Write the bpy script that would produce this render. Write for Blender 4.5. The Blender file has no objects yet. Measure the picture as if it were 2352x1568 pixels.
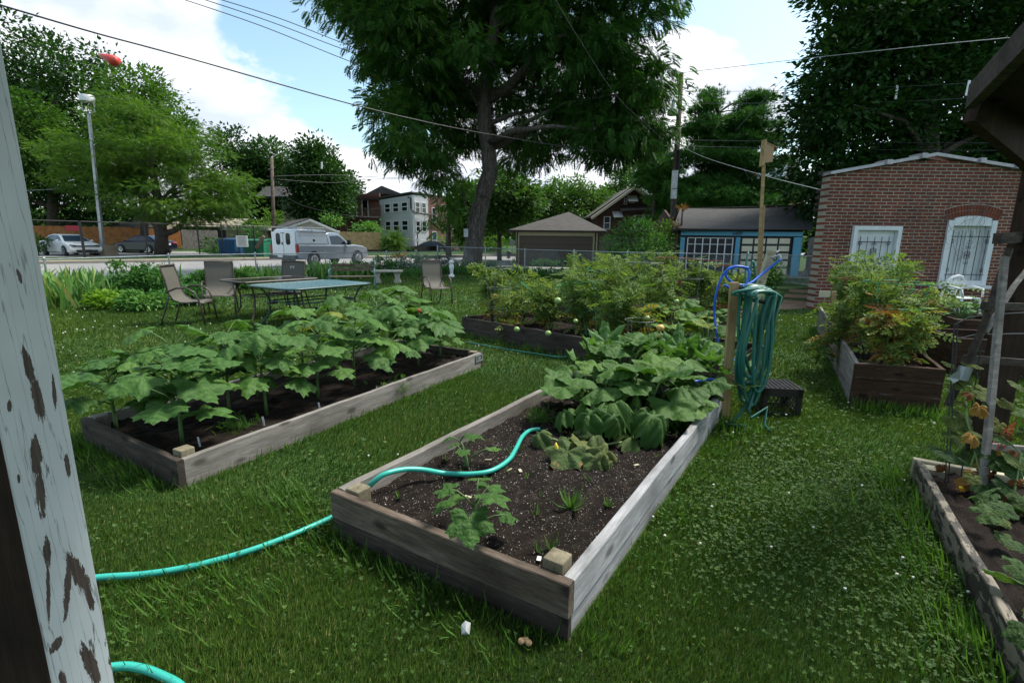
import bpy, math, random
import numpy as np
from mathutils import Vector, Matrix
from math import radians as R, sin, cos, pi
random.seed(7); rng = np.random.default_rng(7)
SC = bpy.context.scene; COL = SC.collection
# ---------------------------------------------------------------- camera
F, CX, CY, VH, H = 1130.0, 1176.0, 784.0, 555.0, 1.5
ROLL = R(0.6); TILT = math.atan((CY - VH) / F)
cam = bpy.data.cameras.new('camera'); cam.sensor_width = 36.0; cam.lens = F / 2352 * 36
cam.clip_start = 0.05; cam.clip_end = 3000
camo = bpy.data.objects.new('camera', cam); COL.objects.link(camo); SC.camera = camo
_X = Vector((1, 0, 0)); _U = Vector((0, sin(TILT), cos(TILT))); _B = -Vector((0, cos(TILT), -sin(TILT)))
_r = cos(ROLL) * _X + sin(ROLL) * _U; _u = -sin(ROLL) * _X + cos(ROLL) * _U
camo.matrix_world = Matrix(((_r.x, _u.x, _B.x, 0), (_r.y, _u.y, _B.y, 0), (_r.z, _u.z, _B.z, H), (0, 0, 0, 1)))
# ---------------------------------------------------------------- sky, clouds, sun
SUN_EL, SUN_AZ = R(58), R(62)          # azimuth clockwise from +Y (towards +X)
SC.view_settings.view_transform = 'Standard'; SC.view_settings.look = 'None'
SC.view_settings.exposure = 1.13; SC.view_settings.gamma = 1.0
w = bpy.data.worlds.new('World'); SC.world = w; w.use_nodes = True
nt = w.node_tree; nt.nodes.clear(); N = nt.nodes.new; LK = nt.links.new
out = N('ShaderNodeOutputWorld'); bg = N('ShaderNodeBackground'); sky = N('ShaderNodeTexSky')
sky.sky_type = 'NISHITA'; sky.sun_disc = False; sky.sun_elevation = SUN_EL; sky.sun_rotation = SUN_AZ
sky.air_density = 1.0; sky.dust_density = 1.6; sky.ozone_density = 1.0
bg.inputs['Strength'].default_value = 0.1
tc = N('ShaderNodeTexCoord')
def vm(op, a=None, b=None):
    n = N('ShaderNodeVectorMath'); n.operation = op
    for i, x in enumerate((a, b)):
        if x is None: continue
        if isinstance(x, tuple): n.inputs[i].default_value = x
        else: LK(x, n.inputs[i])
    return n
def mm(op, a=None, b=None, c=None, clamp=False):
    n = N('ShaderNodeMath'); n.operation = op; n.use_clamp = clamp
    for i, x in enumerate((a, b, c)):
        if x is None: continue
        if isinstance(x, (int, float)): n.inputs[i].default_value = x
        else: LK(x, n.inputs[i])
    return n.outputs[0]
sep = N('ShaderNodeSeparateXYZ'); LK(tc.outputs['Generated'], sep.inputs[0])
zz = mm('MAXIMUM', sep.outputs['Z'], 0.02)
# clouds: puffy noise on the view direction, biased by soft blobs where the cloud banks stand
mp = N('ShaderNodeMapping'); mp.inputs['Scale'].default_value = (2.6, 2.6, 5.0); LK(tc.outputs['Generated'], mp.inputs[0])
n1 = N('ShaderNodeTexNoise'); n1.inputs['Scale'].default_value = 1.35; n1.inputs['Detail'].default_value = 9
n1.inputs['Roughness'].default_value = 0.56; n1.inputs['Distortion'].default_value = 0.15; LK(mp.outputs[0], n1.inputs['Vector'])
def dirv(u, v):
    x = u - CX; z = CY - v; x, z = cos(ROLL) * x - sin(ROLL) * z, sin(ROLL) * x + cos(ROLL) * z
    return Vector((x, F * cos(TILT) + z * sin(TILT), -F * sin(TILT) + z * cos(TILT))).normalized()
bias = None
for (u, v, rad, amt) in ((100, 40, .36, .26), (330, 60, .20, .24), (420, 200, .22, .26), (250, 300, .26, .22), (560, 260, .12, .24), (600, 330, .16, .2), (740, 340, .12, .22), (850, 390, .2, .25),
                         (685, 160, .06, .20), (1545, 110, .13, .34), (1640, 190, .13, .34), (1730, 245, .07, .25), (1300, 380, .35, .26), (1500, 330, .2, .3), (1720, 320, .08, .2),
                         (650, 60, .20, -.34), (520, 60, .07, -.12), (800, 200, .14, -.30), (760, 60, .2, -.3), (1800, 20, .17, -.4), (1850, 130, .10, -.35), (1560, 10, .10, -.3), (1700, 60, .10, -.34), (1800, 330, .05, -.2), (1000, 60, .3, -.05)):
    dv = dirv(u, v)
    dd = vm('DISTANCE', tc.outputs['Generated'], tuple(dv))
    g = mm('MULTIPLY', mm('SUBTRACT', 1.0, mm('DIVIDE', dd.outputs['Value'], rad), clamp=True), amt)
    bias = g if bias is None else mm('ADD', bias, g)
cl = mm('ADD', mm('ADD', mm('MULTIPLY', n1.outputs['Fac'], 2.0), -0.5), bias)
cr = N('ShaderNodeMapRange'); cr.interpolation_type = 'SMOOTHSTEP'
cr.inputs['From Min'].default_value = 0.50; cr.inputs['From Max'].default_value = 0.68; LK(cl, cr.inputs['Value'])
n2 = N('ShaderNodeTexNoise'); n2.inputs['Scale'].default_value = 2.2; n2.inputs['Detail'].default_value = 6; LK(mp.outputs[0], n2.inputs['Vector'])
sh = N('ShaderNodeMapRange'); sh.inputs['From Min'].default_value = .34; sh.inputs['From Max'].default_value = .62
sh.inputs['To Min'].default_value = 0.0; sh.inputs['To Max'].default_value = 1.0; LK(n2.outputs['Fac'], sh.inputs['Value'])
cc = N('ShaderNodeMix'); cc.data_type = 'RGBA'; LK(sh.outputs[0], cc.inputs['Factor'])
cc.inputs['A'].default_value = (3.8, 4.25, 4.95, 1); cc.inputs['B'].default_value = (6.4, 6.5, 6.6, 1)
skm = N('ShaderNodeMix'); skm.data_type = 'RGBA'; skm.blend_type = 'MULTIPLY'; skm.inputs['Factor'].default_value = 1
LK(sky.outputs[0], skm.inputs['A']); skm.inputs['B'].default_value = (1.20, 1.30, 1.15, 1)
SKYMIX = N('ShaderNodeMix'); SKYMIX.data_type = 'RGBA'; LK(cr.outputs[0], SKYMIX.inputs['Factor'])
LK(skm.outputs['Result'], SKYMIX.inputs['A']); LK(cc.outputs['Result'], SKYMIX.inputs['B'])
LK(SKYMIX.outputs['Result'], bg.inputs['Color']); LK(bg.outputs[0], out.inputs[0])
sl = bpy.data.lights.new('sun', 'SUN'); sl.energy = 2.6; sl.angle = R(12); sl.color = (1, .96, .88)
so = bpy.data.objects.new('sun', sl); COL.objects.link(so)
sd = Vector((sin(SUN_AZ) * cos(SUN_EL), cos(SUN_AZ) * cos(SUN_EL), sin(SUN_EL)))
so.rotation_euler = (-sd).to_track_quat('-Z', 'Y').to_euler(); so.location = (0, 0, 40)
SC.cycles.max_bounces = 6; SC.cycles.diffuse_bounces = 3; SC.cycles.glossy_bounces = 3
SC.cycles.transparent_max_bounces = 8; SC.cycles.transmission_bounces = 4
# ---------------------------------------------------------------- placing helpers (pixels of the 2352 x 1568 view -> world points)
def ray(u, v):
    x = u - CX; z = CY - v; x, z = cos(ROLL) * x - sin(ROLL) * z, sin(ROLL) * x + cos(ROLL) * z
    return Vector((x, F * cos(TILT) + z * sin(TILT), -F * sin(TILT) + z * cos(TILT)))
def G(u, v, z=0.0):
    d = ray(u, v); t = (H - z) / -d.z; return Vector((d.x * t, d.y * t, z))
def P(u, v, Y):
    d = ray(u, v) * (Y / ray(u, v).y); return Vector((d.x, d.y, d.z + H))
# ---------------------------------------------------------------- mesh + object helpers
class MB:
    def __init__(s): s.v = []; s.f = []
    def add(s, vs, fs):
        o = len(s.v); s.v += [tuple(x) for x in vs]; s.f += [tuple(i + o for i in f) for f in fs]; return s
    def box(s, cx, cy, cz, sx, sy, sz, rz=0.0):
        vs = []
        for k in (-.5, .5):
            for i, j in ((-.5, -.5), (.5, -.5), (.5, .5), (-.5, .5)):
                x, y = i * sx, j * sy
                vs.append((cx + x * cos(rz) - y * sin(rz), cy + x * sin(rz) + y * cos(rz), cz + k * sz))
        return s.add(vs, [(3, 2, 1, 0), (4, 5, 6, 7), (0, 1, 5, 4), (1, 2, 6, 5), (2, 3, 7, 6), (3, 0, 4, 7)])
    def beam(s, a, b, w_, h_, up=(0, 0, 1), w2=None, h2=None):
        a = Vector(a); b = Vector(b); d = (b - a).normalized(); up = Vector(up)
        if abs(d.dot(up)) > .98: up = Vector((0, 1, 0))
        x = d.cross(up).normalized(); y = x.cross(d).normalized(); vs = []
        for p, ww, hh in ((a, w_, h_), (b, w2 or w_, h2 or h_)):
            for i, j in ((-.5, -.5), (.5, -.5), (.5, .5), (-.5, .5)): vs.append(p + x * i * ww + y * j * hh)
        return s.add(vs, [(0, 1, 2, 3), (7, 6, 5, 4), (4, 5, 1, 0), (5, 6, 2, 1), (6, 7, 3, 2), (7, 4, 0, 3)])
    def tube(s, pts, r, n=8, cap=True):
        pts = [Vector(p) for p in pts]; m = len(pts)
        rs = list(r) if isinstance(r, (list, tuple)) else [r] * m
        t0 = (pts[1] - pts[0]).normalized(); ref = Vector((0, 0, 1)) if abs(t0.z) < .9 else Vector((1, 0, 0))
        x = t0.cross(ref).normalized(); vs = []
        for i, p in enumerate(pts):
            t = (pts[min(i + 1, m - 1)] - pts[max(i - 1, 0)])
            t = t.normalized() if t.length > 1e-9 else t0
            x = (x - t * x.dot(t)).normalized(); y = t.cross(x)
            for k in range(n):
                a = 2 * pi * k / n; vs.append(p + (x * cos(a) + y * sin(a)) * rs[i])
        fs = [(i * n + k, i * n + (k + 1) % n, (i + 1) * n + (k + 1) % n, (i + 1) * n + k) for i in range(m - 1) for k in range(n)]
        if cap: fs += [tuple(reversed(range(n))), tuple(range((m - 1) * n, m * n))]
        return s.add(vs, fs)
    def lathe(s, prof, c=(0, 0, 0), n=16):
        vs = []; m = len(prof)
        for r_, z in prof:
            for k in range(n): a = 2 * pi * k / n; vs.append((c[0] + r_ * cos(a), c[1] + r_ * sin(a), c[2] + z))
        fs = [(i * n + k, i * n + (k + 1) % n, (i + 1) * n + (k + 1) % n, (i + 1) * n + k) for i in range(m - 1) for k in range(n)]
        fs += [tuple(reversed(range(n))), tuple(range((m - 1) * n, m * n))]
        return s.add(vs, fs)
    def prism(s, poly, off):
        n = len(poly); off = Vector(off); a = [Vector(p) for p in poly]; b = [p + off for p in a]
        return s.add(a + b, [tuple(reversed(range(n))), tuple(range(n, 2 * n))] + [(i, (i + 1) % n, n + (i + 1) % n, n + i) for i in range(n)])
    def quad(s, a, b, c, d): return s.add([a, b, c, d], [(0, 1, 2, 3)])
    def ball(s, c, r, n=8, m=6, sz=1.0):
        vs = [(c[0], c[1], c[2] + r * sz)]
        for i in range(1, m):
            for k in range(n):
                vs.append((c[0] + r * sin(pi * i / m) * cos(2 * pi * k / n), c[1] + r * sin(pi * i / m) * sin(2 * pi * k / n), c[2] + r * sz * cos(pi * i / m)))
        vs.append((c[0], c[1], c[2] - r * sz)); L = len(vs) - 1
        fs = [(0, 1 + k, 1 + (k + 1) % n) for k in range(n)]
        for i in range(m - 2):
            for k in range(n): a = 1 + i * n; fs.append((a + k, a + n + k, a + n + (k + 1) % n, a + (k + 1) % n))
        a = 1 + (m - 2) * n; fs += [(L, a + (k + 1) % n, a + k) for k in range(n)]
        return s.add(vs, fs)
    def build(s, name, mat, parent=None, smooth=False, **kw):
        o0 = WL.get(parent, Vector((0, 0, 0))) if parent else Vector((0, 0, 0))
        if parent is None and s.v:
            a = np.array(s.v); o0 = Vector(((a[:, 0].min() + a[:, 0].max()) / 2, (a[:, 1].min() + a[:, 1].max()) / 2, a[:, 2].min()))
        me = bpy.data.meshes.new(name)
        me.from_pydata([(x[0] - o0.x, x[1] - o0.y, x[2] - o0.z) for x in s.v], [], s.f); me.update()
        if smooth: me.polygons.foreach_set('use_smooth', [True] * len(me.polygons))
        if smooth == 'auto': me.set_sharp_from_angle(angle=R(38))
        return link(name, me, mat, parent, o0, **kw)
WL = {}
def link(name, me, mat, parent, o0, **kw):
    if mat: me.materials.append(mat)
    o = bpy.data.objects.new(name, me); COL.objects.link(o)
    if parent: o.parent = parent
    else: o.location = o0
    WL[o] = o0
    for k, v_ in kw.items(): o[k] = v_
    return o
def thing(name, loc, label, category, group=None):
    o = bpy.data.objects.new(name, None); COL.objects.link(o); o.empty_display_size = .1
    o.location = loc; WL[o] = Vector(loc); o['label'] = label; o['category'] = category
    if group: o['group'] = group
    return o
def tag(o, label, category, group=None):
    o['label'] = label; o['category'] = category
    if group: o['group'] = group
    return o
def copy_tree(o, parent=None):
    c = o.copy(); COL.objects.link(c); c.parent = parent
    for ch in list(o.children): copy_tree(ch, c)
    return c
def bevel(o, wd=.01, seg=2):
    m = o.modifiers.new('bevel', 'BEVEL'); m.width = wd; m.segments = seg; m.limit_method = 'ANGLE'; return o
def npmesh(name, V, T, mat, parent=None, attr=None, smooth=False, o0=None, quads=None):
    """V (n,3), T (m,3) triangles (and quads (k,4)); attr (n,3) stored as 'lc'."""
    if o0 is None: o0 = WL[parent] if parent else Vector((0, 0, 0))
    me = bpy.data.meshes.new(name); nt_, nq = len(T), 0 if quads is None else len(quads)
    me.vertices.add(len(V)); me.vertices.foreach_set('co', (np.asarray(V, dtype=np.float32) - np.array(o0, dtype=np.float32)).ravel())
    idx = np.asarray(T, dtype=np.int32).ravel()
    if nq: idx = np.concatenate([idx, np.asarray(quads, dtype=np.int32).ravel()])
    me.loops.add(len(idx)); me.loops.foreach_set('vertex_index', idx)
    me.polygons.add(nt_ + nq)
    st = np.concatenate([np.arange(nt_) * 3, nt_ * 3 + np.arange(nq) * 4]).astype(np.int32)
    me.polygons.foreach_set('loop_start', st)
    if smooth: me.polygons.foreach_set('use_smooth', np.ones(nt_ + nq, dtype=bool))
    me.update(calc_edges=True)
    if attr is not None:
        a = me.attributes.new('lc', 'FLOAT_VECTOR', 'POINT'); a.data.foreach_set('vector', np.asarray(attr, dtype=np.float32).ravel())
    return link(name, me, mat, parent, o0)
def frames(d, n):
    """rotation matrices with y along d, z close to n"""
    d = d / np.linalg.norm(d, axis=1, keepdims=True); x = np.cross(d, n)
    l = np.linalg.norm(x, axis=1, keepdims=True); x = np.where(l < 1e-5, np.array([1., 0, 0]), x / np.maximum(l, 1e-9))
    z = np.cross(x, d); return np.stack([x, d, z], axis=2)
def scatter(tpl, pos, rot, sc, var):
    tv, tt = tpl; n, k = len(pos), len(tv); sc = np.asarray(sc)
    if sc.ndim == 1: sc = np.repeat(sc[:, None], 3, 1)
    V = np.einsum('nij,nkj->nki', rot, tv[None] * sc[:, None, :]) + pos[:, None, :]
    T = tt[None] + (np.arange(n) * k)[:, None, None]
    A = np.empty((n, k, 3)); A[:, :, :2] = tv[None, :, :2]; A[:, :, 2] = np.asarray(var)[:, None]
    return V.reshape(-1, 3), T.reshape(-1, 3), A.reshape(-1, 3)
class LV:
    """collects scattered leaves into one mesh"""
    def __init__(s): s.V = []; s.T = []; s.A = []; s.n = 0
    def put(s, tpl, pos, d, n, sc, var):
        pos = np.atleast_2d(np.array(pos, float)); d = np.atleast_2d(np.array(d, float)); n = np.atleast_2d(np.array(n, float))
        if len(n) == 1: n = np.repeat(n, len(pos), 0)
        if len(d) == 1: d = np.repeat(d, len(pos), 0)
        sc = np.broadcast_to(np.asarray(sc, float), (len(pos),)) if np.ndim(sc) < 2 else sc
        var = np.broadcast_to(np.asarray(var, float), (len(pos),))
        V, T, A = scatter(tpl, pos, frames(d, n), sc, var)
        s.V.append(V); s.T.append(T + s.n); s.A.append(A); s.n += len(V); return s
    def build(s, name, mat, parent=None, **kw):
        V = np.concatenate(s.V)
        if parent is None and 'o0' not in kw: kw['o0'] = Vector((V[:, 0].mean(), V[:, 1].mean(), V[:, 2].min()))
        return npmesh(name, V, np.concatenate(s.T), mat, parent, np.concatenate(s.A), **kw)
def rnd(n, a, b): return rng.uniform(a, b, n)
def unit(a): return a / np.maximum(np.linalg.norm(a, axis=-1, keepdims=True), 1e-9)
def rdir(n, up=0.0, flat=1.0):
    a = rng.normal(size=(n, 3)); a[:, 2] *= flat; a = unit(a); a[:, 2] += up; return unit(a)
# ---- leaf templates (base at 0, grows +y, faces +z)
def T_(vs, fs): return np.array(vs, float), np.array(fs, int)
TP_LEAF = T_([(0, 0, 0), (.27, .4, .07), (0, 1, -.05), (-.27, .4, .07), (0, .5, 0)], [(0, 1, 4), (1, 2, 4), (2, 3, 4), (3, 0, 4)])
TP_SIMPLE = T_([(0, 0, 0), (.3, .45, .06), (0, 1, 0), (-.3, .45, .06)], [(0, 1, 2), (0, 2, 3)])
TP_BLADE = T_([(-.05, 0, 0), (.05, 0, 0), (-.045, .5, .07), (.045, .5, .07), (0, 1, .3)], [(0, 1, 3), (0, 3, 2), (2, 3, 4)])
TP_IRIS = T_([(-.035, 0, 0), (.035, 0, 0), (-.045, .45, .03), (.045, .45, .03), (-.03, .8, .12), (.03, .8, .12), (0, 1, .26)], [(0, 1, 3), (0, 3, 2), (2, 3, 5), (2, 5, 4), (4, 5, 6)])
def pinnate(n=6, l=.3, w=.09, droop=.25, tip=True):
    vs = []; fs = []
    for i in range(n):
        t = .15 + .8 * i / n; z = -droop * t * t
        for s in (-1, 1):
            ll = l * (1 - .35 * abs(t - .5) * 2); b = len(vs)
            vs += [(0, t, z), (s * ll * .5, t + ll * .28 + w / 2, z - .01), (s * ll, t + ll * .42, z - .1 * ll - .04), (s * ll * .5, t + ll * .05 - w / 2, z - .01)]
            fs += [(b, b + 1, b + 2), (b, b + 2, b + 3)]
    if tip:
        b = len(vs); vs += [(0, .92, -droop * .85), (w / 2, 1.05, -droop), (0, 1.2, -droop * 1.2), (-w / 2, 1.05, -droop)]; fs += [(b, b + 1, b + 2), (b, b + 2, b + 3)]
    b = len(vs); vs += [(-.008, 0, 0), (.008, 0, 0), (0, .95, -droop * .9)]; fs.append((b, b + 1, b + 2))
    return T_(vs, fs)
TP_WALNUT = pinnate(7, .36, .075, .45)
TP_LOCUST = pinnate(5, .26, .10, .2)
TP_CARROT = pinnate(5, .3, .05, .3)
def tomato_tpl():
    vs = []; fs = []
    def leaflet(o, ang, L, z):
        b = len(vs)
        for (x, y, dz) in ((0, 0, 0), (.22, .25, .02), (.34, .5, -.02), (.14, .62, .03), (.16, .8, -.05), (0, 1, -.12), (-.16, .8, -.05), (-.14, .62, .03), (-.34, .5, -.02), (-.22, .25, .02)):
            xx, yy = x * L, y * L
            vs.append((o[0] + xx * cos(ang) - yy * sin(ang), o[1] + xx * sin(ang) + yy * cos(ang), z + dz * L - .25 * (yy) ** 2))
        for k in range(1, 9): fs.append((b, b + k, b + k + 1))
    for t, L in ((.3, .3), (.58, .36), (.82, .3)):
        for s in (-1, 1): leaflet((0, t), s * 1.1, L, -.28 * t * t)
    leaflet((0, .92), 0, .42, -.25)
    b = len(vs); vs += [(-.012, 0, 0), (.012, 0, 0), (0, .95, -.26)]; fs.append((b, b + 1, b + 2))
    return T_(vs, fs)
TP_TOM = tomato_tpl()
def lobed(lobes=5, deep=.5, span=150, droop=.25, fold=.05, jag=.06, seed=0, rings=(.33, .68, 1.0), seg=7, cup=0.0, wilt=0.0):
    """palmate leaf: petiole joint at 0, +y is the middle lobe"""
    r_ = random.Random(seed); n = lobes * seg + 1; vs = [(0, 0, 0)]; fs = []
    prof = []; lsz = [r_.uniform(.72, 1.12) for _ in range(lobes)]; bend = r_.uniform(-.18, .18)
    for i in range(n):
        th = -span + 2 * span * i / (n - 1); ph = (i / (n - 1) * lobes) % 1.0
        lob = (0.5 - 0.5 * cos(2 * pi * ph)) ** .8 * lsz[min(lobes - 1, int(i / (n - 1) * lobes))]
        size = 1 - .38 * (abs(th) / span) ** 1.5
        prof.append((th, size * ((1 - deep) + deep * lob) * (1 + jag * (1 if i % 2 else -1) * r_.uniform(.4, 1)), lob))
    for q in rings:
        for th, rr, lob in prof:
            a = R(th); rad = rr * (q if q == rings[-1] else q * (1 - deep * .25))
            if q < 1: rad = min(rad, rr * .97)
            x, y = rad * sin(a), rad * cos(a)
            z = -droop * rad * rad + fold * (lob - .5) * rad * 2 + cup * rad - wilt * max(0, rad - .25) ** 1.2 * 1.6
            if wilt: k_ = 1 - .5 * wilt * min(1, max(0, rad - .2)); x *= k_; y *= k_
            vs.append((x, y, z + bend * x * y * 1.5 + .05 * sin(7 * x + seed) * rad + r_.uniform(-.018, .018)))
    for i in range(n - 1): fs.append((0, 1 + i + 1, 1 + i))
    for k in range(len(rings) - 1):
        a = 1 + k * n
        for i in range(n - 1): fs += [(a + i, a + i + 1, a + n + i + 1), (a + i, a + n + i + 1, a + n + i)]
    return T_(vs, fs)
OKRA = [lobed(5, .34 + .05 * (k % 3), 155, .18 + .11 * (k % 4), .11, .08, seed=k) for k in range(8)]
SQUASH = [lobed(5, .25, 160, .10 + .12 * k, .15, .04, seed=10 + k, cup=.12) for k in range(6)]
WILTED = [lobed(5, .22, 165, .15, .42, .12, seed=20 + k, wilt=.62 + .14 * k) for k in range(3)]
ZUKE = [lobed(5, .5, 150, .05, .18, .14, seed=30 + k, cup=.35) for k in range(3)]
CUKE = [lobed(5, .22, 160, .3, .10, .05, seed=40 + k) for k in range(3)]
def needles(n=9):
    vs = []; fs = []; r_ = random.Random(3)
    for i in range(n):
        d = Vector((r_.uniform(-1, 1), r_.uniform(.2, 1.2), r_.uniform(-.5, .8))).normalized(); b = len(vs)
        s = d.cross(Vector((r_.random(), r_.random(), 1))).normalized() * .07
        vs += [tuple(-s), tuple(s), tuple(d)]; fs.append((b, b + 1, b + 2))
    return T_(vs, fs)
TP_NEEDLE = needles()
def clover():
    vs = []; fs = []
    for k in range(3):
        a = k * 2 * pi / 3; b = len(vs)
        for x, y in ((0, 0), (.45, .45), (.38, .9), (0, .8), (-.38, .9), (-.45, .45)):
            vs.append((x * cos(a) - y * sin(a), x * sin(a) + y * cos(a), .18 * y))
        fs += [(b, b + 1, b + 2), (b, b + 2, b + 3), (b, b + 3, b + 4), (b, b + 4, b + 5)]
    return T_(vs, fs)
TP_CLOVER = clover()
# ---------------------------------------------------------------- materials
def mat(name):
    m = bpy.data.materials.new(name); m.use_nodes = True; t = m.node_tree
    b = t.nodes['Principled BSDF']; return m, t, b
class TN:
    def __init__(s, t): s.t = t
    def n(s, ty, **kw):
        x = s.t.nodes.new('ShaderNode' + ty)
        for k, v in kw.items():
            if k.startswith('i_'): x.inputs[int(k[2:])].default_value = v
            else: setattr(x, k, v)
        return x
    def l(s, a, b): s.t.links.new(a, b)
    def coord(s, kind='Object', scale=(1, 1, 1), rot=(0, 0, 0)):
        c = s.n('TexCoord'); m = s.n('Mapping'); m.inputs['Scale'].default_value = scale; m.inputs['Rotation'].default_value = rot
        s.l(c.outputs[kind], m.inputs[0]); return m.outputs[0]
    def noise(s, vec, scale, detail=4, rough=.55, dist=0.0):
        x = s.n('TexNoise'); x.inputs['Scale'].default_value = scale; x.inputs['Detail'].default_value = detail
        x.inputs['Roughness'].default_value = rough; x.inputs['Distortion'].default_value = dist
        if vec is not None: s.l(vec, x.inputs['Vector'])
        return x.outputs['Fac']
    def ramp(s, fac, stops):
        x = s.n('ValToRGB'); e = x.color_ramp.elements
        while len(e) < len(stops): e.new(.5)
        for i, (p, c) in enumerate(stops): e[i].position = p; e[i].color = (*c, 1) if len(c) == 3 else c
        s.l(fac, x.inputs[0]); return x.outputs[0]
    def mix(s, f, a, b, mode='MIX'):
        x = s.n('Mix', data_type='RGBA', blend_type=mode)
        for k, v in (('Factor', f), ('A', a), ('B', b)):
            i = [q for q in x.inputs if q.name == k and (q.type == ('VALUE' if k == 'Factor' else 'RGBA'))][0]
            if isinstance(v, (int, float)): i.default_value = v
            elif isinstance(v, tuple): i.default_value = (*v, 1) if len(v) == 3 else v
            else: s.l(v, i)
        return [q for q in x.outputs if q.type == 'RGBA'][0]
    def m(s, op, a, b=0.0, clamp=False):
        x = s.n('Math', operation=op, use_clamp=clamp)
        for i, v in enumerate((a, b)):
            if isinstance(v, (int, float)): x.inputs[i].default_value = v
            else: s.l(v, x.inputs[i])
        return x.outputs[0]
    def bump(s, h, b, strength=.3, dist=.01):
        x = s.n('Bump'); x.inputs['Strength'].default_value = strength; x.inputs['Distance'].default_value = dist
        s.l(h, x.inputs['Height']); s.l(x.outputs[0], b.inputs['Normal'])
M = {}
def plain(name, col, rough=.6, metal=0.0, var=.12, nscale=8.0, bump=0.0, spec=None):
    m, t, b = mat(name); q = TN(t); v = q.coord('Object'); n = q.noise(v, nscale, 5)
    lo = tuple(c * (1 - var) for c in col); hi = tuple(min(1, c * (1 + var)) for c in col)
    q.l(q.ramp(n, [(.3, lo), (.7, hi)]), b.inputs['Base Color'])
    b.inputs['Roughness'].default_value = rough; b.inputs['Metallic'].default_value = metal
    if spec is not None: b.inputs['Specular IOR Level'].default_value = spec
    if bump: q.bump(n, b, bump, .005)
    M[name] = m; return m
def leafmat(name, stops, trans=.35, rough=.5, veins=0.0, vcol=(.2, .3, .1), nscale=0.0, spots=None, brown=0.0):
    m, t, b = mat(name); q = TN(t); a = q.n('Attribute', attribute_name='lc'); s = q.n('SeparateXYZ'); q.l(a.outputs['Vector'], s.inputs[0])
    fac = s.outputs['Z']
    if nscale:
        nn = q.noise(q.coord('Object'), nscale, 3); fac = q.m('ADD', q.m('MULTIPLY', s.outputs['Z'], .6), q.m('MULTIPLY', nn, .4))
    c = q.ramp(fac, stops)
    if veins:
        ang = q.m('ARCTAN2', s.outputs['X'], s.outputs['Y'])
        w_ = q.m('ABSOLUTE', q.m('SINE', q.m('MULTIPLY', ang, 2.9)))
        rr = q.m('ADD', q.m('POWER', s.outputs['X'], 2), q.m('POWER', s.outputs['Y'], 2)); rr = q.m('SQRT', rr)
        ln = q.m('LESS_THAN', q.m('MULTIPLY', w_, rr), .028)
        br = q.n('TexWave', wave_type='RINGS'); br.inputs['Scale'].default_value = 1.7; br.inputs['Distortion'].default_value = 3
        q.l(a.outputs['Vector'], br.inputs['Vector'])
        c = q.mix(q.m('MULTIPLY', br.outputs['Fac'], .18), c, tuple(x * 1.5 for x in vcol))
        c = q.mix(q.m('MULTIPLY', ln, veins), c, vcol)
        if brown:
            no = q.noise(a.outputs['Vector'], 3.2, 4)
            e = q.m('GREATER_THAN', q.m('ADD', q.m('MULTIPLY', rr, .55), no), 1.06 - brown)
            c = q.mix(e, c, (.22, .15, .06))
        if spots:
            vo = q.n('TexVoronoi'); vo.inputs['Scale'].default_value = 7; q.l(a.outputs['Vector'], vo.inputs['Vector'])
            c = q.mix(q.m('LESS_THAN', vo.outputs['Distance'], spots), c, (.30, .27, .08))
    if veins: q.bump(q.m('ADD', q.noise(a.outputs['Vector'], 5.5, 4), q.m('MULTIPLY', ln, -.5)), b, .9, .02)
    q.l(c, b.inputs['Base Color']); b.inputs['Roughness'].default_value = rough + .12
    b.inputs['Specular IOR Level'].default_value = .22
    tr = q.n('BsdfTranslucent'); q.l(q.mix(1.0, c, (1.3, 1.35, .6), 'MULTIPLY'), tr.inputs['Color'])
    ms = q.n('MixShader'); ms.inputs[0].default_value = trans
    q.l(b.outputs[0], ms.inputs[1]); q.l(tr.outputs[0], ms.inputs[2]); q.l(ms.outputs[0], t.nodes['Material Output'].inputs[0])
    M[name] = m; return m
leafmat('grass', [(0, (0.022, 0.052, 0.009)), (.4, (0.053, 0.108, 0.015)), (.75, (0.100, 0.165, 0.027)), (.9, (0.130, 0.174, 0.039)), (1, (0.286, 0.252, 0.107))], .3, .45)
leafmat('clover', [(0, (0.025, 0.067, 0.013)), (.6, (0.054, 0.115, 0.025)), (1, (0.099, 0.164, 0.037))], .3, .5)
leafmat('weed', [(0, (0.040, 0.109, 0.016)), (1, (0.096, 0.203, 0.032))], .35, .45)
leafmat('okra', [(0, (0.028, 0.086, 0.014)), (.6, (0.050, 0.127, 0.022)), (.93, (0.081, 0.171, 0.026)), (1, (0.209, 0.204, 0.020))], .28, .42, .6, (.13, .23, .07))
leafmat('squash', [(0, (0.024, 0.077, 0.009)), (.6, (0.048, 0.118, 0.013)), (.9, (0.094, 0.184, 0.020)), (1, (0.276, 0.246, 0.028))], .25, .45, .55, (.12, .2, .08))
leafmat('squash_dying', [(0, (0.028, 0.064, 0.018)), (.6, (0.056, 0.102, 0.024)), (1, (0.157, 0.166, 0.048))], .25, .55, .5, (.18, .2, .1), brown=.08)
leafmat('zucchini', [(0, (0.025, 0.086, 0.013)), (.7, (0.047, 0.138, 0.019)), (1, (0.078, 0.172, 0.027))], .3, .4, .7, (.2, .3, .14))
leafmat('cucumber', [(0, (0.016, 0.052, 0.011)), (.6, (0.039, 0.087, 0.016)), (1, (0.139, 0.139, 0.022))], .3, .5, .4, (.12, .2, .07), spots=.13)
leafmat('tomato', [(0, (0.067, 0.128, 0.031)), (.5, (0.119, 0.193, 0.045)), (.82, (0.199, 0.265, 0.063)), (.9, (0.342, 0.257, 0.045)), (1, (0.285, 0.112, 0.036))], .35, .5)
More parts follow.
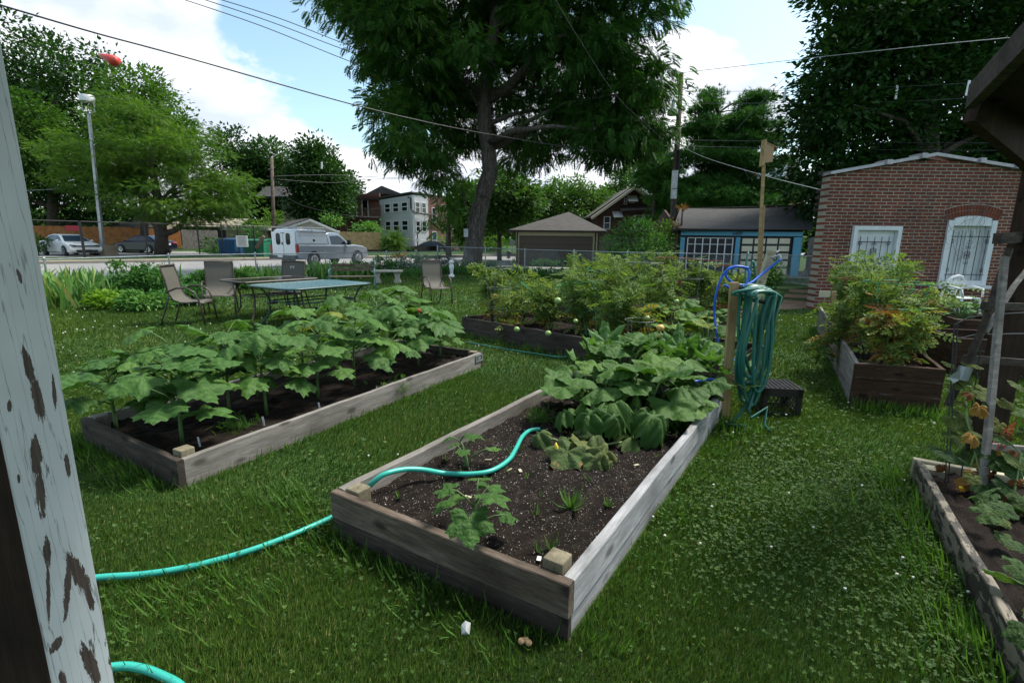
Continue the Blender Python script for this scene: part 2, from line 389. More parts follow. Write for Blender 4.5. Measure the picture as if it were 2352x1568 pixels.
leafmat('tomato_dead', [(0, (.10, .04, .015)), (.6, (.22, .10, .03)), (1, (.38, .24, .06))], .25, .7)
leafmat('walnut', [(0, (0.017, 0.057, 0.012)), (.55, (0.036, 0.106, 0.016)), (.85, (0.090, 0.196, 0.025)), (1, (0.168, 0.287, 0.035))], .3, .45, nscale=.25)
leafmat('dark_tree', [(0, (0.011, 0.039, 0.008)), (.6, (0.026, 0.076, 0.014)), (1, (0.066, 0.139, 0.024))], .28, .5, nscale=.2)
leafmat('green_tree', [(0, (.024, .07, .012)), (.6, (.06, .14, .022)), (1, (.13, .23, .04))], .32, .5, nscale=.2)
leafmat('locust', [(0, (.030, .078, .012)), (.5, (.066, .145, .020)), (1, (.15, .245, .032))], .4, .5, nscale=.3)
leafmat('pine', [(0, (0.026, 0.089, 0.021)), (.6, (0.064, 0.184, 0.034)), (1, (0.175, 0.340, 0.061))], .15, .5, nscale=.5)
leafmat('iris', [(0, (0.065, 0.163, 0.044)), (.6, (0.117, 0.250, 0.066)), (.95, (0.208, 0.350, 0.088)), (1, (0.390, 0.325, 0.110))], .3, .4)
leafmat('bush', [(0, (0.031, 0.102, 0.023)), (.6, (0.060, 0.174, 0.033)), (1, (0.136, 0.261, 0.052))], .3, .5)
leafmat('lime_leaf', [(0, (.09, .20, .02)), (1, (.22, .36, .04))], .35, .5)
def wood(name, lo, mid, hi, sc=(1.2, 14, 14), rough=.85, stain=None, bump=.5, ring=9.0):
    """grain along the local X of the board"""
    m, t, b = mat(name); q = TN(t); v = q.coord('Object', sc)
    n1_ = q.noise(v, 2.2, 8, .62, .6); n2_ = q.noise(v, ring, 6, .6, 1.2)
    c = q.ramp(n1_, [(.28, lo), (.5, mid), (.74, hi)])
    c = q.mix(q.m('MULTIPLY', n2_, .45), c, q.ramp(n2_, [(.4, lo), (.62, hi)]))
    v2 = q.coord('Object', (1, 3, 3)); n3 = q.noise(v2, 1.6, 5, .6, .3)
    c = q.mix(q.ramp(n3, [(.45, (0, 0, 0)), (.75, (.75, .75, .75))]), c, tuple(x * .45 for x in lo))
    # knots
    vo = q.n('TexVoronoi', feature='F1'); vo.inputs['Scale'].default_value = 1.0; q.l(q.coord('Object', (3.0, 7, 7)), vo.inputs['Vector'])
    c = q.mix(q.ramp(vo.outputs['Distance'], [(.10, (.8, .8, .8)), (.2, (0, 0, 0))]), c, tuple(x * .4 for x in lo))
    if stain: c = q.mix(q.ramp(q.noise(q.coord('Object', (2, 9, 9)), 2.5, 7, .65), [(.60, (0, 0, 0)), (.64, (1, 1, 1))]), c, stain)
    q.l(c, b.inputs['Base Color']); b.inputs['Roughness'].default_value = rough; b.inputs['Specular IOR Level'].default_value = .2
    q.bump(n2_, b, bump, .006); M[name] = m; return m
wood('wood_gray', (.13, .115, .10), (.22, .20, .18), (.36, .34, .32))
wood('wood_brown', (.055, .038, .028), (.13, .098, .073), (.27, .22, .18))
wood('wood_dark', (.028, .022, .018), (.06, .048, .038), (.12, .10, .085))
wood('wood_redbrown', (.022, .011, .007), (.050, .026, .015), (.10, .055, .034), stain=(.10, .085, .07))
wood('wood_new', (.28, .18, .085), (.42, .28, .14), (.55, .40, .22), bump=.2)
wood('wood_pale', (.30, .26, .17), (.45, .40, .28), (.6, .55, .4), bump=.3)
wood('wood_block', (.10, .085, .055), (.19, .165, .11), (.33, .29, .20), sc=(6, 6, 2))
wood('wood_whitewash', (.22, .22, .22), (.34, .34, .35), (.52, .52, .54))
wood('wood_post', (.018, .010, .007), (.034, .020, .013), (.06, .036, .024), sc=(14, 14, 1.2))
wood('fence_gray', (.10, .09, .085), (.17, .155, .145), (.25, .235, .22), sc=(14, 14, 1.0))
wood('fence_red', (.24, .09, .025), (.40, .16, .05), (.52, .24, .09), sc=(9, 9, .7), bump=.2)
wood('fence_tan', (.30, .20, .10), (.42, .30, .16), (.52, .39, .22), sc=(9, 9, .7), bump=.2)
wood('pole_wood', (.07, .052, .042), (.13, .10, .082), (.20, .16, .13), sc=(10, 10, .5))
# peeling white paint over bare wood (post)
def peeling(name, paint, bare, thr, sc, thr2=.02, cracks=True):
    m, t, b = mat(name); q = TN(t); v = q.coord('Object', sc)
    n_ = q.noise(v, 3.0, 9, .62, .35); msk = q.ramp(n_, [(thr, (0, 0, 0)), (thr + thr2, (1, 1, 1))])
    g = q.noise(q.coord('Object', (40, 40, 2.5)), 2.5, 6); bc = q.ramp(g, [(.3, tuple(x * .55 for x in bare)), (.7, bare)])
    pn = q.noise(q.coord('Object', (5, 5, 3)), 2.0, 5); pc = q.ramp(pn, [(.25, tuple(x * .84 for x in paint)), (.7, paint)])
    c = q.mix(msk, pc, bc)
    if cracks:
        w_ = q.n('TexWave', wave_type='BANDS', bands_direction='DIAGONAL'); w_.inputs['Scale'].default_value = 5; w_.inputs['Distortion'].default_value = 9; w_.inputs['Detail'].default_value = 6
        w_.inputs['Detail Scale'].default_value = 1.6; q.l(q.coord('Object', (6, 6, .35)), w_.inputs['Vector'])
        c = q.mix(q.ramp(w_.outputs['Fac'], [(.0, (.75, .75, .75)), (.03, (0, 0, 0))]), c, tuple(x * .35 for x in paint))
    q.l(c, b.inputs['Base Color']); b.inputs['Roughness'].default_value = .7
    h = q.m('SUBTRACT', q.m('MULTIPLY', g, .15), msk); q.bump(h, b, .6, .004); M[name] = m; return m
peeling('paint_peeling', (.62, .66, .68), (.085, .06, .05), .63, (7.5, 7.5, .95))
peeling('paint_white_old', (.66, .68, .70), (.16, .13, .10), .66, (12, 12, 3), cracks=False)
peeling('paint_board_old', (.20, .17, .125), (.045, .036, .028), .49, (2.2, 6, 6), cracks=False)
# brick: procedural, on real walls, coordinates along the wall in metres (local X, Z)
def brick(name, c1, c2, mortar, bw=.215, bh=.068, ms=.009, plane='XZ', dirt=.5, msmooth=.1):
    m, t, b = mat(name); q = TN(t); c = q.n('TexCoord'); s = q.n('SeparateXYZ'); q.l(c.outputs['Object'], s.inputs[0])
    cb = q.n('CombineXYZ'); q.l(s.outputs[plane[0]], cb.inputs[0]); q.l(s.outputs[plane[1]], cb.inputs[1])
    wob = q.n('TexNoise'); wob.inputs['Scale'].default_value = 3.0; q.l(cb.outputs[0], wob.inputs['Vector'])
    va = q.n('VectorMath', operation='SCALE'); q.l(wob.outputs['Color'], va.inputs[0]); va.inputs['Scale'].default_value = .008
    vb = q.n('VectorMath', operation='ADD'); q.l(cb.outputs[0], vb.inputs[0]); q.l(va.outputs[0], vb.inputs[1])
    br = q.n('TexBrick'); q.l(vb.outputs[0], br.inputs['Vector']); br.inputs['Color1'].default_value = (*c1, 1); br.inputs['Color2'].default_value = (*c2, 1)
    br.inputs['Mortar'].default_value = (*mortar, 1); br.inputs['Scale'].default_value = 1; br.inputs['Mortar Size'].default_value = ms
    br.inputs['Brick Width'].default_value = bw; br.inputs['Row Height'].default_value = bh; br.inputs['Mortar Smooth'].default_value = msmooth
    n_ = q.noise(q.coord('Object'), 1.3, 6, .6); n2_ = q.noise(q.coord('Object'), 22, 4)
    col = q.mix(q.m('MULTIPLY', q.ramp(n_, [(.45, (0, 0, 0)), (.7, (1, 1, 1))]), dirt), br.outputs['Color'], tuple(x * .42 for x in c2))
    col = q.mix(.35, col, q.ramp(n2_, [(.3, (.35, .35, .35)), (.7, (1, 1, 1))]), 'MULTIPLY')
    q.l(col, b.inputs['Base Color']); b.inputs['Roughness'].default_value = .9
    q.bump(q.m('SUBTRACT', 1.0, br.outputs['Fac']), b, .5, .01); M[name] = m; return m
brick('brick_shed', (.21, .048, .024), (.115, .032, .019), (.34, .30, .24), bw=.245, bh=.075, ms=.009, msmooth=.0)
brick('brick_side', (.16, .06, .045), (.10, .040, .03), (.22, .19, .16), plane='YZ')
brick('brick_house', (.17, .062, .045), (.12, .042, .032), (.20, .14, .12), bw=.25, bh=.085)
brick('brick_dark', (.09, .040, .030), (.055, .024, .02), (.11, .085, .075), bw=.25, bh=.085)
brick('shingles', (.062, .058, .058), (.042, .040, .041), (.022, .021, .022), bw=.34, bh=.14, ms=.008, plane='XY', dirt=.25)
brick('shingles_tan', (.085, .076, .068), (.060, .055, .050), (.032, .03, .028), bw=.34, bh=.14, ms=.008, plane='XY', dirt=.25)
def siding(name, col, h=.12):
    m, t, b = mat(name); q = TN(t); s = q.n('SeparateXYZ'); q.l(q.coord('Object'), s.inputs[0])
    fr = q.m('FRACT', q.m('DIVIDE', s.outputs['Z'], h))
    n_ = q.noise(q.coord('Object'), 1.5, 4); c = q.mix(.3, col, q.ramp(n_, [(.3, (.75, .75, .75)), (.7, (1, 1, 1))]), 'MULTIPLY')
    q.l(q.mix(q.m('LESS_THAN', fr, .12), c, tuple(x * .6 for x in col)), b.inputs['Base Color']); b.inputs['Roughness'].default_value = .6
    q.bump(fr, b, .8, .02); M[name] = m; return m
siding('siding_white', (.55, .55, .56)); siding('siding_pink', (.46, .43, .41)); siding('siding_tan', (.36, .31, .22)); siding('siding_cream', (.50, .46, .33), .10)
def ground(name, a, b_, c_, scale, rough=.95, bump=.4, specks=None):
    m, t, b = mat(name); q = TN(t); v = q.coord('Object'); n_ = q.noise(v, scale, 9, .65); n2_ = q.noise(v, scale * 9, 5, .7)
    c = q.ramp(q.m('ADD', q.m('MULTIPLY', n_, .6), q.m('MULTIPLY', n2_, .4)), [(.35, a), (.5, b_), (.66, c_)])
    if specks:
        vo = q.n('TexVoronoi'); vo.inputs['Scale'].default_value = specks[1]; q.l(v, vo.inputs['Vector'])
        k_ = q.m('MULTIPLY', q.m('LESS_THAN', vo.outputs['Distance'], specks[2]), q.m('GREATER_THAN', q.noise(v, 30, 3), .5))
        c = q.mix(k_, c, specks[0])
    q.l(c, b.inputs['Base Color']); b.inputs['Roughness'].default_value = rough; b.inputs['Specular IOR Level'].default_value = .2
    q.bump(n2_, b, bump, .02); M[name] = m; return m
ground('soil', (.006, .004, .003), (.013, .0085, .006), (.034, .024, .018), 9, bump=1.0, specks=((.42, .38, .34), 110, .19))
ground('soil_dark', (.008, .005, .0035), (.017, .011, .008), (.034, .024, .018), 9, bump=1.0, specks=((.20, .17, .15), 60, .10))
ground('turf', (.014, .028, .008), (.024, .060, .011), (.046, .10, .018), 1.1)
ground('turf_far', (.03, .09, .012), (.05, .14, .018), (.09, .2, .028), .5)
ground('asphalt', (.21, .20, .195), (.26, .25, .245), (.31, .30, .29), 1.2, bump=.15)
ground('concrete', (.24, .19, .13), (.33, .27, .19), (.40, .34, .26), 2.0, bump=.2)
ground('paver', (.13, .085, .055), (.19, .125, .085), (.26, .19, .14), 3.0, bump=.3)
ground('stone', (.26, .24, .20), (.36, .34, .29), (.46, .44, .39), 7.0, bump=.5)
ground('kerb_stone', (.17, .15, .12), (.24, .21, .17), (.30, .28, .23), 3.0, bump=.3)
ground('bark', (.035, .028, .022), (.075, .062, .05), (.13, .11, .092), 5.0, bump=1.0)
m_, t_, b_ = mat('bark_ridged'); q_ = TN(t_); v_ = q_.coord('Object', (5.5, 5.5, 1.1)); w1 = q_.noise(v_, 2.6, 8, .65, 1.2)
q_.l(q_.ramp(w1, [(.36, (.028, .023, .019)), (.5, (.092, .077, .065)), (.66, (.19, .165, .145))]), b_.inputs['Base Color']); b_.inputs['Roughness'].default_value = .95
q_.bump(w1, b_, 1.0, .12); M['bark_ridged'] = m_
for nm, c, r_, me_, vr in (('steel', (.42, .44, .45), .42, .7, .15), ('galv', (.36, .38, .39), .5, .6, .2), ('black_metal', (.012, .012, .013), .5, 0, .2),
        ('brown_metal', (.055, .042, .036), .4, .2, .15), ('teal_metal', (.018, .055, .055), .4, .1, .2), ('green_iron', (.07, .16, .15), .55, 0, .3), ('rust', (.17, .045, .02), .8, .2, .3),
        ('wire_green', (.02, .30, .13), .5, 0, .2), ('wire_gray', (.12, .13, .13), .5, .5, .2), ('hose_green', (.018, .135, .105), .38, 0, .12), ('hose_aqua', (.035, .40, .32), .35, 0, .08),
        ('hose_blue', (.01, .10, .52), .32, 0, .08), ('black_plastic', (.012, .012, .013), .42, 0, .15), ('white_plastic', (.72, .73, .73), .4, 0, .05), ('car_white', (.72, .73, .74), .22, 0, .02),
        ('car_navy', (.008, .012, .035), .15, .2, .1), ('car_black', (.006, .006, .007), .15, .2, .1), ('car_silver', (.30, .34, .39), .28, .5, .04), ('cap_silver', (.50, .54, .58), .3, .3, .03), ('tyre', (.012, .012, .012), .85, 0, .2),
        ('dark_glass', (.008, .012, .016), .06, 0, .0), ('sky_glass', (.03, .06, .10), .06, .2, .0), ('blue_paint', (.085, .30, .43), .6, 0, .06), ('dark_trim', (.022, .016, .014), .7, 0, .2), ('cream', (.62, .57, .42), .7, 0, .06),
        ('white_trim', (.68, .68, .68), .6, 0, .06), ('brown_door', (.095, .070, .052), .65, 0, .08), ('blue_bin', (.012, .095, .24), .6, 0, .15), ('green_bin', (.012, .15, .085), .6, 0, .15),
        ('red_plastic', (.55, .05, .035), .5, 0, .1), ('orange_string', (.48, .06, .02), .8, 0, .2), ('stem_green', (.07, .13, .035), .6, 0, .25), ('stem_pale', (.16, .24, .08), .6, 0, .2), ('stem_brown', (.12, .085, .04), .8, 0, .25),
        ('fruit_green', (.26, .38, .12), .3, 0, .15), ('fruit_yellow', (.62, .38, .10), .3, 0, .1), ('flower_orange', (.75, .25, .02), .6, 0, .15), ('flower_white', (.62, .62, .52), .7, 0, .1), ('flower_yellow', (.7, .5, .03), .6, 0, .1),
        ('lamp_white', (.60, .62, .62), .4, .1, .05), ('tape_gray', (.24, .27, .29), .35, .4, .15), ('bag_clear', (.34, .38, .42), .2, 0, .1), ('red_light', (.30, .012, .01), .3, 0, .1), ('tan_wood', (.36, .24, .13), .75, 0, .1),
        ('shutter', (.60, .62, .63), .6, 0, .05), ('red_brick_plain', (.16, .042, .022), .9, 0, .3), ('mirror_chrome', (.6, .62, .64), .2, .9, .05), ('blue_door', (.015, .07, .15), .5, 0, .1), ('coping', (.33, .32, .34), .35, .3, .15),
        ('dead_leaf', (.24, .15, .07), .9, 0, .3), ('perlite', (.50, .47, .42), .9, 0, .2), ('letter', (.05, .05, .05), .7, 0, 0), ('sign_white', (.55, .56, .55), .6, 0, .06), ('sign_red', (.5, .03, .05), .6, 0, .06)):
    plain(nm, c, r_, me_, vr)
# woven sling fabric
m_, t_, b_ = mat('sling'); q_ = TN(t_); v_ = q_.coord('Object'); a_ = q_.noise(q_.coord('Object', (60, 60, 4)), 6, 3); c_ = q_.noise(q_.coord('Object', (4, 4, 60)), 6, 3)
q_.l(q_.ramp(q_.m('MULTIPLY', q_.m('ADD', a_, c_), .5), [(.35, (.062, .057, .045)), (.65, (.115, .107, .086))]), b_.inputs['Base Color']); b_.inputs['Roughness'].default_value = .75; M['sling'] = m_
# textured table glass
m_, t_, b_ = mat('glass_green'); q_ = TN(t_); n_ = q_.noise(q_.coord('Object'), 60, 3); b_.inputs['Base Color'].default_value = (.075, .16, .18, 1); b_.inputs['Roughness'].default_value = .2
b_.inputs['Specular IOR Level'].default_value = .9; q_.bump(n_, b_, .5, .004); M['glass_green'] = m_
m_, t_, b_ = mat('glass_brown'); b_.inputs['Base Color'].default_value = (.02, .02, .022, 1); b_.inputs['Roughness'].default_value = .08; q_ = TN(t_); n_ = q_.noise(q_.coord('Object'), 25, 3); q_.bump(n_, b_, .1, .003); M['glass_brown'] = m_
def board(name, a, b, h, t, mt, parent=None, wob=.0, seed=0, top=True, **kw):
    """plank from a to b (bottom centre line), height h, thickness t; grain along local X"""
    a = Vector(a); b = Vector(b); L = (b - a).length; d = (b - a).normalized(); up = Vector((0, 0, 1))
    if abs(d.z) > .9: up = Vector((0, 1, 0))
    y = up.cross(d).normalized(); z = d.cross(y); r_ = random.Random(seed)
    n = max(2, int(L / .12)); vs = []; fs = []
    for i in range(n + 1):
        x = L * i / n; o = wob * (math.sin(i * .9 + seed) * .5 + r_.uniform(-.5, .5)); o2 = wob * .6 * math.sin(i * .55 + seed * 2)
        e = min(.004, t * .2)
        for yy, zz in ((-t / 2, 0), (t / 2, 0), (t / 2, h - e), (t / 2 - e, h), (-t / 2 + e, h), (-t / 2, h - e)):
            vs.append((x, yy + o2, zz + (o if zz > h * .5 else 0)))
    for i in range(n):
        for k in range(6): fs.append((i * 6 + k, i * 6 + (k + 1) % 6, (i + 1) * 6 + (k + 1) % 6, (i + 1) * 6 + k))
    fs += [tuple(range(6)), tuple(n * 6 + k for k in reversed(range(6)))]
    me = bpy.data.meshes.new(name); me.from_pydata(vs, [], [tuple(reversed(f)) for f in fs]); me.update(); me.materials.append(M[mt])
    o = bpy.data.objects.new(name, me); COL.objects.link(o)
    loc = a - (WL[parent] if parent else Vector((0, 0, 0)))
    o.matrix_local = Matrix(((d.x, y.x, z.x, loc.x), (d.y, y.y, z.y, loc.y), (d.z, y.z, z.z, loc.z), (0, 0, 0, 1)))
    if parent: o.parent = parent
    for k, v in kw.items(): o[k] = v
    return o

m_ = M['paint_peeling']; t_ = m_.node_tree; q_ = TN(t_); ob_ = q_.n('TexCoord'); sp_ = q_.n('SeparateXYZ'); q_.l(ob_.outputs['Object'], sp_.inputs[0])
ed_ = q_.m('MULTIPLY', q_.m('SUBTRACT', q_.noise(q_.coord('Object', (70, 70, 16)), 2.2, 7, .75), .55), 3.6); acc_ = None
def pxz(u, v): d = ray(u, v); k = -.93 / d.x; return d.y * k - .84, d.z * k + H
for u0, v0, u1, v1, wd in ((54, 800, 76, 880, 11), (76, 870, 98, 964, 13), (80, 1000, 86, 1090, 13), (88, 1080, 99, 1181, 11), (105, 1236, 112, 1300, 9), (110, 1300, 112, 1425, 5), (156, 1272, 205, 1360, 17), (160, 1275, 150, 1415, 10), (118, 1498, 140, 1462, 14), (188, 1482, 228, 1566, 16),
    (122, 866, 127, 938, 5), (152, 1045, 158, 1095, 8), (20, 920, 23, 945, 5), (42, 1090, 44, 1110, 4), (196, 1340, 214, 1400, 10), (140, 1540, 150, 1600, 9), (40, 620, 48, 650, 5)):
    a_ = pxz(u0, v0); b_ = pxz(u1, v1); cy, cz = (a_[0] + b_[0]) / 2, (a_[1] + b_[1]) / 2; L_ = math.hypot(b_[0] - a_[0], b_[1] - a_[1]) / 2 + 1e-4; dy, dz = (b_[0] - a_[0]) / 2 / L_, (b_[1] - a_[1]) / 2 / L_; w_ = wd * .0009
    Yq = q_.m('SUBTRACT', sp_.outputs['Y'], cy); Zq = q_.m('SUBTRACT', sp_.outputs['Z'], cz)
    al = q_.m('DIVIDE', q_.m('ADD', q_.m('MULTIPLY', Yq, dy), q_.m('MULTIPLY', Zq, dz)), L_ * 1.2); ac = q_.m('DIVIDE', q_.m('SUBTRACT', q_.m('MULTIPLY', Yq, dz), q_.m('MULTIPLY', Zq, dy)), w_)
    v_ = q_.m('SUBTRACT', 1.0, q_.m('ADD', q_.m('POWER', q_.m('ABSOLUTE', al), 2.0), q_.m('MULTIPLY', ac, ac))); acc_ = v_ if acc_ is None else q_.m('MAXIMUM', acc_, v_)
msk_ = q_.m('GREATER_THAN', q_.m('ADD', acc_, ed_), 0.0); b_ = t_.nodes['Principled BSDF']; old_ = b_.inputs['Base Color'].links[0].from_socket
gr_ = q_.noise(q_.coord('Object', (60, 60, 3)), 2.5, 6); q_.l(q_.mix(msk_, old_, q_.ramp(gr_, [(.3, (.035, .024, .02)), (.7, (.12, .088, .074))])), b_.inputs['Base Color'])
# ---------------------------------------------------------------- ground, street, paths
DS = Vector((.703, .711, 0)); NS = Vector((-.711, .703, 0))
def TS(t, s, z=0.0): p = DS * t + NS * s; return Vector((p.x, p.y, z))
def onS(u, s, v=560):
    d = ray(u, v); k = d.x / d.y; y = s / (NS.x * k + NS.y); return Vector((k * y, y, 0))
def tz(x, y):
    s = -.711 * x + .703 * y
    z = np.where(s > 38.05, .14, 0.0) + .12 * np.clip((s - 40) / 2, 0, 1) + .45 * np.clip((s - 52) / 6, 0, 1)
    return z
def tzs(s): return float(tz(np.array(-.711 * s), np.array(.703 * s)))
def strip(name, label_mat, s0, s1, t0, t1, dz, ns=2, nt_=40, **kw):
    m = MB(); ss = np.linspace(s0, s1, ns + 1); tt = np.linspace(t0, t1, nt_ + 1)
    vs = [tuple(TS(t, s, tzs(s) + dz)) for s in ss for t in tt]
    fs = [(i * (nt_ + 1) + j, i * (nt_ + 1) + j + 1, (i + 1) * (nt_ + 1) + j + 1, (i + 1) * (nt_ + 1) + j) for i in range(ns) for j in range(nt_)]
    m.add(vs, fs); return m.build(name, M[label_mat], None, kind='structure', **kw)
sv = sorted(set([-900, -300, -100, -40, 0, 20, 30, 38.0, 38.1, 40, 42, 52, 53.5, 55, 56.5, 58, 75, 100, 160, 300, 600, 1200]))
tv_ = [-900, -400, -150, -80, -40, -20, 0, 20, 40, 80, 150, 400, 900]
g_ = MB(); g_.add([tuple(TS(t, s, tzs(s))) for s in sv for t in tv_], [(i * 13 + j, i * 13 + j + 1, (i + 1) * 13 + j + 1, (i + 1) * 13 + j) for i in range(len(sv) - 1) for j in range(12)])
g_.v = [(x, y, z) for x, y, z in g_.v]
g_.build('ground', M['turf'], None, kind='structure')
strip('street', 'asphalt', 21.8, 37.95, -120, 260, .005)
kb = MB(); kb.beam(TS(-120, 38.05, .07), TS(45, 38.05, .07), .18, .17); kb.beam(TS(60, 38.05, .07), TS(200, 38.05, .07), .18, .17)
kb.build('kerb', M['kerb_stone'], None, kind='structure')
strip('sidewalk', 'concrete', 38.4, 40.0, -120, 45, .006)
strip('parking_lot', 'asphalt', 42.2, 53, -45, 12, .006, ns=6)
# the alley behind the back fence and its crossing
al = MB(); al.quad((-1.0, 25.6, .004), (60, 12.5, .004), (62, 16.5, .004), (1.0, 30.6, .004)); al.build('alley', M['asphalt'], None, kind='structure')
pa = MB()
for k, (a, b, c, d) in enumerate((((1800, 690), (1893, 697), (1875, 708), (1788, 712)), ((1803, 676), (1880, 680), (1876, 687), (1800, 684)), ((1812, 664), (1860, 668), (1862, 674), (1812, 671)))):
    q4 = [G(*p) for p in (a, b, c, d)]; pa.prism([(p.x, p.y, .0) for p in reversed(q4)], (0, 0, .022))
pa.build('stepping_path', M['paver'], None, kind='structure')

# ---------------------------------------------------------------- raised beds
def bed(name, c, z, rows, mats, label, soilz, posts=(), th=.04, low=None, seed=0, group='raised wooden garden beds', wob=.004, post_h=None):
    """c: corners front-left, front-right, back-right, back-left (outer)"""
    c = [Vector((x, y, 0)) for x, y in c]; ctr = sum(c, Vector()) / 4
    t = thing(name, ctr, label, 'raised bed', group)
    for k in range(4):
        a, b = c[k], c[(k + 1) % 4]; d = (b - a).normalized(); inn = Vector((-d.y, d.x, 0)) * th / 2
        a2 = a + inn; b2 = b + inn
        if k in (1, 3): a2 = a2 + d * (th + .002); b2 = b2 - d * (th + .002)
        for r_ in range(rows):
            zz0, zz1 = ((0, .42 * z), (.42 * z, z))[r_] if rows == 2 else (r_ * z / rows, (r_ + 1) * z / rows); zz0 -= .03 if r_ == 0 else 0
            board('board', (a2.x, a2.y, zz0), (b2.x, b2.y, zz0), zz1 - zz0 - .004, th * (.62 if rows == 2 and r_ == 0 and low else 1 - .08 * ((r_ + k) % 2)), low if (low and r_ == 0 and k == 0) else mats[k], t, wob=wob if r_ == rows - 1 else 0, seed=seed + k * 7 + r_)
    for (i, dz, m_) in posts:
        p = c[i]; q1 = (c[(i + 1) % 4] - p).normalized(); q2 = (c[i - 1] - p).normalized(); p = p + (q1 + q2) * (th + .05)
        ang = math.atan2(q1.y, q1.x)
        mb = MB(); mb.box(p.x, p.y, (z + dz) / 2, .088, .088, z + dz, ang); bevel(mb.build('corner_post', M[m_], t), .006)
    # soil, gently uneven
    n = 60; vs = []; ins = [p + (ctr - p).normalized() * th * .9 for p in c]
    for i in range(n + 1):
        for j in range(n + 1):
            a = ins[0].lerp(ins[1], i / n); b = ins[3].lerp(ins[2], i / n); p = a.lerp(b, j / n)
            vs.append((p.x, p.y, soilz + .012 * sin(i * 1.7 + seed) * cos(j * 1.1) + random.uniform(-.006, .006) + (.012 if random.random() < .12 else 0)))
    MB().add(vs, [(i * (n + 1) + j, (i + 1) * (n + 1) + j, (i + 1) * (n + 1) + j + 1, i * (n + 1) + j + 1) for i in range(n) for j in range(n)]).build('soil', M['soil' if z == .25 else 'soil_dark'], t, smooth=True)
    return t, c
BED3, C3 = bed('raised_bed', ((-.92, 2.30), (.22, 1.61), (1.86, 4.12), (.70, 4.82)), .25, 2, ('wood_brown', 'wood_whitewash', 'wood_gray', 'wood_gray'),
    'weathered board bed in the middle holding wilting squash and an aqua hose', .155, ((0, .005, 'wood_block'), (1, .035, 'wood_block'), (2, -.01, 'wood_gray')), low='wood_dark', seed=3, th=.048)  # lower front board in darker wood: its shade is put into the colour
BEDA, CA = bed('raised_bed', ((-3.2, 3.46), (-2.01, 2.75), (-.35, 5.83), (-1.54, 6.54)), .19, 1, ('wood_dark', 'wood_gray', 'wood_dark', 'wood_gray'),
    'low gray board bed full of tall okra, with a metal bracket at its corner', .10, ((0, .01, 'wood_gray'), (1, .03, 'wood_block'), (2, .01, 'wood_block')), seed=11)
BEDB, CB = bed('raised_bed', ((-.81, 7.8), (2.19, 4.92), (3.05, 5.85), (.05, 8.73)), .316, 2, ('wood_dark', 'wood_dark', 'wood_dark', 'wood_dark'),
    'long dark plank bed crowded with tomato plants, cages and a squash', .22, seed=21)
BEDF, CF = bed('raised_bed', ((.95, 10.5), (3.6, 8.15), (4.45, 9.25), (1.8, 11.6)), .3, 2, ('wood_dark',) * 4,
    'farther plank bed hidden under light green tomato plants near the back fence', .22, seed=31)
BEDC, CC = bed('raised_bed', ((3.2, 4.45), (3.86, 4.24), (6.15, 8.4), (5.48, 8.75)), .43, 3, ('wood_redbrown', 'wood_redbrown', 'wood_redbrown', 'wood_gray'),
    'tall narrow brown bed of three boards with yellowing tomatoes by the grass walk', .33, ((0, -.02, 'wood_gray'), (1, -.02, 'wood_gray')), seed=41)
BEDE, CE = bed('raised_bed', ((6.84, 7.51), (9.3, 6.9), (9.65, 7.9), (7.19, 8.35)), .4, 2, ('wood_redbrown',) * 4,
    'peeling brown bed of leafy beans in front of the white plastic chair', .3, ((0, -.01, 'wood_gray'),), seed=51)
BEDE2, CE2 = bed('raised_bed', ((5.25, 5.72), (7.6, 4.95), (7.95, 5.75), (5.55, 6.5)), .44, 3, ('wood_redbrown',) * 4,
    'peeling brown bed of three boards seen behind the arbor post', .33, seed=61)
BEDD, CD = bed('raised_bed', ((1.2, .45), (2.5, -.2), (3.75, 2.35), (2.64, 3.02)), .15, 1, ('paint_board_old', 'paint_board_old', 'wood_pale', 'paint_board_old'),
    'low bed with flaking pale paint holding the cucumber vine under the arbor', .09, ((3, -.02, 'wood_pale'),), seed=71, th=.045)
def along(c, f, g=.5):
    """point inside bed: f along the long side, g across"""
    a = c[0].lerp(c[3], f); b = c[1].lerp(c[2], f); return a.lerp(b, g)
# bracket on the far right corner of the okra bed
m = MB(); p = CA[2]; d = (CA[1] - CA[2]).normalized(); o = Vector((d.y, -d.x, 0)) * -.012
o = Vector((.88, -.474, 0)) * .006
a = p + d * .02 + o; b = p + d * .17 + o
m.beam((a.x, a.y, .165), (b.x, b.y, .165), .006, .018); m.beam((a.x, a.y, .095), (b.x, b.y, .095), .006, .018)
m.beam((a.x, a.y, .13), (a.x + d.x * .02, a.y + d.y * .02, .13), .006, .06); m.beam((b.x, b.y, .13), (b.x - d.x * .02, b.y - d.y * .02, .13), .006, .06)
m.beam((a.x + d.x * .04, a.y + d.y * .04, .13), (b.x - d.x * .04, b.y - d.y * .04, .13), .004, .03)
m.build('metal_bracket', M['galv'], BEDA)

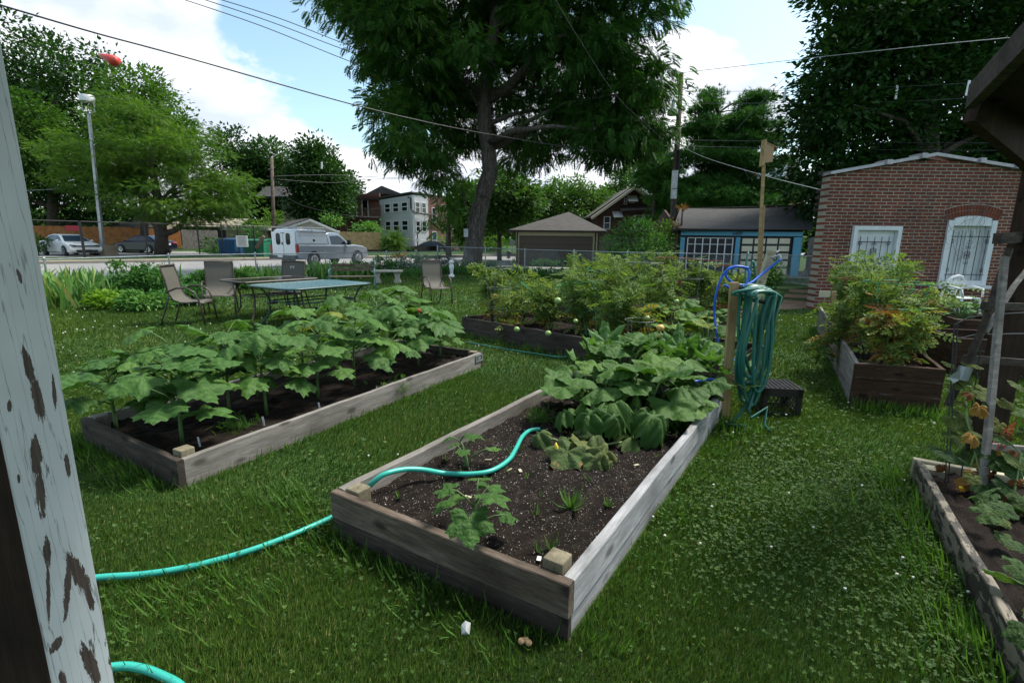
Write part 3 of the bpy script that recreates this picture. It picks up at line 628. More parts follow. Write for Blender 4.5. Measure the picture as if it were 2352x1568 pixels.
# ---------------------------------------------------------------- near left porch post
pt = thing('porch_post', (-.93, .84, 0), 'wide porch post of peeling white paint and one bare dark side, plus an added shade roof', 'porch')
m = MB(); rzp = 0.0
m.box(-1.0, .91, 1.5, .14, .14, 3.4); po = m.build('post_shaft', M['paint_peeling'], pt); bevel(po, .006)
m = MB(); m.box(-1.0, .8375, 1.5, .142, .006, 3.4); m.build('bare_side', M['wood_post'], pt)
m = MB(); m.prism([(-1.3, -5.0, 2.95), (3.1, -5.0, 2.95), (3.1, 1.75, 2.95), (-1.3, 1.75, 2.95)], (0, 0, .06)); m.build('porch_roof', M['wood_dark'], pt)  # roof added above and behind the camera, out of view, to shade the foreground
m = MB(); m.beam((-1.25, .91, 2.86), (3.05, .91, 2.86), .14, .16); m.build('added_roof_beam', M['paint_white_old'], pt)  # unseen beam under the added shade roof

# ---------------------------------------------------------------- chain-link garden fence
def chainlink(name, pts, heights, label, mt='galv', spacing=.055, posts_at=None, wr=.0028, pr=.028, group='chain-link fences'):
    pts = [Vector((p[0], p[1], p[2] if len(p) > 2 else 0)) for p in pts]; t = thing(name, pts[0], label, 'fence', group)
    rail = MB(); mesh = MB()
    rail.tube([p + Vector((0, 0, h_)) for p, h_ in zip(pts, heights)], .021, 6); rail.build('top_rail', M[mt], t, smooth=True)
    for k in range(len(pts) - 1):
        a, b = pts[k], pts[k + 1]; ha, hb = heights[k], heights[k + 1]; L = (b - a).length; d = (b - a) / L
        n = int(L / spacing)
        for i in range(n + 1):
            for s in (1, -1):
                x0 = i * spacing; hh = ha + (hb - ha) * x0 / L - .03; x1 = x0 + s * hh * .8
                z0, z1 = .03, hh
                if x1 < 0: z1 = .03 + (hh - .03) * x0 / (x0 - x1); x1 = 0
                if x1 > L: z1 = .03 + (hh - .03) * (L - x0) / (x1 - x0); x1 = L
                p0 = a + d * x0 + Vector((0, 0, z0)); p1 = a + d * x1 + Vector((0, 0, z1))
                mesh.tube([p0, p1], wr, 3, cap=False)
    mesh.build('wire_mesh', M[mt], t)
    for p, h_ in (posts_at or list(zip(pts, heights))):
        p = Vector((p[0], p[1], p[2] if len(p) > 2 else 0)); m = MB(); m.tube([p, p + Vector((0, 0, h_ + .02))], pr, 8)
        m.lathe([(pr * 1.25, 0), (pr * 1.2, .02), (pr * .7, .05), (.004, .062)], (p.x, p.y, p.z + h_ + .015), 8); m.build('fence_post', M[mt], t, smooth='auto')
    return t
A0 = Vector((-17.4, 9.2, 0)); A1 = Vector((-3.62, 24.0, 0))
fp = [A0.lerp(A1, f) for f in (0, .17, .315, .46, .59, .72, .86, 1)]
chainlink('chainlink_fence', fp, [.92, .9, .88, .95, .97, .98, .99, 1.0], 'gray chain-link fence between the flower border and the street', group=None)
q = [(-3.62, 24), (-1.3, 23.6), (.55, 23), (2.7, 22.1), (4.9, 21.4), (7.4, 20.4), (10.36, 19.5)]
chainlink('chainlink_fence', q, [1.22, 1.2, 1.15, 1.13, 1.1, 1.1, 1.06], 'gray chain-link fence in front of the tan and blue garages, up to the gate', group=None)
def gate(x0, y0, x1, y1, h_):
    t = thing('chainlink_gate', (x0, y0, 0), 'open chain-link gate at the end of the stepping path', 'gate')
    m = MB(); a = Vector((x0, y0, .08)); b = Vector((x1, y1, .08)); U = Vector((0, 0, h_ - .08))
    m.tube([a, a + U, b + U, b, a], .02, 6); m.build('gate_frame', M['galv'], t)
    m = MB(); d = b - a; L = d.length; d = d / L
    for i in range(int(L / .045) + 1):
        for s in (1, -1):
            xa = i * .045; hh = h_ - .1; xb = xa + s * hh * .8; z1 = hh
            if xb < 0: z1 = hh * xa / (xa - xb); xb = 0
            if xb > L: z1 = hh * (L - xa) / (xb - xa); xb = L
            m.tube([a + d * xa, a + d * xb + Vector((0, 0, z1))], .0028, 3, cap=False)
    m.build('wire_mesh', M['galv'], t)
    m = MB(); m.tube([a + U * .5 + d * L, a + U * .5 + d * (L + .12)], .012, 6); m.build('latch', M['galv'], t)
gate(10.42, 19.3, 10.72, 17.6, 1.1)
m = MB(); m.tube([(12.1, 18.9, 0), (12.1, 18.9, 1.25)], .03, 8); tag(m.build('gate_post', M['galv']), 'gray steel gate post beside the concrete at the end of the path', 'post')

# ---------------------------------------------------------------- patio
def sling_chair():
    t = thing('sling_chair', (0, 0, 0), 'x', 'patio chair', 'tan sling patio chairs')
    # local: faces +y, x width
    prof = [(-.30, 1.05), (-.285, 1.0), (-.27, .93), (-.235, .8), (-.22, .68), (-.20, .56), (-.14, .46), (-.04, .40), (.08, .395), (.2, .41), (.27, .405), (.30, .38)]
    m = MB(); vs = []; th = .006
    for y, z in prof:
        for x in (-.235, .235): vs += [(x, y, z), (x, y - th, z - th)]
    n = len(prof); fs = []
    for i in range(n - 1):
        a = i * 4; fs += [(a, a + 2, a + 6, a + 4), (a + 1, a + 5, a + 7, a + 3), (a, a + 4, a + 5, a + 1), (a + 2, a + 3, a + 7, a + 6)]
    fs += [(0, 1, 3, 2), (4 * n - 4, 4 * n - 2, 4 * n - 1, 4 * n - 3)]
    m.add(vs, fs); m.build('sling_seat', M['sling'], t, smooth='auto')
    for s in (-1, 1):
        m = MB(); m.tube([(s * .248, y, z) for y, z in prof], .015, 6); m.build('side_rail', M['brown_metal'], t, smooth=True)
    m = MB()
    for y, z in ((-.275, 1.035), (.28, .39), (-.17, .46)): m.tube([(-.25, y, z), (.25, y, z)], .012, 6)
    m.build('cross_rail', M['brown_metal'], t, smooth=True)
    for s in (-1, 1):
        m = MB(); m.tube([(s * .27, .33, 0), (s * .27, .30, .3), (s * .275, .27, .45), (s * .285, .22, .58), (s * .285, .10, .66), (s * .285, -.06, .655), (s * .275, -.19, .60), (s * .25, -.24, .57)], .016, 6)
        m.build('front_leg', M['brown_metal'], t, smooth=True)
        m = MB(); m.tube([(s * .25, -.20, .52), (s * .25, -.24, .40), (s * .262, -.33, .15), (s * .265, -.38, 0)], .015, 6)
        m.build('rear_leg', M['brown_metal'], t, smooth=True)
    return t
def place(o, x, y, rz, label=None, z=0):
    o.location = (x, y, z); o.rotation_euler = (0, 0, rz)
    if label: o['label'] = label
ch = sling_chair(); place(ch, -5.78, 8.75, R(-80), 'tan sling chair seen from the side, turned toward the tables, at their left')
for x, y, rz, lb in ((-5.92, 9.95, R(-155), 'tan sling chair between the side-on chair and the brown table'), (-4.78, 10.5, R(176), 'tan sling chair behind the tables with white scribble on its back'),
                     (-1.86, 12.0, R(-147), 'tan sling chair standing alone on the lawn, right of the park bench')):
    c = copy_tree(ch); place(c, x, y, rz, lb)
    if 'scribble' in lb:
        m = MB()
        for a, b in (((-.05, .93), (-.05, .88)), ((-.05, .93), (-.02, .925)), ((-.02, .925), (-.02, .905)), ((-.045, .905), (-.02, .905)), ((.0, .93), (.015, .915)), ((.02, .93), (.02, .875))):
            m.beam((-a[0], -.275 + .035 * (a[1] - .93) / -.05 * .3 + .012, a[1]), (-b[0], -.262 + .02, b[1]), .006, .004)
        m.build('scribble', M['white_trim'], c)
def rrect(cx, cy, sx, sy, r_, rz, z, n=5):
    pts = []
    for qx, qy, a0 in ((1, 1, 0), (-1, 1, 90), (-1, -1, 180), (1, -1, 270)):
        for k in range(n + 1):
            a = R(a0 + 90 * k / n); x = qx * (sx / 2 - r_) + r_ * cos(a); y = qy * (sy / 2 - r_) + r_ * sin(a)
            pts.append((cx + x * cos(rz) - y * sin(rz), cy + x * sin(rz) + y * cos(rz), z))
    return pts
def table(cx, cy, sx, sy, rz, frame, glass, label, z=.72, rad=.2):
    t = thing('patio_table', (0, 0, 0), label, 'patio table')
    m = MB(); m.prism(rrect(0, 0, sx - .06, sy - .06, rad - .03, 0, z - .008), (0, 0, .008)); m.build('glass_top', M[glass], t)
    m = MB(); pp = rrect(0, 0, sx - .03, sy - .03, rad, 0, z - .012, 7); m.tube(pp + [pp[0]], .02, 6); m.build('rim', M[frame], t, smooth=True)
    for qx in (-1, 1):
        for qy in (-1, 1):
            m = MB(); x, y = qx * (sx / 2 - .18), qy * (sy / 2 - .15)
            m.tube([(x, y, z - .03), (x * .9, y * .9, z - .12), (x * .82, y * .82, .45), (x * .84, y * .84, .22), (x * 1.02, y * 1.02, .02), (x * 1.06, y * 1.06, 0)], .017, 6); m.build('leg', M[frame], t, smooth=True)
    m = MB(); pp = rrect(0, 0, (sx - .36) * .82, (sy - .3) * .82, .05, 0, .44, 2); m.tube(pp + [pp[0]], .012, 6)
    m.lathe([(.10, .26), (.11, .28), (.06, .30)], (0, 0, 0), 12); m.tube([(-(sx - .36) * .41, 0, .44), ((sx - .36) * .41, 0, .44)], .012, 6); m.build('brace', M[frame], t)
    place(t, cx, cy, rz); return t
table(-3.60, 8.86, 1.75, 1.35, R(56), 'teal_metal', 'glass_green', 'teal metal patio table with pebbled glass top beside the okra bed')
table(-4.72, 9.62, 1.5, .95, R(54), 'brown_metal', 'glass_brown', 'brown metal patio table with dark glass, behind the teal one', z=.745, rad=.05)
# park bench
t = thing('park_bench', (0, 0, 0), 'slatted wooden park bench with pale green iron ends by the flower border', 'bench')
for k in range(2): m = MB(); m.beam((-.66, -.22 - k * .02, .60 + k * .12), (.66, -.22 - k * .02, .60 + k * .12), .02, .085); m.build('back_slat', M['wood_brown'], t)
m = MB()
for k in range(5): m.beam((-.66, -.15 + k * .09, .40), (.66, -.15 + k * .09, .40), .075, .02)
m.build('seat', M['wood_brown'], t)
for s in (-1, 1):
    m = MB(); m.tube([(s * .66, -.30, .88), (s * .66, -.26, .80), (s * .66, -.23, .6), (s * .66, -.18, .42), (s * .66, -.24, .2), (s * .66, -.30, 0)], .017, 6)
    m.tube([(s * .66, -.24, .62), (s * .66, -.1, .58), (s * .66, .1, .62), (s * .66, .24, .60), (s * .66, .29, .52), (s * .66, .25, .40), (s * .66, .24, .2), (s * .66, .32, 0)], .017, 6)
    m.tube([(s * .66, -.18, .40), (s * .66, .26, .40)], .015, 6); m.build('iron_end', M['green_iron'], t, smooth=True)
place(t, -4.95, 15.3, R(193))
t = thing('stone_bench', (0, 0, 0), 'pale cast stone bench with two baluster legs against the border', 'bench')
m = MB(); m.box(0, 0, .43, 1.05, .38, .07); bevel(m.build('seat', M['stone'], t), .015, 2)
for s in (-1, 1):
    m = MB(); m.prism([(s * .34 - .13, -.1, 0), (s * .34 + .13, -.1, 0), (s * .34 + .12, -.1, .07), (s * .34 + .07, -.1, .18), (s * .34 + .09, -.1, .30), (s * .34 + .13, -.1, .395), (s * .34 - .13, -.1, .395), (s * .34 - .09, -.1, .30), (s * .34 - .07, -.1, .18), (s * .34 - .12, -.1, .07)], (0, .2, 0)); bevel(m.build('leg', M['stone'], t), .01)
place(t, -4.45, 17.6, R(8))
m = MB(); p = P(1037, 604, 21); m.lathe([(.13, 0), (.12, .08), (.06, .14), (.08, .3), (.11, .45), (.07, .56), (.11, .6), (.11, .66), (.05, .72)], (p.x, p.y, 0), 12)
tag(m.build('stone_baluster', M['white_trim'], smooth='auto'), 'small white stone baluster among the border plants near the big trunk', 'baluster')

# ---------------------------------------------------------------- hose post, coil, crate
t = thing('hose_post', (1.86, 4.06, 0), 'brown upright board with a black hose hanger at the bed corner', 'post')
board('upright', (1.86, 4.06, 0), (1.83, 4.06, 1.19), .04, .068, 'wood_new', t)
m = MB(); m.tube([(1.87, 4.06, 1.06), (1.98, 4.04, 1.05), (2.10, 4.02, 1.03), (2.15, 4.01, 1.10)], .018, 6); m.beam((1.88, 4.06, 1.0), (1.88, 4.06, 1.16), .03, .03); m.build('hanger', M['black_plastic'], t)
coil = MB(); r_ = random.Random(5)
hx, hy, hz = 1.98, 4.0, 1.07
for k in range(9):
    w_ = .10 + .012 * (k % 5); dep = .66 + .06 * ((k * 7) % 5) - (.28 if k == 8 else 0); off = (k - 5) * .009; sx = .02 * ((k * 3) % 4 - 1.5) + (.14 if k == 8 else 0)
    pts = []
    for i in range(29):
        a = 2 * pi * i / 28; ca, sa = cos(a), sin(a)
        zz_ = hz + .02 + (.045 + .004 * k) * ca if ca > 0 else hz + .02 + dep * ca
        wd = w_ * (1 + .25 * sin(a * 2 + k)) * (1 if ca > 0 else .65 + .5 * abs(ca) * (.6 + .4 * ((k * 5) % 3) / 2))
        pts.append((hx + sx * (1 - ca) * .5 + wd * sa + .03 * sin(k * 1.9) * max(0, -ca) + .02 * sin(a * 3 + k * 2.1), hy - .02 + off * 2.2 + .03 * sin(a + k), zz_))
    coil.tube(pts, .0138, 7, cap=False)
coil.tube([(2.02, 3.98, .5), (2.0, 3.9, .3), (1.95, 3.86, .17), (1.97, 3.84, .1), (2.08, 3.82, .2), (2.06, 3.8, .06), (2.1, 3.76, .012)], .0138, 7)
coil.tube([(1.92, 4.0, .6), (1.9, 3.95, .35), (1.97, 3.92, .22), (1.90, 3.9, .1), (1.80, 3.88, .03), (1.95, 3.85, .03)], .0138, 7)
tag(coil.build('garden_hose', M['hose_green'], smooth=True), 'coiled dark green garden hose hanging on the brown board', 'garden hose', 'garden hoses')
# leaning tap stake with blue hose
t = thing('tap_stake', (3.15, 5.95, 0), 'leaning weathered stake with a brass tap, behind the coiled hose', 'stake')
pa_ = P(1722, 700, 5.7); pb_ = P(1772, 575, 5.7)
m = MB(); m.beam((pa_.x - .12, 5.7, 0), pb_, .075, .06, up=(0, 1, 0)); m.build('stake', M['wood_pale'], t)
m = MB(); m.tube([pb_ + Vector((.0, -.03, -.08)), pb_ + Vector((.06, -.07, -.05)), pb_ + Vector((.08, -.08, -.1))], .014, 6); m.tube([pb_ + Vector((.03, -.05, -.02)), pb_ + Vector((.07, -.05, .0))], .012, 6); m.build('tap', M['steel'], t)
def hose(name, pts, r_, mt, label, n=10, group='garden hoses'):
    cu = []; pts = [Vector(p) for p in pts]; q = [pts[0]] + pts + [pts[-1]]
    for i in range(1, len(q) - 2):
        for k in range(n):
            s = k / n; p0, p1, p2, p3 = q[i - 1:i + 3]
            cu.append(.5 * ((2 * p1) + (p2 - p0) * s + (2 * p0 - 5 * p1 + 4 * p2 - p3) * s * s + (3 * p1 - p0 - 3 * p2 + p3) * s ** 3))
    cu.append(pts[-1]); m = MB(); m.tube(cu, r_, 8)
    o = m.build(name, M[mt], smooth=True)
    return tag(o, label, 'garden hose', group) if label else o
hose('garden_hose', [pb_ + Vector((.07, -.08, -.1)), P(1755, 625, 5.6), P(1720, 652, 5.5), P(1690, 652, 5.5), P(1668, 635, 5.5), P(1672, 618, 5.5), P(1695, 612, 5.5), P(1720, 622, 5.45), P(1712, 655, 5.4),
    P(1690, 665, 5.3), P(1665, 655, 5.2)], .014, 'hose_blue', 'bright blue hose looping from the tap on the leaning stake')
hose('garden_hose', [P(1720, 616, 5.3), P(1690, 612, 5.3), P(1665, 625, 5.3), P(1650, 655, 5.3), P(1642, 690, 5.3), P(1641, 720, 5.3), P(1645, 760, 5.25), P(1652, 790, 5.2), P(1672, 812, 4.9), P(1688, 832, 4.5), P(1680, 848, 4.2), G(1665, 862, .26), G(1650, 870, .28), G(1620, 872, .36), G(1590, 878, .36),
    G(1560, 890, .30), G(1500, 905, .25), G(1440, 930, .22), G(1385, 945, .20), G(1350, 955, .19), G(1318, 962, .19), G(1290, 970, .19)], .013, 'hose_blue', 'blue hose arching down from the tap into the squash leaves')
hose('garden_hose', [P(1718, 580, 5.9), P(1712, 630, 5.8), P(1716, 690, 5.75), P(1708, 735, 5.72), P(1722, 742, 5.72), P(1728, 690, 5.75), P(1722, 640, 5.8), P(1730, 600, 5.85), P(1738, 660, 5.8), P(1735, 720, 5.75), P(1726, 760, 5.7)], .013, 'hose_green', 'second dark green hose hanging behind the tap stake')
# aqua hoses
hose('garden_hose', [G(-160, 1405, .04), G(0, 1392, .04), G(110, 1345, .04), G(220, 1326, .04), G(330, 1318, .04), G(440, 1300, .04), G(560, 1268, .04), G(660, 1232, .04), G(730, 1202, .04), G(775, 1180, .05), G(810, 1150, .08),
    G(845, 1118, .2), G(880, 1090, .27), G(925, 1078, .265), G(970, 1078, .24), G(1020, 1086, .19), G(1080, 1088, .18), G(1130, 1080, .18), G(1168, 1056, .18), G(1185, 1030, .18), G(1200, 1002, .18), G(1218, 988, .18), G(1240, 985, .18)], .0145, 'hose_aqua', 'aqua hose crossing the grass and draped over the middle bed')
hose('garden_hose', [G(-150, 1565, .04), G(0, 1557, .04), G(130, 1552, .04), G(265, 1530, .04), G(320, 1533, .04), G(370, 1550, .04), G(420, 1580, .04), G(440, 1640, .04)], .0145, 'hose_aqua', 'short curve of aqua hose on the grass at the foot of the porch post')
hose('garden_hose', [G(1070, 785, .04), G(1150, 800, .04), G(1230, 812, .04), G(1290, 820, .04), G(1330, 812, .06), P(1370, 795, 6.6), P(1405, 778, 6.4), P(1440, 774, 6.3), P(1475, 782, 6.35)], .011, 'hose_green', 'thin green hose trailing over the near side of the tomato bed')
# black crate
t = thing('milk_crate', (0, 0, 0), 'black plastic lattice crate upside down on the grass', 'crate')
S = .32; HH = .25; m = MB()
for k in range(9): x = -S / 2 + S * k / 8; m.box(x, 0, HH, .012, S, .012); m.box(0, x, HH + .001, S, .012, .012)
m.build('lattice_base', M['black_plastic'], t)
m = MB()
for a in range(4):
    ca, sa = cos(a * pi / 2), sin(a * pi / 2)
    def bx_(x, z, sx, sz): m.box(ca * x + sa * S / 2, sa * x - ca * S / 2, z, (sx if a % 2 == 0 else .014), (.014 if a % 2 == 0 else sx), sz)
    bx_(0, HH - .03, S, .07); bx_(0, .015, S, .03)
    for x in (-S / 2 + .02, S / 2 - .02): bx_(x, HH / 2, .04, HH)
    for k in range(7):
        x0 = -S / 2 + .05 + k * .042
        for s in (1, -1):
            p0 = Vector((ca * x0 + sa * S / 2, sa * x0 - ca * S / 2, .03)); x1 = x0 + s * .1; x1 = max(-S / 2 + .03, min(S / 2 - .03, x1)); p1 = Vector((ca * x1 + sa * S / 2, sa * x1 - ca * S / 2, .2)); m.beam(p0, p1, .006, .006)
m.build('side', M['black_plastic'], t); place(t, 2.42, 4.33, R(-8))
# ---------------------------------------------------------------- brick shed
t = thing('brick_shed', (7.1, 11.55, 0), 'red brick shed with pale mortar, metal roof edge and barred white door and window', 'shed')
def SX(u): return P(u, 560, 11.55).x - 7.1
W = 5.3; px_ = 2.2; zl, zp, zr = 3.02, 3.44, 3.02
def topz(x): return zl + (zp - zl) * x / px_ if x < px_ else zp + (zr - zp) * (x - px_) / (W - px_)
dx0, dx1, dz1 = SX(1953), SX(2062), 1.93; wx0, wx1, wz0, wz1 = SX(2167), SX(2278), .62, 2.08
def arc(x0, x1, z, rise, n=8): return [(x0 + (x1 - x0) * i / n, z + rise * (1 - (2 * i / n - 1) ** 2)) for i in range(n + 1)]
m = MB(); th = .3
def wp(poly): m.prism([(7.1 + x, 11.55, z) for x, z in poly], (0, th, 0))
wp([(0, -.1), (dx0, -.1), (dx0, topz(dx0)), (0, zl)]); wp([(dx0, dz1), (dx1, dz1), (dx1, topz(dx1)), (dx0, topz(dx0))])
wp([(dx1, -.1), (wx0, -.1), (wx0, topz(wx0)), (dx1, topz(dx1))]); wp([(wx0, -.1), (wx1, -.1), (wx1, wz0), (wx0, wz0)])
ar = arc(wx0, wx1, wz1, .10); top = [(wx1, topz(wx1))] + ([(px_, zp)] if wx0 < px_ < wx1 else []) + [(wx0, topz(wx0))]
wp(ar + top); wp([(wx1, -.1), (W, -.1), (W, zr), (wx1, topz(wx1))])
m.build('front_wall', M['brick_shed'], t)
a = Vector((7.13, 11.72, 0)); b = a + Vector((3.5, 5.95, 0)); SIDE = (b, a)
m = MB(); m.prism([(7.2, 11.86, 2.98), (12.4, 11.86, 2.92), (15.2, 17.5, 2.6), (11.2, 17.4, 2.4)], (0, 0, .05)); m.build('roof', M['shingles'], t)
m = MB(); m.box(12.3, 14.2, 1.5, .25, 5.0, 3.0); m.build('right_wall', M['red_brick_plain'], t); m = MB(); m.box(13.2, 17.3, 1.2, 4, .2, 2.4); m.build('rear_wall', M['red_brick_plain'], t)
m = MB()
for (xa, xb) in ((-.06, px_), (px_, W + .05)):
    za, zb = topz(max(0, xa)), topz(min(W, xb)); m.beam((7.1 + xa, 11.62, za + .05), (7.1 + xb, 11.62, zb + .04), .34, .065)
m.build('coping', M['coping'], t)
for u in (2005, 2080, 2210, 2293): x = SX(u); m = MB(); m.box(7.1 + x, 11.60, topz(x) + .06, .12, .40, .10); m.build('coping_joint', M['coping'], t)
m = MB(); k = 0
for i in range(6):
    f = i / 6; p = a.lerp(b, f + .06); m.box(p.x, p.y, 3.0 - .56 * f + .1, .3, .9, .08, R(-35))
m.build('side_coping', M['dark_trim'], t)
# arch of upright bricks, mortar bed behind
m = MB(); mo = MB(); cxa = (wx0 + wx1) / 2; hw = (wx1 - wx0) / 2; nb = 19; Rr = (hw ** 2 + .1 ** 2) / .2; zc = wz1 + .1 - Rr
for ring_ in range(2):
    for i in range(nb):
        a_ = math.asin(hw / Rr) * 1.06 * (2 * (i + .5) / nb - 1); rr = Rr + .065 + ring_ * .125
        c_ = Vector((7.1 + cxa + rr * sin(a_), 11.54, zc + rr * cos(a_))); d_ = Vector((sin(a_), 0, cos(a_)))
        m.beam(c_ - d_ * .056, c_ + d_ * .056, .056, .03, up=(0, 1, 0))
pl = [(7.1 + cxa + (Rr + .0) * sin(q), 11.545, zc + (Rr + .0) * cos(q)) for q in np.linspace(-.33, .33, 9) * (math.asin(hw / Rr) * 1.06 / .33)]
pl2 = [(7.1 + cxa + (Rr + .262) * sin(q), 11.545, zc + (Rr + .262) * cos(q)) for q in np.linspace(.33, -.33, 9) * (math.asin(hw / Rr) * 1.06 / .33)]
mo.prism(pl + pl2, (0, .02, 0)); mo.build('arch_mortar', M['stone'], t); m.build('brick_arch', M['red_brick_plain'], t)
Y0 = 11.55
def scroll(m, x, z, s, mir=1, up=1):
    pts = [(x + mir * s * (.12 + .30 * (1 - i / 14) * cos(i * .42 - 1.2)), Y0 - .035, z + up * s * (.25 + .3 * (1 - i / 14) * sin(i * .42 - 1.2))) for i in range(14)]
    m.tube(pts, .006, 4)
def grille(m, x0, x1, z0, z1, nb, hz, big=True, sl=0):
    for i in range(nb):
        x = x0 + (x1 - x0) * i / (nb - 1); m.tube([(x, Y0 - .03, z0), (x, Y0 - .03, z1)], .007, 5)
    for z in hz: m.tube([(x0 - .06, Y0 - .045, z), (x1 + .06, Y0 - .045, z)], .009, 5)
    xc = (x0 + x1) / 2; zc_ = (z0 + z1) / 2; S_ = .19
    for mi in (-1, 1):
        for u_ in (-1, 1): scroll(m, xc, zc_, S_, mi, u_); scroll(m, xc, zc_ + u_ * .14, S_ * .7, mi, u_); scroll(m, xc, zc_ + u_ * .05, S_ * .8, mi, -u_)
        for zz_ in (z0 + .2 * (z1 - z0), z1 - .22 * (z1 - z0)):
            for u_ in (-1, 1): scroll(m, x0 if mi < 0 else x1, zz_, .09, 1, u_); scroll(m, x0 if mi < 0 else x1, zz_, .09, -1, u_)
# door
d = MB(); X0, X1 = 7.1 + dx0, 7.1 + dx1
for bx in (((X0 + .045), dz1 / 2, .09, dz1), ((X1 - .045), dz1 / 2, .09, dz1), ((X0 + X1) / 2, dz1 - .045, X1 - X0 - .182, .09)): d.box(bx[0], Y0 - .0, bx[1], bx[2], .16, bx[3])
fr = d.build('door_frame', M['paint_white_old'], t)
d = MB(); d.box((X0 + X1) / 2, Y0 + .05, (dz1 - .09) / 2, X1 - X0 - .19, .05, dz1 - .1); dr = d.build('door', M['paint_white_old'], t)
d = MB(); d.box((X0 + X1) / 2, Y0 + .02, 1.42, X1 - X0 - .45, .012, .62); d.box((X0 + X1) / 2, Y0 + .02, .5, X1 - X0 - .42, .012, .6); d.build('door_panel', M['shutter'], dr)
d = MB(); grille(d, X0 + .2, X1 - .24, 1.02, 1.70, 5, (1.58, 1.08)); d.build('door_grille', M['black_metal'], dr)
d = MB(); d.lathe([(.02, 0), (.03, .02), (.03, .05), (.0, .06)], (0, 0, 0), 8); vs = [(X1 - .15 + x * 1, Y0 - z, 1.12 + y) for x, y, z in d.v]; d2 = MB(); d2.add(vs, d.f); d2.box(X1 - .15, Y0 - .0, 1.32, .1, .05, .03); d2.build('door_handle', M['steel'], dr)
# window
X0, X1 = 7.1 + wx0, 7.1 + wx1
d = MB(); d.prism([(X0, Y0 + .10, wz0), (X1, Y0 + .10, wz0)] + [(7.1 + x, Y0 + .10, z) for x, z in reversed(ar)], (0, .05, 0)); wn = d.build('window', M['shutter'], t)
d = MB()
for x in (X0 + .06, X1 - .06): d.box(x, Y0 + .02, (wz0 + wz1) / 2, .12, .14, wz1 - wz0)
d.prism([(X0 + .12, Y0 - .04, wz1 - .12), (X1 - .12, Y0 - .04, wz1 - .12)] + [(7.1 + x, Y0 - .04, z) for x, z in reversed(ar) if X0 + .1 < 7.1 + x < X1 - .1], (0, .13, 0))
d.box((X0 + X1) / 2, Y0 + .02, wz0 + .05, X1 - X0 - .24, .12, .1); d.build('window_frame', M['paint_white_old'], wn)
d = MB(); d.box((X0 + X1) / 2, Y0 - .05, wz0 - .04, X1 - X0 + .1, .2, .07); d.build('window_sill', M['paint_white_old'], wn)
d = MB()
for i in range(5): x = X0 + .16 + i * (X1 - X0 - .32) / 5; d.box(x + .08, Y0 + .085, 1.3, .012, .02, 1.1)
d.build('shutter_board', M['paint_white_old'], wn)
d = MB(); grille(d, X0 + .16, X1 - .16, .74, 1.86, 5, (1.72, .86)); d.build('window_grille', M['black_metal'], wn)
# vine of dead twigs and wire on the wall
m = MB(); r_ = random.Random(8)
for k in range(16):
    p = [Vector((r_.uniform(9.2, 10.6), 11.5, r_.uniform(1.0, 1.6)))]
    for i in range(7): p.append(p[-1] + Vector((r_.uniform(-.16, .17), 0, r_.uniform(.05, .3))))
    m.tube(p, .0035, 4)
tag(m.build('dry_vine', M['wire_gray']), 'thin dry vine and chicken wire tangled over the shed window', 'vine')
# ---------------------------------------------------------------- generic walls for far houses
def wallseg(name, a, b, z0, z1, mt, parent, th=.25, zb=None):
    """vertical wall from a to b seen from its right-hand side; local X along it"""
    a = Vector((a[0], a[1], 0)); b = Vector((b[0], b[1], 0)); L = (b - a).length; d = (b - a) / L; zb = z1 if zb is None else zb
    me = bpy.data.meshes.new(name)
    v = [(0, 0, z0), (L, 0, z0), (L, 0, zb), (0, 0, z1), (0, th, z0), (L, th, z0), (L, th, zb), (0, th, z1)]
    me.from_pydata(v, [], [(0, 1, 2, 3), (5, 4, 7, 6), (4, 0, 3, 7), (1, 5, 6, 2), (3, 2, 6, 7), (4, 5, 1, 0)]); me.update(); me.materials.append(M[mt])
    o = bpy.data.objects.new(name, me); COL.objects.link(o); loc = a - WL[parent]
    o.matrix_local = Matrix(((d.x, -d.y, 0, loc.x), (d.y, d.x, 0, loc.y), (0, 0, 1, loc.z), (0, 0, 0, 1))); o.parent = parent; return o
def win(parent, a, b, f0, f1, z0, z1, frame='white_trim', glass='dark_glass', mull=1, name='window', bars=True):
    a = Vector((a[0], a[1], 0)); b = Vector((b[0], b[1], 0)); d = (b - a); L = d.length; d = d / L; n_ = Vector((d.y, -d.x, 0))
    p0 = a + d * L * f0; p1 = a + d * L * f1; w_ = (p1 - p0).length; fw = max(.06, w_ * .07)
    m = MB(); o1 = n_ * .05
    for q in [p0 + d * fw / 2, p1 - d * fw / 2] + ([p0 + d * w_ * (k + 1) / (mull + 1) for k in range(mull)] if mull else []):
        m.beam(q + o1 + Vector((0, 0, z0)), q + o1 + Vector((0, 0, z1)), .08, fw, up=d)
    for z in [z0 + fw / 2, z1 - fw / 2] + ([(z0 + z1) / 2] if bars else []): m.beam(p0 + o1 + d * fw + Vector((0, 0, z)), p1 + o1 - d * fw + Vector((0, 0, z)), .07, fw * .8)
    f = m.build(name, M[frame], parent)
    m = MB(); g = n_ * .02; m.prism([p0 + g + Vector((0, 0, z0)), p1 + g + Vector((0, 0, z0)), p1 + g + Vector((0, 0, z1)), p0 + g + Vector((0, 0, z1))], -n_ * .03); m.build('pane', M[glass], f); return f
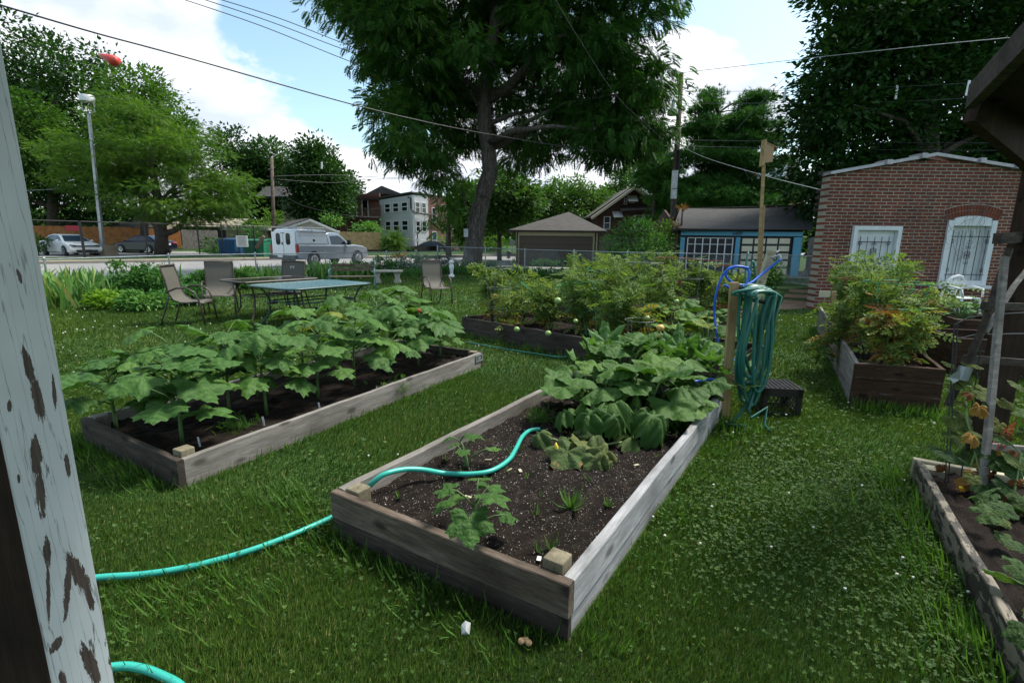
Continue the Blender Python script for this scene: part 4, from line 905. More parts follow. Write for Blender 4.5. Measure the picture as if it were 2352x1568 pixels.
# ---- blue garage
wallseg('side_wall', SIDE[0], SIDE[1], -.1, 2.5, 'brick_shed', bpy.data.objects['brick_shed'], zb=3.07, th=.14)
t = thing('blue_garage', (11, 24.2, 0), 'garage with light blue boards, black and cream doors and a gray shingle roof', 'garage')
Y = 24.2
def GX(u): return P(u, 560, Y).x
xl, xr = GX(1562), GX(1843)
def bx(m, u0, u1, v0, v1, dy, dep=.06):
    a = P(u0, v0, Y); b = P(u1, v1, Y); ax, bx_ = GX(u0), GX(u1); m.box((ax + bx_) / 2, Y + dy, (a.z + b.z) / 2, abs(bx_ - ax), dep, abs(a.z - b.z)); return m
m = MB(); m.box((xl + xr) / 2, Y + .15, 1.05, xr - xl, .1, 2.1); m.build('front_backing', M['dark_trim'], t)
for a_, b_ in (((xl - .02, Y + 3, 1.05), (.2, 5.6, 2.1)), ((xr, Y + 3, 1.05), (.2, 5.6, 2.1)), ((xl - .20, Y + .1, 1.0), (.16, .25, 2.0))): m = MB(); m.box(*a_, *b_); m.build('side_wall', M['brick_dark'], t)
m = MB(); bx(m, 1562, 1841, 530, 543, .0)
for u0, u1 in ((1562, 1572), (1689, 1699), (1822, 1841)): bx(m, u0, u1, 545, 634, .0)
m.build('blue_boards', M['blue_paint'], t)
m = MB(); bx(m, 1545, 1866, 525, 529, -.25, .1); m.build('fascia', M['dark_trim'], t)
m = MB(); bx(m, 1580, 1684, 546, 634, .10, .04); gd = m.build('garage_door', M['black_plastic'], t)
m = MB()
for k in range(7): u = 1580 + 104 * k / 6; bx(m, u - 1.1, u + 1.1, 546, 634, .06, .03)
for v in (546.5, 561, 583, 605, 630): bx(m, 1580, 1684, v - 1.2, v + 1.2, .05, .03)
m.build('muntin', M['white_trim'], gd)
m = MB(); bx(m, 1703, 1817, 546, 634, .10, .04); gd = m.build('garage_door', M['black_plastic'], t)
m = MB()
for r_ in range(5):
    for k in range(4): u = 1704.5 + 28.4 * k; v = 546 + 17.5 * r_; bx(m, u + 1.5, u + 25.5, v + 1.5, v + 14, .07, .03)
m.build('door_panel', M['cream'], gd)
ea = P(1545, 527, Y - .3); eb = P(1868, 526, Y - .3); ra = P(1562, 478, Y + 3); rb = P(1868, 470, Y + 3); m = MB(); n = 8; vs = []
for i in range(n + 1):
    for j in range(5):
        p = ea.lerp(eb, i / n).lerp(ra.lerp(rb, i / n), j / 4); p.z -= .10 * sin(pi * i / n) * (j / 4) ; vs.append(p)
m.add(vs, [(i * 5 + j, (i + 1) * 5 + j, (i + 1) * 5 + j + 1, i * 5 + j + 1) for i in range(n) for j in range(4)])
bk = [(ra.x, Y + 6.3, 2.1), (rb.x, Y + 6.3, 2.1)]
m.add([ra, rb, (bk[1]), (bk[0])], [(0, 1, 2, 3)]); o = m.build('roof', M['shingles'], t); sdm = o.modifiers.new('s', 'SOLIDIFY'); sdm.thickness = .06
for xq, zq in ((xl, ra.z), (xr, rb.z)): m = MB(); m.prism([(xq, Y + .2, 2.08), (xq, Y + 5.8, 2.08), (xq, Y + 3, zq - .1)], (.1, 0, 0)); m.build('gable', M['brick_dark'], t)
def text(s, loc, size, mt, parent=None, rx=90, rz=0, name='lettering', ext=.004):
    c = bpy.data.curves.new(name, 'FONT'); c.body = s; c.size = size; c.extrude = ext; c.align_x = 'CENTER'; c.align_y = 'CENTER'
    tmp = bpy.data.objects.new(name + '_tmp', c); COL.objects.link(tmp); dg = bpy.context.evaluated_depsgraph_get(); me = bpy.data.meshes.new_from_object(tmp.evaluated_get(dg))
    bpy.data.objects.remove(tmp); me.materials.clear(); me.materials.append(M[mt]); o = bpy.data.objects.new(name, me); COL.objects.link(o)
    if parent: o.parent = parent; loc = Vector(loc) - WL[parent]
    o.location = loc; o.rotation_euler = (R(rx), 0, R(rz)); return o
p = P(1694, 536.5, Y - .05); text('6409', p, .24, 'letter', t, name='house_number')
# ---- tan garage
t = thing('tan_garage', (3, 33, 0), 'cream garage with a wide brown door and brown hip roof behind the fence', 'garage'); Y = 32.5
a = P(1185, 560, Y); b = P(1372, 560, Y)
m = MB(); m.box((a.x + b.x) / 2, Y + .1, 1.1, b.x - a.x, .2, 2.3); m.box(b.x - .1, Y + 3.2, 1.1, .2, 6, 2.3); m.build('wall', M['siding_cream'], t)
m = MB(); c = P(1193, 541, Y); d = P(1362, 541, Y); m.box((c.x + d.x) / 2, Y - .01, c.z / 2, d.x - c.x, .06, c.z); gd = m.build('garage_door', M['brown_door'], t)
m = MB()
for k in range(4): m.box((c.x + d.x) / 2, Y - .045, .45 + k * .45, d.x - c.x - .1, .012, .02)
m.build('panel_line', M['dark_trim'], gd)
m = MB(); ez = 2.22
e = [(a.x - .55, Y - .5, ez), (b.x + .55, Y - .5, ez), (b.x + .65, Y + 6.6, ez), (a.x - .55, Y + 6.6, ez)]; ap = P(1313, 487, Y + 2.8); r1 = (ap.x - .2, Y + 2.7, ap.z); r2 = (ap.x, Y + 3.6, ap.z)
m.add(e + [r1, r2], [(0, 1, 4), (1, 2, 5, 4), (2, 3, 5), (3, 0, 4, 5)]); o = m.build('roof', M['shingles_tan'], t); sdm = o.modifiers.new('s', 'SOLIDIFY'); sdm.thickness = .08
m = MB(); m.beam((e[0][0], e[0][1] - .05, ez - .05), (e[1][0], e[1][1] - .05, ez - .05), .1, .12); m.tube([(b.x - .2, Y - .4, ez - .1), (b.x - .15, Y - .1, ez - .35), (b.x - .15, Y - .08, .1)], .04, 6); m.tube([(a.x + .1, Y - .4, ez - .1), (a.x + .08, Y - .1, ez - .35), (a.x + .08, Y - .08, .1)], .04, 6)
m.build('gutter', M['dark_trim'], t)
board_f = MB(); board_f.box(b.x + 1.6, Y + .5, .95, 2.8, .05, 1.9); tag(board_f.build('plank_fence', M['fence_gray']), 'brown plank fence panel between the tan garage and the bungalow bushes', 'fence')
# ---- brick bungalow
t = thing('brick_bungalow', (12, 50, 0), 'dark brick bungalow with a cream gabled roof edge and white windows', 'house'); Y = 48
gl = P(1362, 498, Y); gp = P(1455, 432, Y); gr = P(1540, 490, Y); zb_ = -.2
m = MB(); m.prism([(gl.x + .5, Y, zb_), (gr.x, Y, zb_), (gr.x, Y, gr.z), (gp.x, Y, gp.z - .25), (gl.x + .5, Y, gl.z)], (0, 8, 0)); m.build('wall', M['brick_dark'], t)
m = MB(); m.beam((gl.x - .2, Y - .5, gl.z - .15), (gp.x, Y - .5, gp.z), .9, .22, up=(0, 0, 1)); m.beam((gp.x, Y - .5, gp.z), (gr.x + .2, Y - .5, gr.z - .2), .9, .22); m.build('gable_trim', M['siding_cream'], t)
m = MB(); m.prism([(gl.x - .3, Y - .2, gl.z - .1), (gp.x, Y - .2, gp.z + .1), (gp.x, Y - .2, gp.z + .25), (gl.x - .4, Y - .2, gl.z + .05)], (0, 8.5, 0)); m.prism([(gp.x, Y - .2, gp.z + .1), (gr.x + .3, Y - .2, gr.z - .1), (gr.x + .4, Y - .2, gr.z + .05), (gp.x, Y - .2, gp.z + .25)], (0, 8.5, 0)); m.build('roof', M['shingles_tan'], t)
m = MB(); q1 = P(1425, 467, Y - .6); q2 = P(1515, 463, Y - .6); m.prism([(q1.x, Y, q1.z - .4), (q2.x, Y, q2.z - .4), (q2.x, Y - 1.2, q2.z - .75), (q1.x, Y - 1.2, q1.z - .75)], (0, 0, .1)); m.build('porch_roof', M['shingles_tan'], t)
A_, B_ = (P(1380, 500, Y).x, Y), (P(1530, 500, Y).x, Y)
def fu(u): return (P(u, 500, Y).x - A_[0]) / (B_[0] - A_[0])
for u0, u1, v0, v1, mu in ((1387, 1402, 497, 527, 0), (1458, 1476, 494, 530, 0), (1479, 1495, 494, 530, 0), (1431, 1438, 455, 470, 0), (1443, 1455, 453, 466, 0)):
    win(t, A_, B_, fu(u0), fu(u1), P(u0, v1, Y).z, P(u0, v0, Y).z, mull=mu, glass='sky_glass')
m = MB()
for u, v in ((1407, 497), (1441, 461)): p = P(u, v, Y - .3); m.prism([(p.x, Y, p.z + .45), (p.x + .9, Y, p.z + .45), (p.x + .9, Y - .8, p.z - .1), (p.x, Y - .8, p.z - .1)], (0, 0, .05))
m.build('awning', M['white_trim'], t)
# ---- white house glimpsed through the pines
t = thing('white_house', (30, 62, 0), 'pale house with white dormer windows glimpsed through the pines', 'house'); Y = 62
a = P(1640, 440, Y); b = P(1850, 440, Y); m = MB(); m.box((a.x + b.x) / 2, Y + 4, 4, b.x - a.x, 8, 8.3); m.build('wall', M['red_brick_plain'], t)
m = MB(); m.prism([(a.x - .5, Y - .5, 8.1), (b.x + .5, Y - .5, 8.1), (b.x + .5, Y + 4, 12), (a.x - .5, Y + 4, 12)], (0, .1, .2)); m.build('roof', M['shingles_tan'], t)
for u0, u1, v0, v1 in ((1688, 1716, 402, 430), (1762, 1800, 388, 420)):
    c = P(u0, v0, Y - 1); d = P(u1, v1, Y - 1); m = MB(); m.box((c.x + d.x) / 2, Y, (c.z + d.z) / 2 + .2, d.x - c.x + .4, 2, c.z - d.z + .6); m.build('dormer', M['white_trim'], t)
    win(t, (c.x, Y - 1), (d.x, Y - 1), .05, .95, d.z, c.z, mull=1, glass='sky_glass')
# ---- bay house across the street
t = thing('bay_house', (-12, 60, .6), 'two-storey brick house with a white sided corner bay and black downspout', 'house')
def Q(u, Y_): p = P(u, 500, Y_); return (p.x, p.y)
def Z(v, Y_, u=930): return P(u, v, Y_).z
w0, w1, w2, w3, w4 = Q(795, 66), Q(873, 64), Q(948, 58), Q(984, 60.5), Q(1050, 66)
wallseg('brick_wall', w0, w1, .4, Z(448, 66), 'brick_house', t); wallseg('bay_wall', w1, w2, .4, Z(457, 62), 'siding_white', t, zb=Z(449, 59)); wallseg('bay_wall', w2, w3, .4, Z(449, 59), 'siding_white', t, zb=Z(450, 60.5))
wallseg('brick_wall', w3, w4, .4, Z(445, 60.5), 'brick_house', t, zb=Z(452, 66)); wallseg('rear_wall', w4, Q(1090, 80), .4, 7.4, 'brick_house', t)
m = MB(); zt_ = Z(447, 60); m.prism([(w1[0], w1[1], zt_ - .1), (w2[0], w2[1] - .3, zt_), (w3[0], w3[1] - .2, zt_), (w4[0], w4[1], zt_), (w4[0], w4[1] + 14, zt_ + .3), (w0[0], w0[1] + 14, zt_ + .3), (w0[0], w0[1], zt_)], (0, 0, .15))
p1 = P(840, 445, 70); p2 = P(885, 430, 72); p3 = P(925, 446, 70); m.prism([(p1.x, 70, p1.z), (p3.x, 70, p3.z), (p2.x, 70, p2.z)], (0, 6, 0)); m.build('roof', M['shingles_tan'], t)
L12 = lambda f: f
for f0, f1 in ((.17, .36), (.43, .62), (.69, .88)):
    win(t, w1, w2, f0, f1, Z(488, 61), Z(466, 61), mull=0); win(t, w1, w2, f0, f1, Z(531, 61), Z(507, 61), mull=0)
for f0, f1 in ((.15, .43), (.55, .83)):
    win(t, w2, w3, f0, f1, Z(489, 59.5), Z(465, 59.5), mull=0); win(t, w2, w3, f0, f1, Z(532, 59.5), Z(508, 59.5), mull=0)
for f0, f1, v0, v1 in ((.10, .24, 511, 485 - 8), (.42, .55, 532, 512), (.42, .55, 488, 468), (.8, .9, 532, 514), (.8, .9, 490, 470)): win(t, w3, w4, f0, f1, Z(v0, 62), Z(v1, 62), mull=0)
for f0, f1, v0, v1 in ((.18, .34, 500, 460), (.5, .68, 500, 460), (.2, .34, 545, 520), (.5, .62, 545, 522)): win(t, w0, w1, f0, f1, Z(v0, 65), Z(v1, 65), mull=0, bars=False)
win(t, w3, w4, .10, .25, Z(566, 61.5), Z(531, 61.5), frame='white_trim', glass='blue_door', mull=0, name='door', bars=False)
m = MB(); q = lambda u, v, Y_: P(u, v, Y_)
m.tube([q(936, 452, 58), q(943, 456, 58), q(944, 480, 58), q(950, 487, 57.8), q(975, 492, 59.3), q(1000, 494, 61)], .09, 6); m.build('downspout', M['black_metal'], t)
bal = MB(); y_ = 62.5
for u in (777, 793, 829, 873): bal.beam(q(u, 470, y_), q(u, 470, y_) - Vector((0, 0, 1.4 if u in (873,) else 4.6)), .16, .16)
bal.beam(q(772, 497, y_), q(873, 499, y_), .6, .25); bal.beam(q(775, 477, y_), q(873, 480, y_), .1, .1)
for k in range(26): u = 776 + k * 3.8; bal.beam(q(u, 478, y_), q(u, 496, y_), .04, .04)
bal.build('balcony', M['pole_wood'], t)
m = MB(); a = Vector((*w0, 0)); bb = Vector((*w1, 0)); m.beam(Vector((w0[0], w0[1] - 1, 6.6)), Vector((w1[0], w1[1] - .1, 6.5)), .5, .15); m.build('cornice', M['dark_trim'], t)
# brick neighbour further left, tan-sided house behind the tree
t = thing('brick_flat', (-22, 72, .6), 'plain dark brick building half hidden behind the dense roadside tree', 'house')
wallseg('brick_wall', Q(690, 74), Q(800, 70), .4, P(760, 455, 72).z, 'brick_house', t); win(t, Q(690, 74), Q(800, 70), .6, .7, P(750, 542, 72).z, P(750, 520, 72).z, mull=0, frame='dark_trim')
m = MB(); p = P(745, 456, 72); m.box(p.x, 76, p.z + .1, 8, 8.5, .25); m.build('roof', M['shingles'], t)
t = thing('tan_house', (-30, 66, .6), 'tan-sided two-storey house with dark windows behind the white garage', 'house')
wallseg('wall', Q(650, 66), Q(740, 63), .4, P(690, 458, 65).z, 'siding_tan', t)
for v0, v1 in ((487, 463), (520, 512)): win(t, Q(650, 66), Q(740, 63), .12, .38, P(690, v0, 65).z, P(690, v1, 65).z, frame='dark_trim', mull=1)
m = MB(); p = P(690, 455, 68); m.prism([(p.x - 4, 64, p.z - .3), (p.x + 3.5, 63, p.z - .3), (p.x + 3.5, 67, p.z + 1.2), (p.x - 4, 67, p.z + 1.2)], (0, 0, .15)); m.build('roof', M['shingles'], t)
# ---- white garage by the alley
t = thing('white_garage', (-19, 46, .2), 'low white-sided garage with a gabled end behind the pickup', 'garage'); Y = 44
a, b, c = P(652, 527, Y), P(714, 506, Y), P(774, 533, Y)
m = MB(); m.prism([(a.x, Y, .1), (c.x, Y, .1), (c.x, Y, c.z - .05), (b.x, Y, b.z - .1), (a.x, Y, a.z - .05)], (-3.2, 5, 0)); m.build('wall', M['siding_pink'], t)
m = MB(); m.beam((a.x - .25, Y - .1, a.z - .05), (b.x, Y - .1, b.z), .2, .18); m.beam((b.x, Y - .1, b.z), (c.x + .25, Y - .1, c.z - .05), .2, .18); m.build('gable_trim', M['white_trim'], t)
m = MB(); dv = Vector((-4.2, 6, 0)); o1 = Vector((a.x - .3, Y - .1, a.z)); o2 = Vector((b.x, Y - .1, b.z + .1)); o3 = Vector((c.x + .3, Y - .1, c.z)); m.prism([o1, o2, o2 + Vector((0, 0, .1)), o1 + Vector((0, 0, .1))], dv); m.prism([o2, o3, o3 + Vector((0, 0, .1)), o2 + Vector((0, 0, .1))], dv); m.build('roof', M['shingles'], t)
m = MB(); p = P(775, 530, Y - .2); m.tube([(p.x + .15, Y - .2, p.z), (p.x - .1, Y - .15, p.z - .35), (p.x - .1, Y - .15, .2)], .05, 6); m.build('downspout', M['white_trim'], t)
def fence_panel(name, a, b, z0, h, mt, label, pk=.14, group='wooden fences', posts=True):
    a = Vector((a[0], a[1], z0)); b = Vector((b[0], b[1], z0)); d = (b - a); L = d.length; d /= L; t = thing(name, a, label, 'fence', group); r_ = random.Random(1)
    m = MB(); n = int(L / pk)
    for i in range(n): x = a + d * (i + .5) * L / n; hh = h + r_.uniform(-.02, .02); m.box(x.x, x.y, z0 + hh / 2, L / n - .008, .02 + .006 * (i % 2), hh, math.atan2(d.y, d.x))
    m.build('pickets', M[mt], t)
    m = MB()
    for z in (.3, h - .3): m.beam(a + Vector((0, .05, z)), b + Vector((0, .05, z)), .04, .09)
    m.build('rail', M[mt], t); return t
fence_panel('wooden_fence', Q(776, 50), Q(872, 52), .55, 1.75, 'fence_tan', 'tan picket fence between the white garage and the bay house')
t = fence_panel('wooden_fence', (P(40, 540, 41).x, 41), (P(303, 540, 45).x, 45), .55, 1.85, 'fence_red', 'orange-brown board fence behind the white parked sedan')
a = P(167, 524, 41.6); m = MB(); m.box(a.x, a.y, a.z, .95, .03, .42, R(19)); sg = m.build('fence_sign', M['sign_red'], t)
fence_panel('wooden_fence', (P(303, 540, 45).x, 45.02), (P(415, 540, 48).x, 48), .55, 1.8, 'fence_red', 'orange-brown board fence behind the navy sedan and the small tree')
fence_panel('wooden_fence', (P(417, 540, 47).x, 47), (P(500, 540, 50).x, 50), .5, 1.8, 'fence_gray', 'dark gray board fence right of the orange-brown one')
fence_panel('wooden_fence', (14.05, 23.9), (15.4, 22.6), 0, 1.85, 'fence_gray', 'weathered gray plank fence between the blue garage and the brick shed')
# black chain-link along the sidewalk
t = thing('black_fence', onS(200, 41), 'tall black chain-link fence between the sidewalk and the parked cars', 'fence')
us = (60, 195, 341, 460, 515, 551, 588, 640); pts = [onS(u, 41.0, 590) for u in us]
for i, p in enumerate(pts): m = MB(); m.tube([(p.x, p.y, .1), (p.x, p.y, 2.5)], .075 if i == 1 else .045, 6); m.build('fence_post', M['black_metal'], t)
m = MB(); m.tube([(p.x, p.y, 2.45) for p in pts], .035, 5); m.build('top_rail', M['black_metal'], t)
m = MB(); a, b = pts[0], pts[-1]; L = (b - a).length; d = (b - a) / L
for i in range(int(L / .12)):
    for s in (1, -1):
        x0 = i * .12; x1 = x0 + s * 1.7
        if 0 < x1 < L: m.tube([a + d * x0 + Vector((0, 0, .2)), a + d * x1 + Vector((0, 0, 2.4))], .003, 3, cap=False)
m.build('wire_mesh', M['black_metal'], t)
# retaining wall & light fence before the bay house
a, b = Q(740, 55), Q(945, 57); m = MB(); m.beam((a[0], a[1], .45), (b[0], b[1], .45), .3, .9); tag(m.build('retaining_wall', M['kerb_stone']), 'low tan concrete retaining wall below the bay house lawn', 'wall')
chainlink('yard_fence', [(*Q(800, 56.5), .6), (*Q(860, 57), .6), (*Q(940, 57.5), .6), (*Q(1010, 58.5), .4)], [1.1] * 4, 'short wire yard fence on the retaining wall before the bay house', spacing=.25, wr=.004, group=None)
m = MB(); a, b = Q(745, 58), Q(930, 60); m.prism([(a[0], a[1] - 2, .6), (b[0], b[1] - 2, .6), (b[0], b[1] + 1, .9), (a[0], a[1] + 4, .9)], (0, 0, .02)); m.build('bay_house_lawn', M['turf_far'], None, kind='structure')
# small far roofs behind the left fence
t = thing('dark_roofed_shed', (-36, 52, .6), 'dark gable-roofed shed beyond the orange-brown fence', 'shed'); p = P(316, 524, 52); pk_ = P(316, 506, 52)
m = MB(); m.box(p.x, 54, (p.z + .5) / 2 + .2, 4.6, 3, p.z); m.build('wall', M['siding_tan'], t); m = MB(); m.prism([(p.x - 2.7, 52, p.z), (p.x + 2.7, 52, p.z), (p.x + 1.8, 53.5, pk_.z), (p.x - 1.8, 53.5, pk_.z)], (0, 0, .1)); m.build('roof', M['shingles'], t)
t = thing('tan_roofed_shed', (-28, 54, .6), 'low tan-roofed outbuilding under the bright green tree', 'shed'); p = P(460, 522, 54); pk_ = P(460, 501, 54)
m = MB(); m.box(p.x, 57, p.z / 2 + .2, 7.5, 4, p.z - .1); m.build('wall', M['dark_trim'], t); m = MB(); m.prism([(p.x - 4, 54, p.z), (p.x + 4, 54, p.z), (p.x + 4, 56.5, pk_.z), (p.x - 4, 56.5, pk_.z)], (0, 0, .1)); m.build('roof', M['siding_tan'], t)
t = thing('garage_lean_to', (-26, 47, .2), 'low pale lean-to beside the white garage', 'shed'); p = P(560, 540, 46); m = MB(); m.box(p.x, 48, 1.3, 3.8, 3, 2.0); m.build('wall', M['siding_tan'], t); m = MB(); m.box(p.x, 47.9, 2.4, 4.4, 3.6, .22); m.build('roof', M['siding_pink'], t)
# bins
def bin_(u0, u1, v0, v1, Y_, mt, label, z0):
    a = P(u0, v1, Y_); b = P(u1, v0, Y_); w_ = b.x - a.x; h_ = 1.15; t = thing('waste_bin', (a.x + w_ / 2, Y_, z0), label, 'bin', 'bins by the alley'); c = a.x + w_ / 2
    m = MB(); m.add([(c - w_ / 2 * s, Y_ - .6 * s, z) for s, z in ((.9, z0),)] + [(c + w_ / 2 * .9, Y_ - .54, z0), (c + w_ / 2 * .9, Y_ + .54, z0), (c - w_ / 2 * .9, Y_ + .54, z0), (c - w_ / 2, Y_ - .6, z0 + h_), (c + w_ / 2, Y_ - .6, z0 + h_), (c + w_ / 2, Y_ + .6, z0 + h_ + .1), (c - w_ / 2, Y_ + .6, z0 + h_ + .1)], [(3, 2, 1, 0), (4, 5, 6, 7), (0, 1, 5, 4), (1, 2, 6, 5), (2, 3, 7, 6), (3, 0, 4, 7)])
    for k in range(5): m.box(c - w_ * .36 + k * w_ * .18, Y_ - .62, z0 + h_ / 2, .05, .06, h_ * .85)
    m.build('bin_body', M[mt], t); m = MB(); m.prism([(c - w_ / 2 - .04, Y_ - .68, z0 + h_ + .02), (c + w_ / 2 + .04, Y_ - .68, z0 + h_ + .02), (c + w_ / 2 + .04, Y_ + .66, z0 + h_ + .14), (c - w_ / 2 - .04, Y_ + .66, z0 + h_ + .14)], (0, 0, .07)); m.build('lid', M[mt], t)
bin_(513, 548, 553, 583, 39, 'blue_bin', 'blue waste bin behind the black fence', .2); bin_(566, 614, 556, 584, 39, 'green_bin', 'green dumpster beside the white garage wall', .15)
t = thing('board_sign', (*Q(556, 36.5), .2), 'pale tilted board sign lined with dark writing in front of the green dumpster', 'sign'); p = P(556, 554, 36.5)
m = MB(); m.box(p.x, 36.5, p.z, .85, .03, .8, 0); m.build('sign_board', M['sign_white'], t)
m = MB()
for k in range(8): m.box(p.x, 36.47, p.z - .3 + k * .085, .68 - .1 * (k % 3), .01, .022)
m.build('writing_lines', M['letter'], t); m = MB(); m.box(p.x, 36.55, p.z / 2, .08, .05, p.z); m.build('sign_post', M['black_metal'], t)
m = MB(); a = P(588, 570, 38); b = P(606, 543, 38); m.beam(a, b, .25, .2); tag(m.build('propped_beam', M['pole_wood']), 'brown timber propped up out of the green dumpster', 'timber')
# ---------------------------------------------------------------- lamp, poles
t = thing('street_lamp', (-28.69, 35, .26), 'tall gray pole lamp with a drum head on a concrete block', 'street lamp'); b = Vector((-28.69, 35, .2)); tp = P(204, 262, 35)
m = MB(); m.box(b.x, b.y, .55, 1.15, 1.15, .75); bevel(m.build('concrete_base', M['concrete'], t), .03)
m = MB(); m.beam(b + Vector((0, 0, .7)), tp, .2, .2, w2=.14, h2=.14); m.box(b.x, b.y, .96, .45, .45, .08); m.build('pole', M['galv'], t)
hd = P(200, 228, 35); m = MB(); m.lathe([(.34, -.2), (.41, -.16), (.43, .12), (.37, .24), (.16, .28)], (hd.x, hd.y, hd.z), 18); m.build('lamp_head', M['lamp_white'], t, smooth='auto')
m = MB()
for s in (-1, 1): m.tube([(hd.x + s * .4, hd.y, hd.z - .1), (hd.x + s * .4, hd.y, hd.z - .6), (hd.x + s * .4, hd.y, hd.z - .78), (tp.x, tp.y, tp.z)], .03, 6)
m.build('yoke', M['galv'], t)
t = thing('utility_pole', (8.4, 26, 0), 'leaning wooden utility pole with lamp and meter boxes, between the garages', 'utility pole')
b = P(1540, 605, 26); b.z = 0; tp = P(1565, 168, 26); m = MB(); m.tube([b, b.lerp(tp, .5), tp], [.17, .145, .11], 10); m.build('pole', M['pole_wood'], t, smooth=True)
def up_(v): f = (605 - v) / (605 - 168); return b.lerp(tp, f)
m = MB(); c = up_(185); e = P(1548, 166, 26); m.beam(c, e, .09, .11); m.beam(up_(215), e.lerp(c, .3), .05, .05); m.build('crossarm', M['pole_wood'], t)
m = MB()
for k in range(3): p = up_(190 + k * 12) + Vector((.22 + .1 * k, -.1, 0)); m.lathe([(.03, 0), (.06, .05), (.04, .1), (.05, .16)], p, 8)
m.lathe([(.03, 0), (.06, .05), (.04, .1), (.02, .14)], e, 8); m.tube([up_(205), up_(200) + Vector((.5, -.1, .1)), up_(190) + Vector((.6, -.1, 0))], .02, 5); m.build('insulator', M['black_metal'], t)
m = MB(); p = up_(245) + Vector((-.35, -.1, 0)); m.lathe([(.05, .45), (.09, .3), (.08, .12), (.25, 0), (.27, -.22), (.2, -.26)], p, 12); m.tube([p + Vector((0, 0, .2)), up_(250)], .025, 5); m.build('lamp', M['lamp_white'], t, smooth='auto')
m = MB()
for v, h_ in ((395, .9), (425, .5)): p = up_(v) + Vector((-.1, -.22, 0)); m.box(p.x, p.y, p.z, .26, .16, h_)
m.build('meter_box', M['galv'], t); m = MB(); m.tube([up_(330) + Vector((.05, -.15, 0)), up_(480) + Vector((0, -.17, 0))], .1, 6); m.build('conduit', M['black_metal'], t)
t = thing('utility_pole', (-21, 43, .2), 'weathered wooden utility pole beside the white garage', 'utility pole'); b = P(628, 560, 40); b.z = .2; tp = P(624, 362, 40)
m = MB(); m.tube([b, tp], [.16, .12], 8); m.build('pole', M['pole_wood'], t, smooth=True)
m = MB(); p = P(625, 406, 40); m.tube([p + Vector((-.4, 0, 0)), p + Vector((.3, 0, 0))], .04, 5); m.build('bracket', M['black_metal'], t)
# bat house on pole
t = thing('bat_house', (6.4, 13, 0), 'pale wooden nest box on a tall timber pole rising over the tomatoes', 'nest box'); b = P(1744, 640, 13); b.z = 0; tp = P(1757, 326, 13)
m = MB(); m.beam(b, tp, .075, .04, up=(0, 1, 0)); o = m.build('pole', M['wood_new'], t); m = MB(); m.beam(b + Vector((.055, 0, 0)), b.lerp(tp, .62) + Vector((.055, 0, 0)), .035, .09, up=(0, 1, 0)); m.build('pole_batten', M['tan_wood'], t)
m = MB(); c = P(1761, 350, 12.95); m.prism([(c.x - .06, 12.88, c.z - .26), (c.x + .14, 12.88, c.z - .23), (c.x + .14, 12.88, c.z + .12), (c.x - .06, 12.88, c.z + .20)], (0, .16, 0)); m.build('box', M['tan_wood'], t)
m = MB(); m.box(c.x - .085, 12.96, c.z - .02, .04, .2, .62); m.build('back_board', M['wood_new'], t)
m = MB(); m.prism([(c.x - .06, 12.86, c.z + .225), (c.x + .23, 12.86, c.z + .10), (c.x + .23, 12.86, c.z + .085), (c.x - .06, 12.86, c.z + .205)], (0, .2, 0)); m.build('lid', M['tan_wood'], t)
# wires
def wire(pts, r_, mt, label, n=6):
    o = hose('power_line', pts, r_, mt, None, n); tag(o, label, 'power line', 'overhead wires'); return o
wire([P(-60, -5, 9), P(0, 12, 9.3), P(215, 75, 10.2), P(430, 133, 11.5), P(860, 253, 15), P(1130, 310, 18.5), P(1400, 350, 22.5), P(1545, 356, 26)], .016, 'black_metal', 'thick black cable sagging across the whole sky to the leaning pole')
wire([P(400, -8, 30), P(600, 60, 31), P(800, 140, 33), P(1000, 215, 36)], .022, 'black_metal', 'lowest of three parallel thin lines at the top behind the big tree')
wire([P(440, -10, 30), P(620, 50, 31), P(800, 118, 33), P(1000, 190, 36)], .022, 'black_metal', 'middle of three parallel thin lines at the top behind the big tree')
wire([P(475, -10, 30), P(640, 42, 31), P(800, 104, 33), P(1000, 175, 36)], .022, 'black_metal', 'uppermost of three parallel thin lines at the top behind the big tree')
wire([P(1270, -10, 9), P(1330, 90, 11), P(1420, 225, 15), P(1500, 300, 19), P(1543, 340, 26)], .006, 'black_metal', 'dark line dropping steeply through the big crown to the leaning pole')
wire([P(1562, 168, 26), P(1850, 135, 22), P(2120, 106, 18), P(2352, 84, 15), P(2450, 74, 14)], .012, 'galv', 'pale wire from the leaning pole top to the upper right')
wire([P(1545, 322, 26), P(1850, 326, 24), P(2100, 328, 22), P(2400, 330, 20)], .016, 'black_metal', 'dark cable running level above the bat house')
wire([P(1545, 336, 26), P(1850, 342, 24), P(2100, 345, 22), P(2400, 346, 20)], .016, 'black_metal', 'dark cable just under the level one, above the shed roof')
wire([P(1548, 328, 26), P(1620, 362, 22), P(1750, 402, 17), P(1900, 440, 11.9)], .010, 'galv', 'pale service wire sloping down to the shed corner')
wire([P(1568, 212, 26), P(1800, 208, 24), P(2050, 200, 22), P(2250, 190, 20)], .008, 'wire_gray', 'upper faint line held by the white spacers')
wire([P(1568, 238, 26), P(1800, 237, 24), P(2050, 234, 22), P(2250, 224, 20)], .008, 'wire_gray', 'lower faint line held by the white spacers')
wire([P(1810, 170, 30), P(1740, 245, 30), P(1690, 300, 30)], .012, 'wire_gray', 'thin guy wire slanting down before the pines')
wire([P(56, 438, 41), P(150, 434, 41), P(260, 432, 41)], .016, 'galv', 'pale wire crossing behind the street lamp pole')
wire([P(624, 405, 40), P(760, 402, 44), P(900, 408, 50), P(1000, 404, 55)], .02, 'black_metal', 'dark line from the roadside pole toward the bay house')
